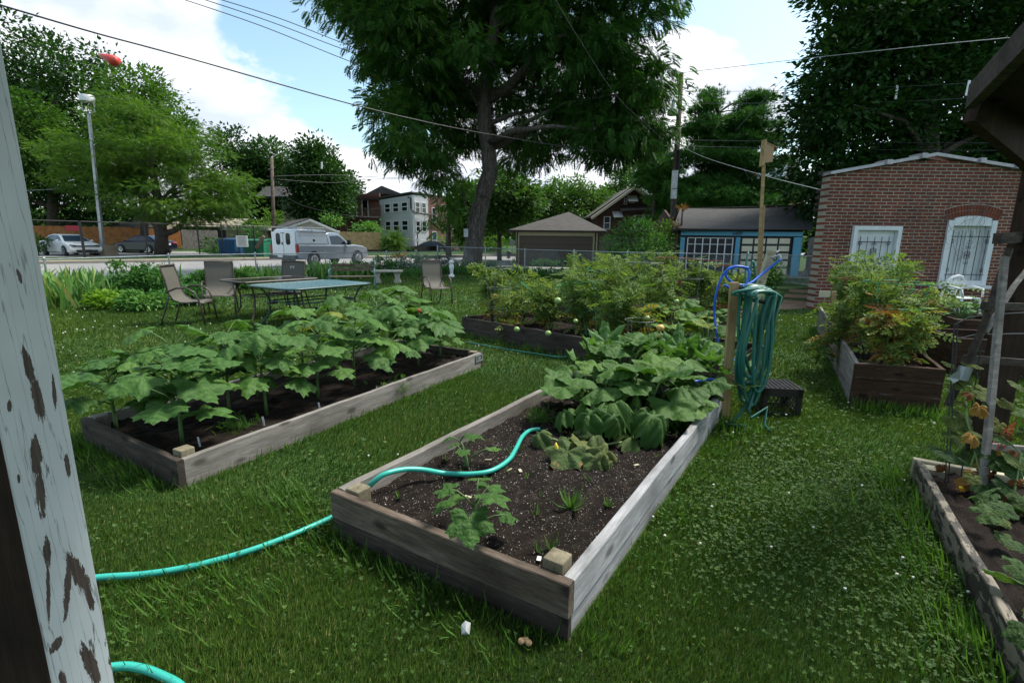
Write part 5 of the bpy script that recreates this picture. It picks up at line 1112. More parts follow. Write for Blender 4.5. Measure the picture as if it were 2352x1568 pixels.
wire([P(626, 411, 40), P(760, 420, 44), P(850, 412, 48), P(1000, 409, 55)], .018, 'black_metal', 'lower dark line from the roadside pole over the brick roofs')
wire([P(626, 425, 40), P(690, 470, 46), P(800, 495, 54), P(900, 500, 60)], .018, 'black_metal', 'sagging dark line from the roadside pole past the balcony')
for i, (u0, v0, u1, v1, Y_) in enumerate(((1805, 205, 1800, 232, 24), (2061, 196, 2057, 228, 22), (2227, 185, 2219, 220, 20))):
    m = MB(); m.beam(P(u0, v0, Y_), P(u1, v1, Y_), .09, .03); tag(m.build('wire_spacer', M['white_plastic']), ('white spacer rod on the faint lines at the dark tree edge', 'middle white spacer rod on the faint lines before the dark tree', 'white spacer rod on the faint lines beside the arbor beam')[i], 'spacer', 'white line spacers')
m = MB(); m.beam(P(739, 372, 42), P(739, 388, 42), .12, .04); tag(m.build('wire_spacer', M['white_plastic']), 'short white spacer rod in front of the dense roadside tree', 'spacer', 'white line spacers')
t = thing('red_streamer', P(230, 140, 10.2), 'red plastic streamer hanging on a cord from the thick cable', 'streamer')
m = MB(); a = P(216, 76, 10.3); b = P(229, 128, 10.25); m.tube([a, a.lerp(b, .5) + Vector((.02, 0, 0)), b], .007, 5); m.build('cord', M['white_trim'], t)
m = MB(); pts = [P(228, 126, 10.2), P(240, 131, 10.15), P(256, 137, 10.1), P(266, 143, 10.1), P(271, 149, 10.1)]; m.tube(pts, [.02, .06, .09, .11, .02], 7); m.build('plastic_bag', M['red_plastic'], t, smooth=True)
# arbor at right
t = thing('garden_arbor', (3.6, 3.6, 0), 'dark brown arbor with a heavy post and overhanging beam at the right edge', 'arbor')
b0 = G(2228, 1030); m = MB(); m.beam((3.50, 3.42, 0), (3.50, 3.42, 2.6), .14, .14, up=(0, 1, 0)); m.build('post', M['wood_post'], t)
WLt = t
m = MB(); m.beam(P(2234, 222, 3.0), P(2420, 25, 2.1), .05, .13); m.build('beam', M['wood_dark'], t)
m = MB(); m.beam(P(2240, 240, 3.03), P(2400, 375, 3.3), .06, .20); m.beam(P(2300, 200, 3.0), P(2480, 300, 3.6), .05, .16); m.prism([P(2250, 225, 3.05), P(2400, 90, 2.3), P(2520, 90, 2.6), P(2420, 360, 3.6)], (0, .02, .05)); m.build('rafter', M['wood_post'], t)
m = MB()
for k in range(5): a = P(2330 + 30 * k, 150 - 25 * k, 2.7 - .1 * k); m.beam(a, a + Vector((1.2, .9, 0)), .05, .09)
m.build('top_slat', M['wood_dark'], t)
m = MB(); m.beam(P(2290, 548, 3.35), P(2420, 540, 3.5), .05, .07); m.build('cross_rail', M['wood_dark'], t)
t = thing('bean_trellis', (3.3, 3.1, 0), 'A-shaped trellis of gray poles and dark rungs lashed beside the arbor post', 'trellis')
m = MB(); m.tube([P(2318, 572, 3.1), P(2262, 740, 3.0), P(2216, 850, 2.95), P(2176, 932, 2.95)], [.02, .021, .022, .023], 7); m.build('pole', M['wood_dark'], t, smooth='auto')
m = MB(); m.beam(P(2308, 590, 3.0), P(2241, 1282, 2.48), .034, .026, up=(0, 1, 0)); m.build('pole', M['wood_gray'], t)
m = MB(); m.tube([P(2400, 570, 3.3), P(2330, 655, 3.15), P(2262, 765, 3.0)], .017, 6); m.build('pole', M['wood_gray'], t)
for a, b in (((2258, 702), (2400, 706)), ((2214, 823), (2400, 836)), ((2268, 1024), (2400, 1036))):
    m = MB(); m.beam(P(*a, 3.0), P(*b, 3.15), .03, .045); m.build('rung', M['wood_dark' if a[1] < 1000 else 'wood_gray'], t)
m = MB(); r_ = random.Random(2); c = P(2302, 985, 2.95)
for k in range(6): m.tube([c, c + Vector((r_.uniform(-.04, .05), -.03, r_.uniform(-.14, .07))), c + Vector((r_.uniform(-.12, .12), -.02, r_.uniform(-.15, .04)))], .0028, 4)
tag(m.build('red_string', M['orange_string']), 'knot of orange-red string tied on the gray trellis rung', 'string')
m = MB(); a = P(2212, 858, 2.93); m.tube([P(2219, 842, 2.93), P(2207, 872, 2.93)], .034, 8); m.add([P(2206, 850, 2.9), P(2204, 872, 2.9), P(2190, 880, 2.88), P(2178, 866, 2.88), P(2192, 856, 2.89)], [(0, 1, 2, 3, 4)]); tag(m.build('tape', M['tape_gray']), 'silver tape flag wrapped round the slanting trellis pole', 'tape')
t = thing('wire_trellis', (3.0, 2.8, 0), 'thin dark iron rods standing in the cucumber bed', 'trellis')
for a, b in (((2192, 745), (2168, 1150)), ((2200, 735), (2176, 1148)), ((2262, 740), (2200, 1140))):
    m = MB(); m.tube([P(*a, 3.0), P(*b, 2.75)], .0045, 4); m.build('rod', M['black_metal'], t)
m = MB(); m.tube([P(2190, 746, 3.0), P(2225, 728, 3.1), P(2280, 722, 3.2), P(2400, 715, 3.3)], .004, 4); m.tube([P(2196, 778, 3.0), P(2240, 768, 3.1), P(2400, 765, 3.3)], .004, 4); m.build('ring', M['black_metal'], t)
# white plastic chair, black pot
t = thing('plastic_chair', (0, 0, 0), 'white plastic garden chair with a slatted back below the shed window', 'chair')
m = MB(); pp = [(-.27, 0, .42), (-.25, -.02, .62), (-.22, -.05, .76), (-.13, -.07, .85), (0, -.08, .88), (.13, -.07, .85), (.22, -.05, .76), (.25, -.02, .62), (.27, 0, .42)]
m.tube([(x, y + .2, z) for x, y, z in pp], .032, 7)
for k in range(5): x = -.14 + .07 * k; m.beam((x * .9, .22, .46), (x, .13, .82 - abs(x) * .3), .045, .012, up=(0, 1, 0))
m.beam((-.2, .15, .74), (.2, .15, .74), .02, .05); m.build('back', M['white_plastic'], t, smooth='auto')
m = MB(); m.box(0, 0, .42, .5, .46, .03); bevel(m.build('seat', M['white_plastic'], t), .01)
for s in (-1, 1):
    m = MB(); m.tube([(s * .26, .2, .64), (s * .30, 0, .66), (s * .29, -.2, .62), (s * .26, -.24, .45)], .022, 6); m.build('armrest', M['white_plastic'], t, smooth=True)
    for q in (-1, 1): m = MB(); m.tube([(s * .23, q * .2, .42), (s * .28, q * .26, 0)], [.03, .022], 6); m.build('leg', M['white_plastic'], t)
place(t, 9.65, 10.6, R(12))
t = thing('black_pot', (0, 0, 0), 'round black plant pot beside the white plastic chair', 'pot'); m = MB(); m.lathe([(.19, 0), (.24, .34), (.27, .35), (.27, .40), (.24, .40)], (0, 0, 0), 16); m.build('pot', M['black_plastic'], t, smooth='auto'); place(t, 8.3, 9.75, 0)
t = thing('bed_sign', (4.95, 8.2, 0), 'small cream placard on a tan stake standing in the brown tomato bed', 'sign'); b = P(1913, 770, 6.4); a = P(1916, 669, 6.4)
m = MB(); m.beam((b.x, b.y, .3), a, .05, .02, up=(0, 1, 0)); m.build('stake', M['tan_wood'], t); m = MB(); c = P(1894, 675, 6.35); m.box(c.x, c.y, c.z, .13, .012, .075, R(-8)); m.build('placard', M['cream'], t)
# ---------------------------------------------------------------- vehicles
def shell(m, prof, w_):
    """closed side profile (x,z[,k]) swept to both sides; w_(z) half width"""
    n = len(prof); L_ = [(x, w_(z), z) for x, z in prof]; R_ = [(x, -w_(z), z) for x, z in prof]
    m.add(L_ + R_, [tuple(range(n)), tuple(reversed(range(n, 2 * n)))] + [((i + 1) % n, i, n + i, n + (i + 1) % n) for i in range(n)])
def wheel(t, x, y, r_, s):
    m = MB(); p = [(.02, -.10), (r_ * .75, -.11), (r_, -.08), (r_, .08), (r_ * .75, .11), (.02, .10)]; m.lathe(p, (0, 0, 0), 20); v = [(x + a, y + c, r_ + b) for a, b, c in m.v]; m2 = MB(); m2.add(v, m.f)
    w_ = m2.build('wheel', M['tyre'], t, smooth='auto'); m = MB()
    m.lathe([(.02, .09), (r_ * .62, .115), (r_ * .66, .12), (r_ * .6, .10)], (0, 0, 0), 16)
    for k in range(6): a = k * pi / 3; m.beam((.03 * cos(a), .03 * sin(a), .122), (r_ * .6 * cos(a), r_ * .6 * sin(a), .122), .05, .02, up=(0, 0, 1))
    v = [(x + a, y + s * c, r_ + b) for a, b, c in m.v]; m2 = MB(); m2.add(v, m.f); m2.build('rim', M['mirror_chrome'], w_)
def arch(m, x, y, r_):
    m.add([(x + r_ * cos(a), y, .35 + r_ * sin(a)) for a in np.linspace(-.4, pi + .4, 15)] , [tuple(range(15))])
def sedan(name, label, paint, plate=True, group='parked sedans'):
    t = thing(name, (0, 0, 0), label, 'car', group)
    bw = lambda z: .90 - .10 * max(0, .35 - z) / .2 - .05 * max(0, z - .6) / .3
    m = MB(); shell(m, [(-2.35, .35), (-2.38, .62), (-2.33, .92), (-2.2, 1.0), (-1.5, 1.02), (-.5, .97), (.8, .95), (1.3, .92), (2.0, .80), (2.3, .66), (2.4, .5), (2.36, .3), (2.1, .2), (-2.1, .2)], bw)
    bevel(m.build('body', M[paint], t, smooth='auto'), .09, 3)
    gw = lambda z: .80 - .22 * (z - .92) / .5
    m = MB(); shell(m, [(-2.0, .95), (-1.15, 1.36), (-.6, 1.43), (.1, 1.42), (.45, 1.34), (1.25, .92)], gw); rf = m.build('roof', M[paint], t, smooth='auto'); bevel(rf, .06, 3)
    def gl(name, pts, off=.012):
        for s in (1, -1):
            m = MB(); p = [(x, s * (gw(z) + off), z) for x, z in pts]; q_ = [(x, s * (gw(z) - .03), z) for x, z in pts]; n = len(pts)
            m.add(p + q_, [tuple(range(n))] + [(i, (i + 1) % n, n + (i + 1) % n, n + i) for i in range(n)]); m.build(name, M['dark_glass'], t)
    gl('side_window', [(-1.25, 1.02), (-1.0, 1.32), (-.25, 1.37), (-.2, 1.0)]); gl('side_window', [(-.12, 1.0), (-.17, 1.37), (.15, 1.36), (.42, 1.28), (.95, 1.0)])
    def slopeglass(nm, xa, za, xb, zb, gm):
        m = MB(); d = Vector((xb - xa, 0, zb - za)).normalized(); n_ = Vector((-d.z, 0, d.x)); n_ = n_ if n_.z > 0 else -n_; o = n_ * .02
        m.prism([(xa + o.x, -gw(za) + .1, za + o.z), (xa + o.x, gw(za) - .1, za + o.z), (xb + o.x, gw(zb) - .09, zb + o.z), (xb + o.x, -gw(zb) + .09, zb + o.z)], -n_ * .03); m.build(nm, M[gm], t)
    slopeglass('windscreen', 1.2, .945, .5, 1.32, 'sky_glass'); slopeglass('rear_window', -1.9, .998, -1.17, 1.345, 'sky_glass')
    for x in (-1.4, 1.45):
        for s in (-1, 1):
            m = MB(); r_ = .37; v = [(x + r_ * cos(a), s * .905, .33 + r_ * sin(a)) for a in np.linspace(-.35, pi + .35, 15)]; m.add(v, [tuple(range(15))]); m.build('wheel_arch', M['black_plastic'], t); wheel(t, x, s * .83, .33, s)
    m = MB(); m.box(2.40, 0, .33, .06, 1.15, .16); m.box(2.38, 0, .66, .08, 1.45, .07); m.build('grille', M['black_plastic'], t)
    for s in (-1, 1):
        m = MB(); m.prism([(2.36, s * .5, .63), (2.36, s * .8, .66), (2.15, s * .87, .76), (2.2, s * .5, .71)], (.03, 0, .01)); m.build('headlight', M['mirror_chrome'], t)
        m = MB(); m.prism([(-2.37, s * .42, .80), (-2.37, s * .8, .80), (-2.25, s * .89, .84), (-2.25, s * .89, .93), (-2.36, s * .42, .90)], (-.03, 0, 0)); m.build('tail_light', M['red_light'], t)
        m = MB(); m.ball((.85, s * .95, 1.0), .1, 8, 6, .7); m.build('mirror', M[paint], t, smooth=True)
    for bx4 in ((2.44, 0, .50, .02, .4, .13), (-2.42, 0, .74, .03, .42, .15)): m = MB(); m.box(*bx4); m.build('licence_plate', M['white_trim'], t)
    return t
c = sedan('parked_car', 'white sedan parked facing the fence left of the black post', 'car_white'); place(c, -30.3, 34.2, R(-28), z=.27)
c = sedan('parked_car', 'dark navy sedan parked tail-out between the lamp pole and the small tree', 'car_navy'); place(c, -30.5, 41.5, R(166), z=.27)
c = sedan('parked_car', 'black sedan parked across the street in front of the brick house', 'car_black'); place(c, -9.7, 57.5, R(195), z=.02)
t = thing('pickup_truck', (0, 0, 0), 'silver pickup with a white-doored camper cap and ladder rack', 'pickup truck')
bw = lambda z: .98 - .10 * max(0, .45 - z) / .2 - .03 * max(0, z - .9) / .3
m = MB(); shell(m, [(-2.85, .55), (-2.87, 1.22), (-.55, 1.22), (.95, 1.20), (1.7, 1.22), (2.45, 1.14), (2.75, 1.0), (2.85, .7), (2.8, .42), (1.0, .38), (-2.7, .42)], bw); bevel(m.build('body', M['car_silver'], t, smooth='auto'), .07, 3)
cw = lambda z: .92 - .22 * (z - 1.2) / .7
m = MB(); shell(m, [(-.52, 1.18), (-.50, 1.86), (-.2, 1.93), (.35, 1.92), (.62, 1.84), (1.35, 1.2)], cw); bevel(m.build('cab', M['car_silver'], t, smooth='auto'), .06, 3)
for s in (1, -1):
    m = MB(); pts = [(-.28, 1.24), (-.26, 1.72), (.42, 1.74), (.60, 1.68), (1.08, 1.26)]; p = [(x, s * (cw(z) + .014), z) for x, z in pts]; q_ = [(x, s * (cw(z) - .03), z) for x, z in pts]
    m.add(p + q_, [tuple(range(5))] + [(i, (i + 1) % 5, 5 + (i + 1) % 5, 5 + i) for i in range(5)]); m.build('side_window', M['dark_glass'], t)
m = MB(); m.prism([(1.30, -.72, 1.27), (1.30, .72, 1.27), (.66, .6, 1.83), (.66, -.6, 1.83)], (.03, 0, .02)); m.build('windscreen', M['sky_glass'], t)
pw = lambda z: .94 - .12 * max(0, z - 1.22) / .75
m = MB(); shell(m, [(-2.83, 1.225), (-2.78, 1.97), (-2.6, 2.05), (-.66, 2.03), (-.58, 1.95), (-.55, 1.225)], pw); cap_ = m.build('camper_cap', M['cap_silver'], t, smooth='auto'); bevel(cap_, .06, 3)
for s in (1, -1):
    m = MB(); p = [(x, s * (pw(z) + .012), z) for x, z in ((-2.6, 1.3), (-2.55, 1.84), (-.7, 1.84), (-.68, 1.3))]; q_ = [(x, y - s * .03, z) for x, y, z in p]; m.add(p + q_, [(0, 1, 2, 3)] + [(i, (i + 1) % 4, 4 + (i + 1) % 4, 4 + i) for i in range(4)]); h_ = m.build('side_hatch', M['cap_silver'], cap_)
    m = MB(); m.box(-1.6, s * .93, 1.89, 2.0, .03, .035); m.box(-1.62, s * (pw(1.45) + .02), 1.45, .13, .02, .12); m.build('hatch_trim', M['black_plastic'], cap_)
m = MB(); m.box(-2.87, 0, 1.22, .06, 1.7, 1.35); bd = m.build('rear_door', M['car_white'], t); bevel(bd, .02)
m = MB(); m.box(-2.905, 0, 1.22, .01, .012, 1.3); m.box(-2.905, .08, 1.28, .02, .08, .14)
m.box(-2.905, -.0, 1.83, .02, .3, .03); m.build('door_handle', M['black_plastic'], bd)
for s in (-1, 1):
    m = MB(); pts = rrect(0, 0, .30, .62, .13, 0, 0, 4); v = [(-2.90, s * .36 + x, 1.52 + y) for x, y, _ in pts]; m.prism(v, (-.02, 0, 0)); m.build('door_window', M['dark_glass'], bd)
    m = MB(); m.box(-2.86, s * .92, 1.0, .12, .13, .42); m.build('tail_light', M['red_light'], t)
    m = MB(); m.box(2.78, s * .78, .9, .12, .3, .2); m.build('headlight', M['mirror_chrome'], t)
    m = MB(); m.box(.98, s * 1.10, 1.35, .14, .2, .3); bevel(m.build('mirror', M['black_plastic'], t), .03)
    for x in (-1.75, 1.85):
        m = MB(); r_ = .46; v = [(x + r_ * cos(a), s * .99, .42 + r_ * sin(a)) for a in np.linspace(-.3, pi + .3, 15)]; m.add(v, [tuple(range(15))]); m.build('wheel_arch', M['black_plastic'], t); wheel(t, x, s * .90, .40, s)
m = MB(); m.box(-2.98, 0, .55, .2, 1.85, .2); m.build('bumper', M['black_plastic'], t)
m = MB(); m.box(-3.09, .1, .62, .02, .34, .16); m.build('licence_plate', M['white_trim'], t)
m = MB()
for s in (-1, 1):
    m.tube([(-2.8, s * .88, 2.14), (-.62, s * .86, 2.14)], .022, 6)
    for x in (-2.78, -1.75, -.66): m.tube([(x, s * .95, 1.9), (x, s * .88, 2.22)], .02, 6)
for x in (-2.78, -1.75, -.66): m.tube([(x, -.88, 2.14), (x, .88, 2.14)], .022, 6)
m.build('ladder_rack', M['galv'], t); place(t, -11.3, 29.8, R(67))
# ---------------------------------------------------------------- trees
def Pb(u, v, Y_, ru, rv, ry): c = P(u, v, Y_); k = Y_ / 1142; return (np.array(c), np.array([ru * k, ry, rv * k]))
def tree(name, label, trunk, tr, blobs, ncl, nlf, crad, lsc, tpl, lm, bark='bark', limbs=14, droop=.1, flat=.55, cat='tree', group=None, shell=.72, holes=0.0, part='crown', vb=.5, seed=1):
    r_ = np.random.default_rng(seed); base = trunk[0]; t = thing(name, base, label, cat, group)
    vol = np.array([b[1].prod() ** (2 / 3) for b in blobs]); cnt = np.maximum(4, (ncl * vol / vol.sum())).astype(int); LVX = LV(); cen = []; tops = []
    for (c, rad), n in zip(blobs, cnt):
        d = unit(r_.normal(size=(n, 3))); q = np.where(r_.random(n) < shell, r_.uniform(.72, 1.04, n), r_.uniform(.15, .8, n)); q = np.where(r_.random(n) < .09, r_.uniform(1.03, 1.10, n), q); p = c + d * rad * q[:, None]
        for i in range(n):
            k = int(nlf * r_.uniform(.6, 1.4)); cr_ = crad * r_.uniform(.6, 1.35)
            off = np.clip(r_.normal(size=(k, 3)), -1.7, 1.7) * np.array([1, 1, flat]) * cr_ * .6; out_ = unit(p[i] - c + 1e-6)
            pos = p[i] + off; dr = unit(out_ * .7 + unit(off + 1e-9) * .9 + r_.normal(size=(k, 3)) * .45 - np.array([0, 0, droop])); nn = unit(np.array([0, 0, 1.]) + r_.normal(size=(k, 3)) * .45)
            var = np.clip(vb + r_.normal() * .17 + r_.normal(size=k) * .13, 0, 1); LVX.put(tpl, pos, dr, nn, lsc * r_.uniform(.7, 1.25, k), var)
        cen += [x for x in p[:max(1, int(n * .12))]]
    m = MB(); m.tube(trunk, tr, 12); T3 = [Vector(x) for x in trunk]; r_.shuffle(cen)
    for c in cen[:limbs]:
        c = Vector(c); i = min(range(len(T3)), key=lambda k: (T3[k] - c).length + (0 if T3[k].z < c.z + .5 else 4)); s = T3[i]; mid = s.lerp(c, .5) + Vector((r_.uniform(-.3, .3), r_.uniform(-.3, .3), (c - s).length * .10))
        r0 = tr[i] * .42; m.tube([s, s.lerp(mid, .5) + Vector((0, 0, (c - s).length * .03)), mid, c], [r0, r0 * .7, r0 * .45, .02], 6)
    m.build('trunk', M[bark], t, smooth=True); LVX.build(part, M[lm], t); return t
def col(u, v0, v1, Y_, n=4, z0=None):
    a = P(u, v0, Y_); b = P(u, v1, Y_)
    if z0 is not None: a.z = z0
    return [a.lerp(b, i / (n - 1)) for i in range(n)]
Y = 25.6
tk = [P(1083, 622, Y), P(1086, 590, Y), P(1093, 520, Y), P(1108, 450, Y), P(1126, 395, Y), P(1122, 345, Y), P(1112, 290, Y), P(1112, 220, Y), P(1122, 150, Y), P(1135, 70, Y), P(1145, -20, Y), P(1150, -140, Y)]; tk[0].z = -.05
B = lambda u, v, ru, rv, ry, dy=0: Pb(u, v, Y + dy, ru, rv, ry)
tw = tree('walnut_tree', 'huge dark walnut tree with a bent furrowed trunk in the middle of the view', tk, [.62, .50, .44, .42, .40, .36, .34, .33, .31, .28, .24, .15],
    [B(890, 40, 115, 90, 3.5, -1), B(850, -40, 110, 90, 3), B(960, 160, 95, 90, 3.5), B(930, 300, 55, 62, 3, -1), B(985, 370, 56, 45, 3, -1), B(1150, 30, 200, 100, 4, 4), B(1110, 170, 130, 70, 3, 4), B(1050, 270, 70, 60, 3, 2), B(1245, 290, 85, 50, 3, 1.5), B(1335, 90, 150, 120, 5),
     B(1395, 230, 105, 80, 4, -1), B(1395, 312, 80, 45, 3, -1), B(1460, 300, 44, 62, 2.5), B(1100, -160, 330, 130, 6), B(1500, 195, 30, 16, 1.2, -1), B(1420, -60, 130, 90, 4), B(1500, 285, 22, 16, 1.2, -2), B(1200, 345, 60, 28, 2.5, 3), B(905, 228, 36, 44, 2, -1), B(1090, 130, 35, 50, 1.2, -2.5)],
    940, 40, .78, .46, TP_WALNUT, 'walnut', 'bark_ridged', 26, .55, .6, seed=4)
m = MB()
for pts, rs in (([P(1122, 230, Y), P(1160, 205, Y - .5), P(1205, 160, Y - 1), P(1250, 95, Y - 1), P(1300, 80, Y - 1)], [.26, .22, .18, .13, .08]), ([P(1115, 250, Y), P(1090, 225, Y), P(1010, 150, Y), P(950, 60, Y)], [.2, .16, .12, .06]), ([P(1118, 330, Y), P(1180, 300, Y - 2), P(1270, 290, Y - 3), P(1370, 300, Y - 3)], [.16, .12, .08, .04]), ([P(1090, 505, Y), P(1070, 480, Y - .5), P(1062, 440, Y - .8)], [.09, .06, .03])):
    m.tube(pts, rs, 8)
m.build('limb', M['bark_ridged'], tw, smooth=True)
# sprouts of fresh leaves low on the trunk
lv = LV()
for (u, v, Y_, n, s) in ((1035, 470, Y - .8, 60, .9), (1010, 500, Y - .8, 30, .6), (1060, 420, Y - .6, 40, .7)):
    c = np.array(P(u, v, Y_)); lv.put(TP_WALNUT, c + rng.normal(size=(n, 3)) * s * .55, unit(rng.normal(size=(n, 3)) + np.array([0, 0, -.5])), unit(rng.normal(size=(n, 3)) * .4 + np.array([0, 0, 1])), rnd(n, .4, .65), rnd(n, .75, 1))
lv.build('sprout', M['walnut'], tw)
m = MB(); p = P(986, 498, Y - .45); p = P(1075, 535, Y - .5); m.box(p.x - .1, p.y, p.z, .22, .05, .4); m.build('trunk_sign', M['galv'], tw)
Y = 50; tree('dark_street_tree', 'tall dark broadleaf tree at the upper left behind the street lamp', col(120, 560, 200, Y, 5, .6), [.5, .42, .36, .3, .2],
    [Pb(u, v, Y + dy, ru, rv, ry) for u, v, ru, rv, ry, dy in ((20, 120, 85, 80, 4, 0), (120, 190, 110, 85, 5, 0), (30, 290, 120, 110, 5, 3), (190, 310, 110, 130, 5, 2), (80, 430, 150, 80, 5, 2), (230, 450, 110, 70, 4, 3), (235, 135, 22, 20, 1.5, 0), (-60, 250, 100, 160, 4, 0), (60, 505, 150, 30, 4, 4), (230, 515, 100, 22, 3, 5))], 620, 70, 1.35, .42, TP_LEAF, 'dark_tree', limbs=24, seed=5)
Y = 45; tree('green_street_tree', 'mid-green tree rising just right of the tall dark one', col(330, 560, 300, Y, 4, .5), [.35, .3, .25, .15],
    [Pb(u, v, Y, ru, rv, ry) for u, v, ru, rv, ry in ((310, 230, 75, 55, 3), (360, 285, 60, 45, 3), (400, 330, 45, 50, 2.5), (300, 330, 80, 70, 3), (420, 250 + 40, 22, 25, 1))], 230, 66, 1.1, .36, TP_LEAF, 'green_tree', limbs=12, seed=6, vb=.55)
tree('left_shade_tree', 'mid-green tree beside the porch post at the far left edge', col(20, 560, 300, 44, 4, .5), [.35, .3, .25, .15],
    [Pb(u, v, 44, ru, rv, ry) for u, v, ru, rv, ry in ((40, 260, 60, 50, 3), (90, 330, 60, 50, 3), (30, 360, 80, 60, 3))], 130, 66, 1.1, .36, TP_LEAF, 'green_tree', limbs=10, seed=16, vb=.4)
Y = 38; tkk = [P(372, 583, Y), P(371, 545, Y), P(368, 522, Y), P(365, 470, Y), P(350, 390, Y), P(345, 300, Y)]; tkk[0].z = .2
lt = tree('honey_locust', 'bright yellow-green spreading tree over the parked sedans', tkk, [.52, .42, .42, .3, .22, .1],
    [Pb(u, v, Y + dy, ru, rv, ry) for u, v, ru, rv, ry, dy in ((330, 255, 75, 45, 2.5, 0), (300, 330, 130, 60, 3.5, 0), (220, 400, 110, 45, 3, 0), (400, 370, 110, 55, 3.5, 0), (480, 420, 90, 50, 3, 0), (400, 460, 120, 45, 3.5, -1), (270, 450, 90, 35, 3, 0), (540, 455, 55, 32, 2, 0), (470, 500, 60, 22, 2, 0), (140, 350, 40, 40, 2, 0), (440, 330, 55, 40, 2, 0))], 430, 46, .78, .38, TP_LOCUST, 'locust', limbs=30, droop=.15, flat=.34, seed=7, vb=.5)
m = MB(); m.tube([P(372, 540, Y), P(405, 528, Y), P(425, 505, Y), P(440, 470, Y)], [.25, .2, .15, .08], 8); m.tube([P(369, 528, Y), P(345, 505, Y), P(320, 460, Y)], [.25, .18, .08], 8); m.build('limb', M['bark'], lt, smooth=True)
tree('background_tree', 'dark tree behind the roadside pole, with sky holes in its crown', col(610, 560, 380, 72, 4, .6), [.5, .4, .3, .2],
    [Pb(u, v, 72, ru, rv, ry) for u, v, ru, rv, ry in ((535, 345, 38, 40, 3), (560, 400, 60, 50, 4), (625, 370, 48, 45, 4), (640, 440, 70, 50, 4), (590, 480, 70, 28, 4))], 330, 60, 1.4, .5, TP_LEAF, 'dark_tree', limbs=24, seed=8, vb=.62, group='trees beyond the street')
tree('background_tree', 'dense rounded dark tree beside the white garage roof', col(735, 560, 400, 60, 4, .6), [.4, .35, .3, .2],
    [Pb(u, v, 60, ru, rv, ry) for u, v, ru, rv, ry in ((728, 370, 36, 36, 3), (735, 420, 58, 50, 4), (735, 470, 62, 38, 4), (700, 400, 20, 40, 2))], 300, 64, 1.2, .44, TP_LEAF, 'dark_tree', limbs=12, seed=9, vb=.5, group='trees beyond the street')
tree('background_tree', 'small dark tree right of the dense rounded one, over the brick roofs', col(795, 500, 430, 85, 3, 1), [.3, .25, .15],
    [Pb(u, v, 85, ru, rv, ry) for u, v, ru, rv, ry in ((790, 425, 28, 25, 3), (800, 450, 28, 22, 3))], 90, 40, 1.4, .6, TP_LEAF, 'dark_tree', limbs=5, seed=10, group='trees beyond the street')
tree('background_tree', 'mid-green tree just left of the big bent trunk', col(1030, 570, 480, 48, 4, .0), [.3, .25, .2, .1],
    [Pb(u, v, 48, ru, rv, ry) for u, v, ru, rv, ry in ((1075, 460, 24, 30, 2.0), (1070, 520, 14, 35, 1.5))], 150, 40, 1.0, .42, TP_LEAF, 'green_tree', limbs=8, seed=11, vb=.45, group='trees beyond the street')
tree('background_tree', 'dark street tree with a thin trunk just right of the big bent trunk', col(1147, 590, 470, 40, 4, 0), [.2, .17, .14, .1],
    [Pb(u, v, 40, ru, rv, ry) for u, v, ru, rv, ry in ((1150, 440, 55, 40, 2.5), (1165, 490, 50, 35, 2.5), (1125, 500, 32, 35, 2), (1200, 460, 30, 30, 2))], 230, 42, .9, .36, TP_LEAF, 'green_tree', limbs=8, seed=12, vb=.25, group='trees beyond the street')
tree('background_tree', 'bright green tree behind the tan garage roof', col(1310, 560, 440, 56, 4, 0), [.3, .25, .2, .1],
    [Pb(u, v, 56, ru, rv, ry) for u, v, ru, rv, ry in ((1305, 445, 62, 32, 3), (1290, 480, 85, 38, 4), (1370, 470, 30, 35, 3), (1235, 470, 40, 40, 3), (1240, 510, 50, 25, 3))], 330, 60, 1.0, .34, TP_LEAF, 'green_tree', limbs=10, seed=13, vb=.72, group='trees beyond the street')
tree('background_tree', 'distant tree in the gap above the bungalow roof', col(1420, 560, 450, 75, 3, 0), [.3, .25, .1],
    [Pb(u, v, 75, ru, rv, ry) for u, v, ru, rv, ry in ((1400, 460, 32, 30, 3), (1440, 410, 22, 30, 3))], 90, 40, 1.3, .5, TP_LEAF, 'green_tree', limbs=5, seed=14, vb=.4, group='trees beyond the street')
def pine(label, blobs, trunk, tr, n, sc, seed, vb=.5): return tree('pine_tree', label, trunk, tr, blobs, n, 44, .75, sc, TP_NEEDLE, 'pine', limbs=34, droop=-.25, flat=.30, seed=seed, vb=vb, group='pines behind the garages', part='crown', shell=.6)
Y = 40
pine('tall double-topped pine behind the blue garage', [Pb(u, v, Y + dy, ru, rv, ry) for u, v, ru, rv, ry, dy in ((1630, 225, 13, 28, .6, 0), (1622, 262, 26, 22, 1, 0), (1752, 222, 26, 11, .7, 0), (1722, 245, 26, 16, 1, 0), (1705, 285, 70, 24, 1.8, 0), (1610, 300, 42, 18, 1.5, 0), (1640, 330, 55, 20, 2, 1), (1720, 330, 75, 22, 2, 0), (1610, 362, 62, 18, 2, 0), (1740, 370, 70, 16, 2, -1), (1655, 400, 60, 20, 2, 1), (1610, 430, 70, 22, 2.2, 0), (1640, 455, 80, 18, 2.5, -1), (1740, 440, 75, 22, 2.5, 0), (1700, 465, 90, 14, 2.5, -1))],
    [Vector((P(1665, 500, Y).x, Y, 0)), P(1668, 450, Y), P(1665, 330, Y), P(1650, 260, Y), P(1632, 210, Y)], [.38, .33, .25, .15, .05], 560, .34, 21, .5)
Y = 44
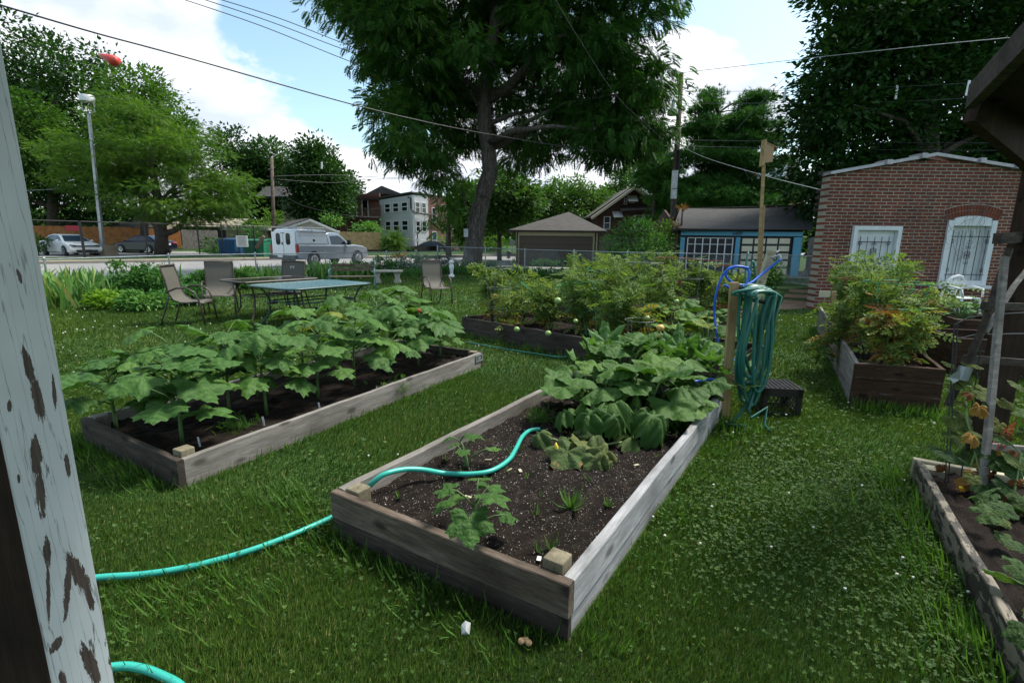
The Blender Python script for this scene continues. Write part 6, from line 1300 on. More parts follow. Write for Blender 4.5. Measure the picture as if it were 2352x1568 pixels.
pine('bluish lower pine behind the leaning utility pole', [Pb(u, v, Y, ru, rv, ry) for u, v, ru, rv, ry in ((1505, 350, 20, 22, 1.2), (1510, 385, 38, 20, 2), (1500, 410, 30, 18, 2), (1530, 420, 48, 22, 2), (1545, 450, 40, 20, 2.5), (1565, 475, 35, 18, 2.5), (1545, 505, 40, 25, 2))],
    [Vector((P(1505, 500, Y).x, Y, 0)), P(1505, 450, Y), P(1500, 340, Y)], [.3, .22, .05], 330, .34, 22, .72)
Y = 24; tree('dark_giant_tree', 'massive dark tree towering behind the brick shed at the right', col(2130, 620, 100, Y, 5, 0), [.6, .55, .5, .4, .2],
    [Pb(u, v, Y + dy, ru, rv, ry) for u, v, ru, rv, ry, dy in ((1985, 60, 80, 85, 3, 0), (2120, 30, 120, 100, 4, 1), (2300, 60, 130, 130, 4, 2), (1930, 170, 65, 80, 2.5, 0), (2060, 180, 120, 100, 3.5, 1), (2220, 220, 140, 110, 3.5, 2), (1890, 270, 55, 60, 2.5, 0), (1990, 310, 110, 80, 3, 1), (2150, 340, 140, 60, 3, 2), (1870, 380, 55, 50, 2.2, 0), (1960, 420, 90, 50, 2.5, 1), (1890, 460, 45, 60, 2.2, 1), (1905, 540, 26, 50, 2, 3), (2330, 330, 110, 60, 3, 2), (2000, -60, 100, 60, 3, 1), (2250, -90, 200, 80, 4, 1), (2450, 150, 120, 200, 4, 2))],
    1150, 72, .85, .31, TP_LEAF, 'dark_tree', limbs=30, seed=23, vb=.42, shell=.78)
# small trees / shrubs beyond the fence
def shrub(label, blobs, n, nl, cr_, sc, lm, seed, tpl=TP_LEAF, name='shrub', group=None, vb=.5, cat='shrub', part='foliage'):
    c = blobs[0][0]; z0 = min(b[0][2] - b[1][2] for b in blobs); base = Vector((c[0], c[1], max(0, z0 - .1)))
    return tree(name, label, [base, Vector((c[0], c[1], c[2]))], [.05, .03], blobs, n, nl, cr_, sc, tpl, lm, limbs=7, seed=seed, cat=cat, group=group, vb=vb, part=part)
ap_ = tree('apple_tree', 'loose small fruit tree in front of the tan garage corner', col(1450, 612, 500, 22.8, 4, 0), [.08, .07, .05, .03],
    [Pb(u, v, 22.8, ru, rv, ry) for u, v, ru, rv, ry in ((1420, 560, 34, 28, .8), (1455, 530, 40, 22, .8), (1475, 512, 16, 16, .5), (1500, 560, 30, 25, .8), (1450, 585, 40, 18, .9))], 150, 22, .36, .14, TP_SIMPLE, 'bush', limbs=16, seed=31, vb=.5)
shrub('bright green bush against the base of the leaning pole', [Pb(1515, 565, 24.5, 26, 28, .8), Pb(1530, 535, 25, 14, 20, .6)], 60, 26, .4, .16, 'locust', 32, vb=.6)
shrub('low dark bush mass between the tan garage and the pole', [Pb(1495, 585, 27, 45, 22, 1.2)], 60, 26, .5, .2, 'bush', 33, vb=.3)
shrub('rounded shrub on the bay house lawn beside the picket fence', [Pb(842, 530, 54, 26, 16, 1.5)], 40, 24, .8, .35, 'bush', 34, vb=.7)
shrub('feathery weed bush growing by the retaining wall', [Pb(908, 563, 53, 20, 15, 1.2), Pb(905, 545, 53, 8, 12, .8)], 40, 24, .7, .5, 'locust', 35, tpl=TP_LOCUST, vb=.4)
shrub('hedge strip growing along the yard fence left end', [Pb(790, 553, 55, 25, 8, 1), Pb(845, 560, 55, 40, 6, 1)], 40, 24, .6, .3, 'bush', 36, vb=.8)
shrub('low bushes below the brick wall behind the black sedan', [Pb(1040, 556, 62, 36, 10, 1.5), Pb(1075, 560, 62, 20, 14, 1.5)], 40, 24, .8, .35, 'bush', 37, vb=.7)
shrub('grassy green bank beyond the street right of the big trunk', [Pb(1125, 566, 62, 38, 22, 2)], 50, 26, .8, .4, 'locust', 38, vb=.3)
shrub('lime shrub spilling over the lean-to roof', [Pb(600, 516, 47, 26, 6, 1.2), Pb(625, 500, 50, 14, 14, 1)], 30, 24, .6, .3, 'locust', 39, vb=.6)
shrub('dark shrub beside the blue bin', [Pb(490, 560, 41, 14, 22, 1), Pb(575, 540, 42, 22, 14, 1)], 36, 24, .6, .25, 'bush', 40, vb=.2)
shrub('gray-green shrub behind the white garage roof', [Pb(762, 506, 52, 15, 14, 1)], 16, 24, .6, .3, 'bush', 41, vb=.8)
shrub('brownish bush at the porch post left of the white sedan', [Pb(85, 565, 33, 16, 22, .8)], 26, 24, .4, .2, 'dark_tree', 42, vb=.9)
shrub('round weed bush at the chain-link gate post', [Pb(1768, 625, 17.2, 22, 26, .35), Pb(1755, 640, 17, 18, 18, .3)], 40, 20, .22, .12, 'bush', 43, vb=.55)
shrub('rust-orange creeper at the left end of the blue garage roof', [Pb(1568, 480, 24.5, 5, 9, .3), Pb(1553, 515, 24.3, 6, 9, .3)], 14, 16, .2, .13, 'tomato_dead', 44, name='creeper', cat='creeper')
m = MB(); p = P(1177, 557, 60); m.lathe([(.38, 0), (.38, .04)], (0, 0, 0), 8); v = [(p.x + x, p.y + z, p.z + y) for x, y, z in m.v]; m2 = MB(); m2.add(v, m.f); t = thing('stop_sign', (p.x, 60, 0), 'small gray back of a street sign far down the road', 'sign'); m2.build('sign_plate', M['galv'], t); m2 = MB(); m2.tube([(p.x, 60.1, 0), (p.x, 60.1, p.z)], .05, 6); m2.build('sign_post', M['galv'], t)
p = P(960, 585, 52); t = thing('street_sign', (p.x, 52, 0), 'thin dark post with a small white plate near the black sedan', 'sign'); m = MB(); m.tube([(p.x, 52, 0), (p.x, 52, 2.2)], .06, 6); m.build('sign_post', M['black_metal'], t); m = MB(); m.box(p.x, 51.9, 1.55, .35, .03, .35); m.build('sign_plate', M['white_trim'], t)
p = P(1168, 590, 46); t = thing('fire_hydrant', (p.x, 46, 0), 'little dark fire hydrant on the grass across the road', 'hydrant'); m = MB(); m.lathe([(.2, 0), (.2, .06), (.14, .08), (.14, .5), (.19, .52), (.17, .62), (.06, .7)], (p.x, 46, 0), 10); m.box(p.x, 46, .42, .5, .12, .12); m.build('hydrant_body', M['black_metal'], t)
# far ring of trees so that the horizon is closed
r_ = np.random.default_rng(77); lv = LV()
for i in range(900):
    a = r_.uniform(-1.2, 1.2); d = r_.uniform(105, 150); c = np.array([d * sin(a), d * cos(a), r_.uniform(0, 1) ** .7 * (5.5 + 3 * sin(a * 9) + 2 * sin(a * 23 + 1))])
    n = 26; lv.put(TP_LEAF, c + r_.normal(size=(n, 3)) * np.array([2.2, 2.2, 1.3]), rdir(n), rdir(n, .8), rnd(n, 1.2, 2.2), np.clip(.5 + r_.normal() * .2 + r_.normal(size=n) * .1, 0, 1))
o = lv.build('far_woods', M['green_tree']); o['kind'] = 'stuff'; o['label'] = 'distant green tree line along the horizon'; o['category'] = 'woods'
# ---------------------------------------------------------------- garden plants
def arcpts(a, b, lift, n=4):
    a = Vector(a); b = Vector(b); return [a.lerp(b, i / n) + Vector((0, 0, lift * sin(pi * i / n))) for i in range(n + 1)]
def okra(p, h, n, ls, label, seed, spread=1.0):
    r_ = np.random.default_rng(seed); p = Vector(p); t = thing('okra_plant', p, label, 'plant', 'okra plants'); m = MB(); lv = LV()
    ln = Vector((r_.uniform(-.05, .05), r_.uniform(-.05, .05), 0)) * 1.2; st = [p + ln * f * f + Vector((0, 0, h * f)) for f in np.linspace(0, 1, 7)]; m.tube(st, [.014, .013, .012, .010, .009, .007, .004], 7)
    for i in range(n):
        f = .28 + .72 * i / (n - 1); a = i * 2.4 + r_.uniform(-.4, .4); s = st[0] + ln * f * f + Vector((0, 0, h * f)); o = Vector((cos(a), sin(a), 0)); L = spread * (.30 - .17 * f + r_.uniform(-.04, .05)) * (h / .6) ** .5
        e = s + o * L + Vector((0, 0, L * (.35 + .45 * f))); m.tube(arcpts(s, e, .02, 3), [.005, .0045, .004, .004], 5)
        L2 = ls * (1.12 - .45 * max(0, f - .5) * 2 * .7 - (.25 if i < 2 else 0)) * r_.uniform(.68, 1.15)
        d = o + Vector((r_.uniform(-.25, .25), r_.uniform(-.25, .25), -.22 + r_.uniform(-.3, .2))); nn = Vector((0, 0, 1)) + o * (.35 + r_.uniform(-.1, .3)) + Vector((r_.uniform(-.2, .2), r_.uniform(-.2, .2), 0))
        lv.put(OKRA[int(r_.integers(8))], [tuple(e)], [tuple(d)], [tuple(nn)], [L2], [float(np.clip(r_.uniform(.1, .85), 0, 1)) if r_.random() > .04 else .98])
    m.build('stem', M['stem_green'], t, smooth=True); lv.build('foliage', M['okra'], t, smooth=True); return t
def inA(f, g): q = along(CA, f, g); q.z = .10; return q
OK_ = [(.07, .68, .58, 13, 'first okra plant at the near end of the left bed, beside the corner block'), (.13, .30, .58, 12, 'okra plant in the back row leaning over the left board at the near end'), (.26, .66, .58, 10, 'second okra stem along the front board, with one yellow leaf at its base'),
       (.33, .30, .56, 9, 'second okra plant of the back row, near the left board'), (.40, .68, .62, 11, 'third okra along the front board, broad leaves overhanging the middle'), (.47, .30, .60, 10, 'third okra plant of the back row, half hidden behind the front leaves'), (.53, .66, .64, 11, 'fourth okra along the front board, in the middle of the left bed'),
       (.61, .28, .66, 10, 'tall okra of the back row in front of the teal table leg'), (.67, .66, .60, 10, 'fifth okra along the front board, over the bare dark soil'), (.75, .34, .70, 10, 'tallest okra of the back row, rising before the patio table'), (.80, .68, .58, 10, 'sixth okra along the front board, bearing a small red bloom'),
       (.90, .30, .72, 10, 'okra at the far left corner of the bed, nearest the lone chair'), (.93, .66, .46, 8, 'last okra along the front board, next to the metal bracket'), (.86, .48, .66, 9, 'okra between the two rows near the far end of the left bed')]
OK_ += [(.03, .22, .50, 11, 'okra plant at the near left corner, leaning out over the lawn'), (.22, .45, .60, 11, 'okra plant between the two rows at the near end of the left bed')]
for i, (f, g, h, n, lb) in enumerate(OK_):
    o = okra(inA(f, g), h * 1.04, n + 1, .215, lb, 100 + i)
    if 'red bloom' in lb: m = MB(); q = inA(f, g) + Vector((.03, -.03, h + .06)); m.ball(q, .018, 7, 5, 1.3); m.build('bloom', M['red_plastic'], o)
q = G(1085, 1240, .155); okra(q, .21, 7, .12, 'small young okra near the front board of the middle bed', 131, 1.1)
q = G(1073, 1075, .155); okra(q, .16, 6, .075, 'tiny okra seedling beside the aqua hose in the middle bed', 132)
# squash
def squash(p, n, rad, h, ls, tpls, lm, label, seed, cat='plant', name='squash_plant', up=.5, group='squash plants', a0=0, a1=2 * pi, vb=(.1, .8), hm=1.0):
    r_ = np.random.default_rng(seed); p = Vector(p); t = thing(name, p, label, cat, group); m = MB(); lv = LV()
    for i in range(n):
        a = a0 + (a1 - a0) * ((i * .618 + r_.uniform(-.06, .06)) % 1); q = (i + .5) / n; L = rad * (.25 + .75 * q) * r_.uniform(.85, 1.1); hh = h * (1 - .55 * q * q * hm) * r_.uniform(.75, 1.1); o = Vector((cos(a), sin(a), 0))
        s = p + o * .03 + Vector((0, 0, .01)); e = p + o * L + Vector((0, 0, hh)); mid = s.lerp(e, .55) + Vector((0, 0, hh * .22)); m.tube([s, s.lerp(mid, .5), mid, e], [.0085, .008, .007, .006], 6)
        d = o + Vector((r_.uniform(-.3, .3), r_.uniform(-.3, .3), up - q * .5 + r_.uniform(-.25, .2))); nn = Vector((0, 0, 1)) - o * up * .5 + o * q * .6 + Vector((r_.uniform(-.25, .25), r_.uniform(-.25, .25), 0))
        lv.put(tpls[int(r_.integers(len(tpls)))], [tuple(e - d.normalized() * .03)], [tuple(d)], [tuple(nn)], [ls * r_.uniform(.78, 1.15)], [r_.uniform(*vb)])
    m.build('stem', M['stem_pale'], t, smooth=True); lv.build('foliage', M[lm], t, smooth=True); return t
z3 = .155
squash(G(1335, 1035, z3), 6, .38, .10, .17, WILTED, 'squash_dying', 'drooping squash with tan-scorched leaves at the front of the clump', 201, up=-.1, vb=(.3, .95))
squash(G(1315, 1045, z3), 4, .26, .07, .14, SQUASH, 'squash_dying', 'flat scorched squash leaves lying on the soil in front', 212, up=-.3, vb=(.4, .95))
squash(G(1370, 1005, z3), 6, .34, .24, .19, WILTED, 'squash', 'wilted green squash with leaves hanging like closed umbrellas', 202, up=-.2)
squash(G(1440, 1000, z3), 6, .34, .25, .20, WILTED, 'squash', 'wilted squash right of centre, one collapsed leaf on a long stalk', 203, up=-.2)
squash(G(1365, 960, z3), 14, .44, .40, .20, SQUASH, 'squash', 'broad-leaved squash at the left side board of the middle bed', 204, up=.35)
squash(G(1470, 965, z3), 15, .46, .42, .21, SQUASH, 'squash', 'large broad-leaved squash in the centre of the clump with an orange bud', 205, up=.35)
squash(G(1540, 945, z3), 14, .42, .38, .20, SQUASH, 'squash', 'broad-leaved squash beside the right board, by the hose post', 206, up=.35)
squash(G(1430, 905, z3), 12, .36, .48, .20, SQUASH, 'squash', 'squash standing at the back of the broad-leaved clump', 207, up=.3)
squash(G(1400, 885, z3), 13, .32, .40, .20, ZUKE, 'zucchini', 'zucchini with tall jagged upright leaves at the far left corner', 208, name='zucchini_plant', up=.9, hm=.7)
squash(G(1480, 880, z3), 11, .30, .38, .20, ZUKE, 'zucchini', 'zucchini with jagged leaves in the middle of the far end', 211, name='zucchini_plant', up=.9, hm=.7)
squash(G(1560, 890, z3), 14, .36, .40, .21, ZUKE, 'zucchini', 'zucchini with jagged upright leaves near the blue hose', 209, name='zucchini_plant', up=.8, hm=.7)
squash(G(1630, 905, z3), 13, .42, .34, .20, ZUKE, 'zucchini', 'zucchini spilling over the right board toward the coiled hose', 210, name='zucchini_plant', up=.5, hm=.8)
for k, (u, v, z, n_) in enumerate(((1453, 905, .42, 'upright orange squash bud in the centre of the leaves'), (1385, 965, .26, 'closed orange squash flower near the blue hose'), (1275, 1052 - 10, .2, 'withered yellow squash flower on the scorched plant'), (1585, 918, .3, 'small yellow squash flower deep in the leaves'))):
    q = G(u, v, z); m = MB(); m.tube([q, q + Vector((.004, 0, .02)), q + Vector((.006, 0, .05)), q + Vector((.002, 0, .075))], [.008, .017, .013, .004], 7); tag(m.build('squash_flower', M['flower_orange' if k < 2 else 'flower_yellow'], smooth=True), n_, 'flower', 'squash flowers')
def acr(c, f, g): a = c[0].lerp(c[1], f); b = c[3].lerp(c[2], f); return a.lerp(b, g)
def inB(f, g, z=.22): q = acr(CB, f, g); q.z = z; return q
squash(inB(.90, .45), 16, .55, .50, .19, SQUASH, 'squash', 'healthy squash at the right end of the long tomato bed', 220, up=.3, vb=(.4, .95)); squash(inB(.76, .75), 12, .5, .52, .18, SQUASH, 'squash', 'healthy squash behind the yellow tomatoes in the long bed', 221, up=.3, vb=(.4, .95))
# tomatoes
def tomato(p, h, r, n, label, seed, lm='tomato', v=(.1, .9), dead=.12, ls=.17, group='tomato plants', spill=None, name='tomato_plant', tpl=None):
    rr = np.random.default_rng(seed); p = Vector(p); t = thing(name, p, label, 'plant', group); m = MB(); tpl = TP_TOM if tpl is None else tpl
    stems = []
    for k in range(6):
        a = rr.uniform(0, 2 * pi); e = p + Vector((cos(a) * r * rr.uniform(.2, .9), sin(a) * r * rr.uniform(.2, .9), h * rr.uniform(.7, 1.05)))
        if spill is not None and k < 2: e = p + Vector(spill) * rr.uniform(.7, 1.1) + Vector((0, 0, rr.uniform(-.1, .15)))
        pts = [p.lerp(e, i / 5) + Vector((rr.uniform(-.04, .04), rr.uniform(-.04, .04), .15 * h * sin(pi * i / 5) * (2.2 if spill is not None and k < 2 else 1))) for i in range(6)]; pts[0] = p; stems.append(pts); m.tube(pts, [.009, .008, .007, .006, .005, .003], 5)
    m.build('stem', M['stem_green'], t, smooth=True); lv = LV(); pos = []; d = []
    for i in range(n):
        s = stems[int(rr.integers(len(stems)))]; f = rr.uniform(.12, 1) * 5; k = min(4, int(f)); q = s[k].lerp(s[k + 1], f - k); pos.append(np.array(q) + rr.normal(size=3) * [.05, .05, .04]); a = rr.uniform(0, 2 * pi); d.append((cos(a), sin(a), rr.uniform(-.75, .65)))
    pos = np.array(pos); d = np.array(d); var = np.clip(rr.uniform(v[0], v[1], n), 0, 1); low = (pos[:, 2] - p.z) < h * .35; var = np.where(low & (rr.random(n) < dead * 4), rr.uniform(.85, 1, n), var)
    nn = unit(np.array([0, 0, 1.]) + rr.normal(size=(n, 3)) * .6)
    lv.put(tpl, pos, d, nn, ls * rr.uniform(.6, 1.3, n), var); lv.build('foliage', M[lm], t)
    return t
TB = [(.06, .35, .92, .26, 120, 'tall pale tomato at the left end of the long bed, inside a dark cage', None, (.35, .84)), (.12, .75, .75, .25, 90, 'low tomato behind the first one at the left end', None, (.2, .8)), (.17, .28, .55, .26, 100, 'sprawling tomato spilling over the near board at the left', (.02, -.42, -.1), (.45, .87)),
      (.27, .6, .62, .25, 90, 'short tomato in the thin gap before the lawn view', None, (.3, .85)), (.36, .35, .68, .27, 110, 'tomato with one large green fruit left of the middle', None, (.1, .75)), (.43, .72, .85, .27, 120, 'tall light tomato under the bright green cages', None, (.3, .8)), (.49, .35, .75, .27, 120, 'dense tomato in the middle of the long bed, brown at its foot', None, (.05, .7)),
      (.56, .72, .92, .27, 130, 'tall tomato inside the big gray cage', None, (.25, .78)), (.62, .32, .66, .27, 120, 'darker tomato with hanging dry leaves right of the middle', None, (.0, .6)), (.70, .38, .45, .2, 60, 'half-dead tomato bearing the ripe yellow fruit', None, (.5, .95)), (.68, .85, .8, .26, 110, 'tomato behind the squash by the rusty cage', None, (.2, .8))]
for i, (f, g, h, r, n, lb, sp, v) in enumerate(TB): tomato(inB(f, g), h * 1.12, r * 1.15, int(n * 1.9), lb, 300 + i, spill=sp, v=v, dead=.10 if i not in (9,) else .25, ls=.15)
FB = [(.08, .4, .9, 'light green tomato at the left end of the far bed'), (.22, .5, 1.0, 'tomato with a rust ringed cage in the far bed'), (.38, .4, .95, 'bushy tomato of the far bed under a rust cage hoop'), (.52, .6, 1.0, 'pale tomato in the middle of the far bed'), (.66, .4, .95, 'light tomato of the far bed below the blue garage window'), (.8, .5, .9, 'soft green tomato beside the bat-house pole'), (.94, .4, .7, 'low tomato at the right end of the far bed by the tap stake'), (.3, .9, .85, 'tomato at the back of the far bed nearest the fence')]
for i, (f, g, h, lb) in enumerate(FB): q = acr(CF, f, g); q.z = .22; tomato(q, h * 1.1, .42, 260, lb, 330 + i, v=(.3, .80), dead=.05, ls=.17)
CB_ = [(.06, .5, .55, (.4, .9), 'brown withered tomato at the near end of the tall brown bed'), (.20, .35, .95, (.1, .84), 'tomato with yellow tips and a green fruit in the brown bed'), (.20, .8, .8, (.35, .86), 'yellowing tomato leaning to the right of the brown bed'), (.36, .5, 1.05, (.2, .8), 'tomato inside the rust-red cage in the brown bed'), (.52, .5, 1.0, (.1, .75), 'green tomato in the middle of the brown bed'), (.68, .5, 1.0, (.1, .7), 'tomato reaching up before the shed door'), (.84, .4, .9, (.1, .7), 'tomato at the far end of the brown bed, before the shed corner'), (.30, .05, .6, (.1, .8), 'tomato sprawling over the left board of the brown bed')]
for i, (f, g, h, v, lb) in enumerate(CB_):
    q = along(CC, f, g); q.z = .34; sp = (-.35, -.12, -.05) if 'left board' in lb else None; tomato(q, h, .36, 240, lb, 350 + i, v=v, dead=.07, ls=.14, spill=sp)
q = along(CC, .08, .45); q.z = .33; tomato(q, .62, .28, 220, 'dead brown tomato stalks in the near end of the brown bed', 365, lm='tomato_dead', ls=.10)
def cage(p, h, r, mt, label, tilt=(0, 0), rings=3, wr=.004):
    p = Vector(p); t = thing('tomato_cage', p, label, 'plant cage', 'tomato cages'); ax = Vector((tilt[0], tilt[1], 1)).normalized(); xx = ax.cross(Vector((0, 1, .01))).normalized(); yy = ax.cross(xx); m = MB()
    def pt(f, a): rr = r * (.55 + .45 * f); return p + ax * h * f + (xx * cos(a) + yy * sin(a)) * rr
    for k in range(rings): f = (k + 1) / rings; m = MB(); m.tube([pt(f, 2 * pi * i / 24) for i in range(25)], wr, 5, cap=False); m.build('ring', M[mt], t, smooth=True)
    for k in range(4): a = k * pi / 2 + .4; m = MB(); m.tube([pt(0, a), pt(.5, a), pt(1, a)], wr, 5); m.build('leg', M[mt], t)
    return t
def cg(u, v, Y_, h, r, mt, lb, tilt=(0, 0), z=.2, **k): q = P(u, v, Y_); cage((q.x - tilt[0] * (q.z - z), q.y - tilt[1] * (q.z - z), z), (q.z - z) / Vector((tilt[0], tilt[1], 1)).normalized().z, r, mt, lb, tilt, **k)
cg(1146, 616, 7.5, 1, .22, 'wire_gray', 'dark thin cage around the tall pale tomato at the left end'); cg(1375, 622, 7.8, 1, .20, 'wire_green', 'bright green cage tipped over to the right', tilt=(.25, .15)); cg(1305, 650, 7.0, 1, .17, 'wire_green', 'pair of low bright green hoops left of the tipped cage', tilt=(-.3, 0), rings=2)
cg(1215, 662, 7.6, 1, .16, 'wire_green', 'fallen green hoop over the lawn gap', tilt=(.7, 0), rings=1); cg(1350, 653, 6.8, 1, .17, 'wire_green', 'green cage top lying among light leaves', tilt=(-.1, .3), rings=2); cg(1480, 603, 7.2, 1, .27, 'wire_gray', 'large gray cage right of the green ones', rings=3); cg(1545, 592, 7.6, 1, .24, 'rust', 'rusty cage hoop standing highest in the long bed'); cg(1620, 598, 9.5, 1, .3, 'rust', 'rusty cage in the far bed, left of the blue hose loop')
cg(1590, 594, 8.8, 1, .26, 'wire_gray', 'gray cage beside the rusty one'); cg(1470, 735, 5.6, 1, .17, 'wire_gray', 'thin dark cage by the squash leaves', rings=2); cg(1675, 610, 7.8, 1, .2, 'rust', 'rusty cage behind the blue hose loop'); cg(2010, 642, 5.6, 1, .33, 'rust', 'rust-red cage in the brown bed', z=.35, wr=.005); cg(2060, 648, 5.2, 1, .30, 'wire_green', 'green wire cage in the brown bed, right of the rust-red one', z=.35, wr=.005)
for k, (u, v, Y_, r, mt, lb) in enumerate(((1517, 753, 5.05, .042, 'fruit_yellow', 'large ripe yellow-orange tomato'), (1513, 771, 5.05, .032, 'fruit_yellow', 'smaller yellow tomato tucked under the ripe one'), (1487, 730, 5.2, .028, 'fruit_green', 'pair-topping green tomato left of the ripe yellow one'), (1281, 690, 6.1, .045, 'fruit_green', 'large pale green tomato high in the middle'), (1187, 756, 6.5, .04, 'fruit_green', 'green tomato low in the spilling plant'), (1322, 737, 6.0, .03, 'fruit_green', 'small green tomato near the board in the middle'),
        (1259, 765, 6.2, .04, 'fruit_green', 'green tomato resting near the near board'), (1985, 788 - 50, 4.9, .045, 'fruit_green', 'green tomato in the brown bed'), (1554, 692, 5.5, .028, 'fruit_green', 'small green tomato before the squash'))):
    m = MB(); q = P(u, v, Y_); m.ball(q, r, 12, 8, .88); tag(m.build('tomato', M[mt], smooth=True), lb, 'tomato', 'tomatoes on the plants')
# beans
for i, (x, y, z, h, lb) in enumerate(((7.3, 7.9, .3, .38, 'leafy bean plant at the left corner of the peeling bed'), (7.8, 7.75, .3, .42, 'leafy bean plant below the white chair arm'), (8.35, 7.6, .3, .4, 'leafy bean plant behind the arbor post'), (8.9, 7.5, .3, .4, 'bean plant at the far right of the peeling bed'), (6.2, 5.75, .33, .3, 'low squash-like bean plant at the frame edge'), (6.9, 5.5, .33, .3, 'bean plant outside the arbor at the right'))):
    squash((x, y, z), 26, .36, h, .085, CUKE, 'bush', lb, 400 + i, name='bean_plant', up=.1, group='bean plants')
# cucumber vine in the lower right bed
t = thing('cucumber_vine', G(2270, 1280, .09), 'cucumber vine with spotted and dried leaves climbing the wire rods', 'plant'); m = MB(); lv = LV(); dl = LV(); r_ = np.random.default_rng(55)
def PL(u, v): f = min(1, max(0, (v - 780) / 800)); return P(u, v, 3.05 - .95 * f - .15 * (u - 2200) / 150)
vines = [[(2240, 1300), (2290, 1180), (2250, 1080), (2220, 960), (2215, 870)], [(2250, 1250), (2330, 1130), (2345, 1040), (2300, 1000)], [(2260, 1290), (2190, 1210), (2140, 1190)], [(2270, 1290), (2320, 1240), (2352, 1180)], [(2200, 1050), (2230, 1070), (2250, 1010), (2210, 980)], [(2300, 1420), (2340, 1360), (2380, 1300)]]
for vv in vines: m.tube([PL(*q) for q in vv], .006, 5)
m.build('stem', M['stem_pale'], t, smooth=True)
for (u, v, s, va) in ((2197, 968, .105, .75), (2170, 1043, .11, .15), (2270, 1040, .09, .1), (2160, 1152, .11, .2), (2265, 1122, .12, .15), (2255, 905, .095, .8), (2215, 875, .06, .8), (2190, 890, .05, .85), (2305, 930, .06, .9), (2230, 842, .07, .8), (2180, 842, .06, .75), (2330, 1060, .08, .7), (2310, 1120, .08, .2), (2350, 1000, .06, .7), (2340, 1270, .1, .4), (2335, 1350, .08, .3), (2330, 1480, .08, .3), (2290, 1065, .09, .5), (2230, 1180, .07, .9), (2345, 1150, .08, .5), (2205, 930, .05, .9), (2335, 890, .06, .7), (2140, 1210, .05, .95), (2300, 1200, .09, .3), (2345, 1200, .09, .4), (2320, 1420, .1, .2), (2345, 1400, .09, .5), (2290, 1010, .07, .6), (2345, 950, .08, .6), (2240, 1000, .07, .8), (2210, 1190, .06, .9), (2300, 1330, .08, .2), (2350, 1540, .1, .3), (2180, 1000, .06, .7), (2325, 1075, .09, .3)):
    q = PL(u, v); lv.put(CUKE[int(r_.integers(3))], [tuple(q + Vector((0, 0, .02)))], [(r_.uniform(-.8, .5), -.6, r_.uniform(-.5, .1))], [(r_.uniform(-.4, .3), -.5, .85)], [s * 1.0], [va])
for k in range(46):
    u = r_.uniform(2215, 2440); v = r_.uniform(1120, 1600)
    if (u - 2190) / 160 < (v - 1130) / 330: continue
    q = G(u, v, r_.uniform(.12, .42)); lv.put(CUKE[int(r_.integers(3))], [tuple(q)], [(r_.uniform(-.8, .8), r_.uniform(-.8, .5), r_.uniform(-.4, .2))], [(r_.uniform(-.4, .3), -.3, .9)], [r_.uniform(.045, .08)], [r_.uniform(.1, .75)])
for k in range(40):
    u = r_.uniform(2190, 2420); v = r_.uniform(900, 1230); q = P(u, v, r_.uniform(2.5, 3.0)); o_ = lv if k % 3 else dl; o_.put(CUKE[k % 3] if k % 3 else WILTED[k % 2], [tuple(q)], [(r_.uniform(-.8, .8), -.5, r_.uniform(-.6, .2))], [(r_.uniform(-.4, .3), -.6, .7)], [r_.uniform(.035, .07)], [r_.uniform(.1, 1)])
lv.build('foliage', M['cucumber'], t, smooth=True)
for (u, v, s) in ((2300, 1260, .06), (2330, 1310, .06), (2240, 1290, .05), (2290, 1330, .05), (2345, 1380, .06), (2220, 1150, .06), (2320, 1150, .07), (2275, 1065, .08), (2230, 1110, .08), (2320, 1005, .06), (2310, 1045, .06), (2170, 1075, .05), (2270, 1190, .05), (2255, 1240, .05), (2345, 1110, .06), (2300, 1170, .05), (2150, 1188, .05), (2280, 1090, .08)):
    q = PL(u, v); dl.put(WILTED[int(r_.integers(3))], [tuple(q)], [(r_.uniform(-.5, .5), -.3, -.9)], [(0, -.9, .3)], [s], [r_.uniform(.1, .9)])
dl.build('dry_leaves', M['tomato_dead'], t, smooth=True)
m = MB()
for u, v in ((2270, 1018 + 148, ), (2190, 1185), (2200, 1135)): q = PL(u, v - 20) + Vector((0, -.02, 0)); m.ball(q, .012, 6, 4, .6)
m.build('yellow_bloom', M['flower_yellow'], t)
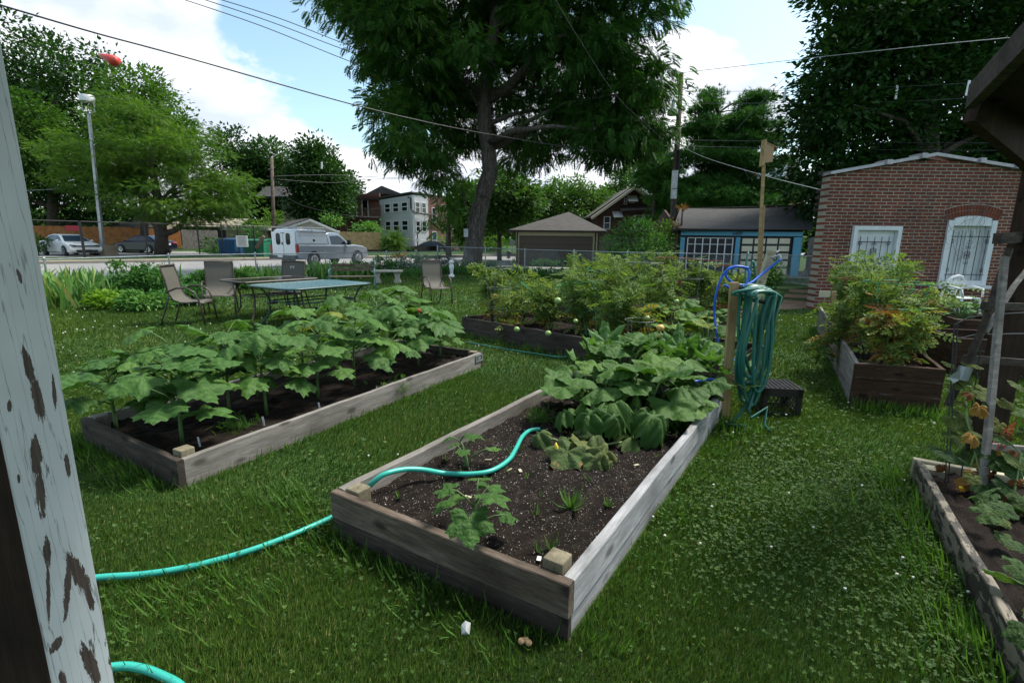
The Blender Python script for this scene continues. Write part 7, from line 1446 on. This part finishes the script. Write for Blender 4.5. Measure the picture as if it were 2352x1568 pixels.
# ---------------------------------------------------------------- flower border along the street fence
def iris(x, y, n, h, label, seed, r=.35, lm='iris'):
    rr = np.random.default_rng(seed); pos = np.c_[x + rr.normal(size=n) * r, y + rr.normal(size=n) * r * .8, np.zeros(n)]; d = unit(np.c_[rr.normal(size=n) * .28, rr.normal(size=n) * .28, np.ones(n)])
    a = rr.uniform(0, 2 * pi, n); lv = LV(); lv.put(TP_IRIS, pos, d, np.c_[np.cos(a), np.sin(a), np.zeros(n)], h * rr.uniform(.6, 1.1, n), rr.uniform(0, 1, n)); tag(lv.build('iris_clump', M[lm], o0=Vector((x, y, 0))), label, 'plant', 'iris clumps')
IR = [(125, 706, 90, .85, 'nearest iris clump beside the porch post'), (195, 703, 80, .8, 'iris clump right of the nearest one, before the fence post'), (160, 690, 60, .8, 'iris clump behind the two nearest ones'), (100, 690, 60, .85, 'iris clump tucked behind the porch post edge'), (235, 680, 60, .75, 'iris clump left of the tall dark bush'), (345, 668, 70, .8, 'pale iris clump behind the side-on chair'), (380, 664, 60, .75, 'iris clump between the first two chairs'), (590, 655, 60, .7, 'iris clump right of the white daisies'),
      (625, 650, 70, .72, 'iris clump behind the scribbled chair'), (700, 648, 80, .75, 'iris clump below the pickup door'), (735, 645, 80, .75, 'iris clump below the pickup front wheel'), (770, 642, 80, .75, 'iris clump behind the left end of the park bench'), (808, 640, 70, .7, 'iris clump behind the right end of the park bench'), (660, 652, 60, .7, 'iris clump left of the wooden bench'), (1190, 608, 50, .6, 'grassy clump under the back fence beside the trunk'), (1370, 608, 40, .5, 'grassy clump under the back fence before the tan garage')]
for i, (u, v, n, h, lb) in enumerate(IR): q = G(u, v); iris(q.x, q.y, n, h, lb, 500 + i, r=.30)
def bushg(u, v, r, h, lm, label, seed, n=60, nl=26, sc=.07, tpl=TP_LEAF, vb=.5):
    q = G(u, v); shrub(label, [(np.array((q.x, q.y, h * .5)), np.array((r, r * .8, h * .52)))], n, nl, .12, sc, lm, seed, tpl=tpl, vb=vb, group='border shrubs')
for k, a in enumerate(((305, 690, .55, .95, 'bush', 'tall dark leafy bush in the border left of the side-on chair', 520), (355, 690, .5, .75, 'bush', 'leafy bush with fine stems beside the side-on chair back', 521), (255, 708, .38, .3, 'lime_leaf', 'bright lime hosta clump at the lawn edge', 522), (330, 712, .5, .35, 'bush', 'low blue-green ground bush before the side-on chair', 523), (430, 700, .5, .4, 'bush', 'low bush under the second chair', 524), (470, 672, .4, .6, 'bush', 'bush at the fence behind the second chair', 525),
        (520, 665, .5, .6, 'bush', 'bush carrying white daisies', 526), (560, 664, .45, .6, 'bush', 'green bush behind the scribbled chair back', 527), (830, 636, .5, .6, 'bush', 'bush between the park bench and the stone bench', 528), (880, 632, .6, .75, 'bush', 'leafy bush behind the stone bench', 529), (920, 628, .6, .8, 'bush', 'bush with orange lilies beside the lone chair', 530), (950, 626, .6, .8, 'bush', 'tall weed bush left of the lone chair', 531), (985, 622, .7, .7, 'bush', 'bush behind the lone chair back', 532), (1020, 622, .7, .7, 'dark_tree', 'dark bush around the white baluster', 533),
        (1060, 624, .6, .5, 'bush', 'undergrowth at the left foot of the big trunk', 534), (1118, 624, .7, .5, 'bush', 'undergrowth at the right foot of the big trunk', 535), (1250, 612, .9, .4, 'bush', 'low bush row under the back fence before the garage door', 536), (1310, 612, .9, .45, 'bush', 'low bush under the back fence at the garage corner', 537), (1370, 606, .8, .8, 'bush', 'broad leafy bush behind the tipped green cage', 538), (1450, 606, .8, .7, 'bush', 'bush under the small fruit tree', 539), (1560, 610, .8, .7, 'lime_leaf', 'soft pale bush at the back fence below the black door', 540))):
    bushg(*a[:6], a[6], sc=.10 if a[4] != 'lime_leaf' else .13, vb=.35 + .1 * (k % 4))
m = MB(); r_ = random.Random(4)
for k in range(40): q = G(r_.uniform(495, 550), r_.uniform(655, 664)); m.ball((q.x, q.y, r_.uniform(.5, .72)), .028, 6, 3, .4)
tag(m.build('white_daisies', M['flower_white']), 'white daisies blooming behind the second chair', 'flowers')['kind'] = 'stuff'
m = MB()
for k in range(12): q = G(r_.uniform(905, 935), r_.uniform(626, 632)); m.ball((q.x, q.y, r_.uniform(.75, .95)), .05, 6, 4, .8)
tag(m.build('orange_lilies', M['flower_orange']), 'orange lilies above the border left of the lone chair', 'flowers')['kind'] = 'stuff'
lv = LV(); n = 9000; tt = rng.random(n); s = rng.uniform(-.1, 1.6, n) + .35 * np.sin(tt * 30); bd = np.array(A0)[None] * (1 - tt[:, None]) + np.array(A1)[None] * tt[:, None]; pos = bd + np.array([.72, -.69, 0])[None] * s[:, None]; pos[:, 2] = rng.uniform(.02, .28, n)
lv.put(TP_LEAF, pos, rdir(n, .3), rdir(n, 1.2), rnd(n, .06, .13), rnd(n, .1, .8))
n = 6000; tt = rng.random(n); qa = np.array([-3.4, 23.7, 0]); qb = np.array([10.3, 19.2, 0]); pos = qa + (qb - qa) * tt[:, None] + np.array([-.3, -.95, 0]) * rng.uniform(0, .9, n)[:, None]; pos[:, 2] = rng.uniform(.02, .35, n) ; lv.put(TP_LEAF, pos, rdir(n, .3), rdir(n, 1.2), rnd(n, .08, .16), rnd(n, .1, .8))
o = lv.build('ground_cover', M['bush']); o['kind'] = 'stuff'; o['label'] = 'low green ground cover along both fences'; o['category'] = 'ground cover'
# ---------------------------------------------------------------- lawn
polys = [np.array([(p.x, p.y) for p in c]) for c in (C3, CA, CB, CF, CC, CE, CE2, CD)]
def inpoly(x, y, pg, grow=.0):
    ins = np.ones(len(x), bool); c = pg.mean(0); k = len(pg)
    for i in range(k):
        a = pg[i]; b = pg[(i + 1) % k]; ins &= ((b[0] - a[0]) * (y - a[1]) - (b[1] - a[1]) * (x - a[0])) > -grow
    return ins
PATHP = [np.array([(q.x, q.y) for q in [G(*p) for p in pp]]) for pp in (((1788, 712), (1875, 708), (1893, 697), (1800, 690)), ((1800, 684), (1876, 687), (1880, 680), (1803, 676)), ((1812, 671), (1862, 674), (1860, 668), (1812, 664)))]
def lawnpts(n, y0, y1):
    y = np.sqrt(rng.uniform(y0 ** 2, y1 ** 2, n)); x = y * rng.uniform(-1.3, 1.45, n) + rng.uniform(-.6, .9, n); s = -.711 * x + .703 * y; t_ = .703 * x + .711 * y
    k = (s < 18.9) & (y < 23.6 - .33 * (x + 3.6)) & ~((x > 7.0) & (y > 11.5)) 
    for pg in polys: k &= ~inpoly(x, y, pg, .01)
    for pg in PATHP: k &= ~inpoly(x, y, pg, .05)
    k &= ~((np.abs(x + 1.0) < .1) & (np.abs(y - .91) < .1))
    return x[k], y[k]
def fbm(x, y): return (np.sin(x * 1.3 + 2 * np.sin(y * .7)) + np.sin(y * 1.9 + 1.5 * np.sin(x * 1.1 + 1)) + .7 * np.sin(x * 4.1 + y * 3.3) + .5 * np.sin(x * 7.7 - y * 6.1)) / 3.2
lv = LV()
for n, y0, y1, h0, wdt in ((340000, .5, 2.6, .026, .85), (320000, 2.6, 5.5, .032, 1.15), (200000, 5.5, 10.5, .042, 2.0), (160000, 10.5, 24, .055, 3.4)):
    x, y = lawnpts(n, y0, y1); k = len(x); f = fbm(x, y); pos = np.c_[x, y, np.zeros(k)]; fl = rnd(k, .25, 1.25); a = rnd(k, 0, 2 * pi); ang = fbm(x * .6 + 5, y * .6) * 2.2
    d = unit(np.c_[np.cos(a) * fl + np.cos(ang) * .4, np.sin(a) * fl + np.sin(ang) * .4, np.ones(k)]); sc = h0 * rnd(k, .55, 1.45) * (1 + .25 * f)
    S3 = np.stack([sc * wdt * rnd(k, .8, 1.4), sc, sc], 1); lv.put(TP_BLADE, pos, d, unit(np.c_[-np.cos(a), -np.sin(a), rnd(k, .2, 1.2)]), S3, np.where(rng.random(k) < .028, 1.0, np.clip(.46 + .2 * f + rng.normal(size=k) * .17, 0, .93)))
o = lv.build('grass', M['grass']); o['kind'] = 'stuff'; o['label'] = 'mown green lawn grass'; o['category'] = 'grass'
lv = LV(); fl = MB()
for n, y0, y1, sc in ((46000, .5, 3.2, .0080), (40000, 3.2, 7, .013), (24000, 7, 16, .022)):
    x, y = lawnpts(n, y0, y1); f = fbm(x * .8 + 3, y * .8 + 9); k = (f + .12 * (x > 0.9) + .3 * ((x < -2) & (y > 4)) + rng.normal(size=len(x)) * .45) > .38; x = x[k]; y = y[k]; k = len(x)
    lv.put(TP_CLOVER, np.c_[x, y, rnd(k, .015, .055)], rdir(k, 0, .3), unit(np.c_[rng.normal(size=(k, 2)) * .35, np.ones(k)]), sc * rnd(k, .7, 1.4), rnd(k, 0, 1))
    m_ = {3.2: 22, 7: 80, 16: 330}[y1]; j = rng.choice(k, min(k, m_), replace=False)
    for i in j: rr = (.0075 if y1 == 3.2 else .009 if y1 == 7 else .012); fl.ball((x[i], y[i], rng.uniform(.045, .075)), rr, 5, 3, .9)
o = lv.build('clover', M['clover']); o['kind'] = 'stuff'; o['label'] = 'clover patches in the lawn'; o['category'] = 'clover'
o = fl.build('clover_blossoms', M['flower_white']); o['kind'] = 'stuff'; o['label'] = 'small white clover blossoms dotting the lawn'; o['category'] = 'blossoms'
# taller weeds hugging the boards
lv = LV()
def weeds(a, b, n, w_, h0, h1, wd=.55):
    a = np.array(a); b = np.array(b); t_ = rng.random(n); d_ = (b - a) / np.linalg.norm(b - a); nr = np.array([d_[1], -d_[0]]); cl = np.sin(t_ * 37) * .5 + np.sin(t_ * 91 + 1) * .5; k = cl + rng.normal(size=n) * .5 > -.2; t_ = t_[k]; n = len(t_)
    p = a + (b - a) * t_[:, None] + nr * (np.abs(rng.normal(size=n)) * w_ + .015)[:, None]; an = rnd(n, 0, 2 * pi); fl_ = rnd(n, .2, 1.6); sc = rnd(n, h0, h1)
    lv.put(TP_BLADE, np.c_[p, np.zeros(n)], unit(np.c_[np.cos(an) * fl_ + nr[0] * .4, np.sin(an) * fl_ + nr[1] * .4, np.ones(n)]), unit(np.c_[-np.cos(an), -np.sin(an), np.ones(n) * .6]), np.stack([sc * wd, sc, sc * rnd(n, .6, 1.6)], 1), rnd(n, .0, 1))
XY = lambda v: (v.x, v.y)
weeds(XY(C3[1]), XY(C3[2]), 2200, .12, .035, .10); weeds(XY(C3[0]), XY(C3[1]), 500, .12, .04, .13); weeds(XY(C3[3]), XY(C3[0]), 600, .1, .05, .12); weeds(XY(CA[0]), XY(CA[1]), 700, .1, .05, .13); weeds(XY(CA[1]), XY(CA[2]), 1100, .06, .04, .10); weeds(XY(CB[0]), XY(CB[1]), 1500, .08, .06, .16)
weeds(XY(CC[0]), XY(CC[1]), 700, .1, .06, .16); weeds(XY(CC[3]), XY(CC[0]), 900, .08, .06, .14); weeds(XY(CD[3]), XY(CD[0]), 1500, .12, .05, .16); weeds((1.7, 4.1), (2.1, 3.8), 300, .2, .06, .16); weeds((-1.6, 2.1), (-.9, 1.9), 700, .28, .05, .13); weeds((-1.3, 2.9), (-.8, 2.2), 600, .22, .05, .13)
o = lv.build('tall_weeds', M['weed']); o['kind'] = 'stuff'; o['label'] = 'taller weedy grass along the bed boards'; o['category'] = 'weeds'
# seedlings, chips and tags in the beds
lv = LV(); c3 = polys[0]; ct = c3.mean(0)
for k in range(46):
    w_ = rng.dirichlet((1.2, 1.2, 1.2, 1.2)); p = ct + ((w_ @ c3) - ct) * 1.5
    if not inpoly(np.array([p[0]]), np.array([p[1]]), c3, -.08)[0] or (p[1] > 3.7): continue
    n = int(rng.integers(3, 9)); an = rnd(n, 0, 2 * pi); h_ = rng.uniform(.02, .07); lv.put(TP_BLADE, np.repeat([[p[0], p[1], .155]], n, 0), unit(np.c_[np.cos(an), np.sin(an), rnd(n, .4, 1.6)]), unit(np.c_[-np.cos(an), -np.sin(an), np.ones(n)]), h_ * rnd(n, .7, 1.3), rnd(n, 0, 1))
for (u, v, n, h_) in ((1310, 1170, 26, .13), (1265, 1262, 12, .08), (1235, 1268, 10, .06), (1210, 1100, 8, .05), (1395, 1165, 14, .07), (1025, 1130, 8, .06)):
    q = G(u, v, .155); an = rnd(n, 0, 2 * pi); lv.put(TP_BLADE, np.repeat([[q.x, q.y, .155]], n, 0), unit(np.c_[np.cos(an), np.sin(an), rnd(n, .3, 1.4)]), unit(np.c_[-np.cos(an), -np.sin(an), np.ones(n)]), h_ * rnd(n, .6, 1.2), rnd(n, 0, 1))
for (u, v) in ((540, 950), (600, 930), (1180, 960)): pass
o = lv.build('bed_weeds', M['weed']); o['kind'] = 'stuff'; o['label'] = 'sprouting grass weeds in the dark soil of the middle bed'; o['category'] = 'weeds'
# feathery marigold-like foliage
for i, (u, v, z, rr_, lb) in enumerate(((1235, 965, z3, .13, 'feathery seedling clump beside the end of the aqua hose'), (1470, 1000, z3, .14, 'feathery clump under the wilted leaves'), (1555, 980, z3, .14, 'feathery clump by the right board'), (545, 985, .1, .16, 'feathery clump at the foot of the first okra'), (905, 890, .1, .2, 'feathery clump among the middle okra stems'))):
    q = G(u, v, z); lv = LV(); n = 70; pos = np.array(q) + rng.normal(size=(n, 3)) * [rr_ * .5, rr_ * .5, .02] + [0, 0, .02]; lv.put(TP_CARROT, pos, rdir(n, .5), rdir(n, 1), rnd(n, .04, .09), rnd(n, .3, 1)); tag(lv.build('seedling', M['weed'], o0=q), lb, 'seedling', 'feathery seedlings')
ch_ = MB(); rr = random.Random(12)
for k in range(2200):
    w_ = rng.dirichlet((1, 1, 1, 1)); p = ct + ((w_ @ c3) - ct) * 1.9
    if inpoly(np.array([p[0]]), np.array([p[1]]), c3, -.07)[0]: s_ = rr.uniform(.0012, .0038); ch_.box(p[0], p[1], .158 + rr.uniform(-.004, .006), s_ * rr.uniform(1, 2), s_ * 1.2, s_, rr.uniform(0, 3))
o = ch_.build('soil_specks', M['perlite']); o['kind'] = 'stuff'; o['label'] = 'pale perlite specks and chips in the soil'; o['category'] = 'specks'
for i, (u, v, z, L, lb) in enumerate(((1120, 1055, .163, .05, 'thin wood sliver above the aqua hose'), (1170, 1078, .163, .045, 'thin stick just right of the aqua hose bend'), (1195, 1080, .163, .04, 'small pale chip hanging near the stick'), (1075, 1140, .163, .04, 'pale chip beside the young okra'), (1462, 1067, .163, .035, 'tan chip toward the right board'), (1238, 1290 - 8, .163, .03, 'white paper scrap by the near corner block'))):
    q = G(u, v, z); m = MB(); m.box(q.x, q.y, z, L, .008 + .01 * (i > 1), .003, i * .9); tag(m.build('wood_chip', M['wood_pale' if i < 5 else 'white_trim']), lb, 'chip', 'chips on the soil')
for i, (u, v, lb) in enumerate(((460, 1027, 'white plant tag in front of the first okra'), (607, 978, 'white plant tag by the second okra stem'), (735, 944, 'white plant tag leaning at the third okra'), (868, 905, 'white plant tag by the fourth okra'))):
    q = G(u, v, .10); m = MB(); m.beam(q, q + Vector((-.008, 0, .075)), .014, .0015, up=(0, 1, 0)); tag(m.build('plant_tag', M['white_plastic']), lb, 'plant tag', 'plant tags in the okra bed')
q = G(1068, 1462); m = MB(); m.add([q + Vector(v) for v in ((-.012, -.01, .02), (.018, -.01, .02), (.022, .01, .055), (.0, .015, .06), (-.015, .01, .045), (.006, -.012, .035))], [(0, 1, 5), (1, 2, 5), (2, 3, 5), (3, 4, 5), (4, 0, 5)]); tag(m.build('crumpled_packet', M['sign_white']), 'crumpled white packet in the weeds at the foot of the middle bed', 'litter')
for i, (u, v) in enumerate(((1197, 1487), (1207, 1484), (1214, 1491))):
    q = G(u, v); m = MB(); m.ball((q.x, q.y, .03), .014, 8, 6, .8); tag(m.build('mushroom', M['tan_wood'], smooth=True), ('left one of three tan mushrooms before the board corner', 'top one of three tan mushrooms before the board corner', 'right one of three tan mushrooms before the board corner')[i], 'mushroom', 'tan mushrooms')
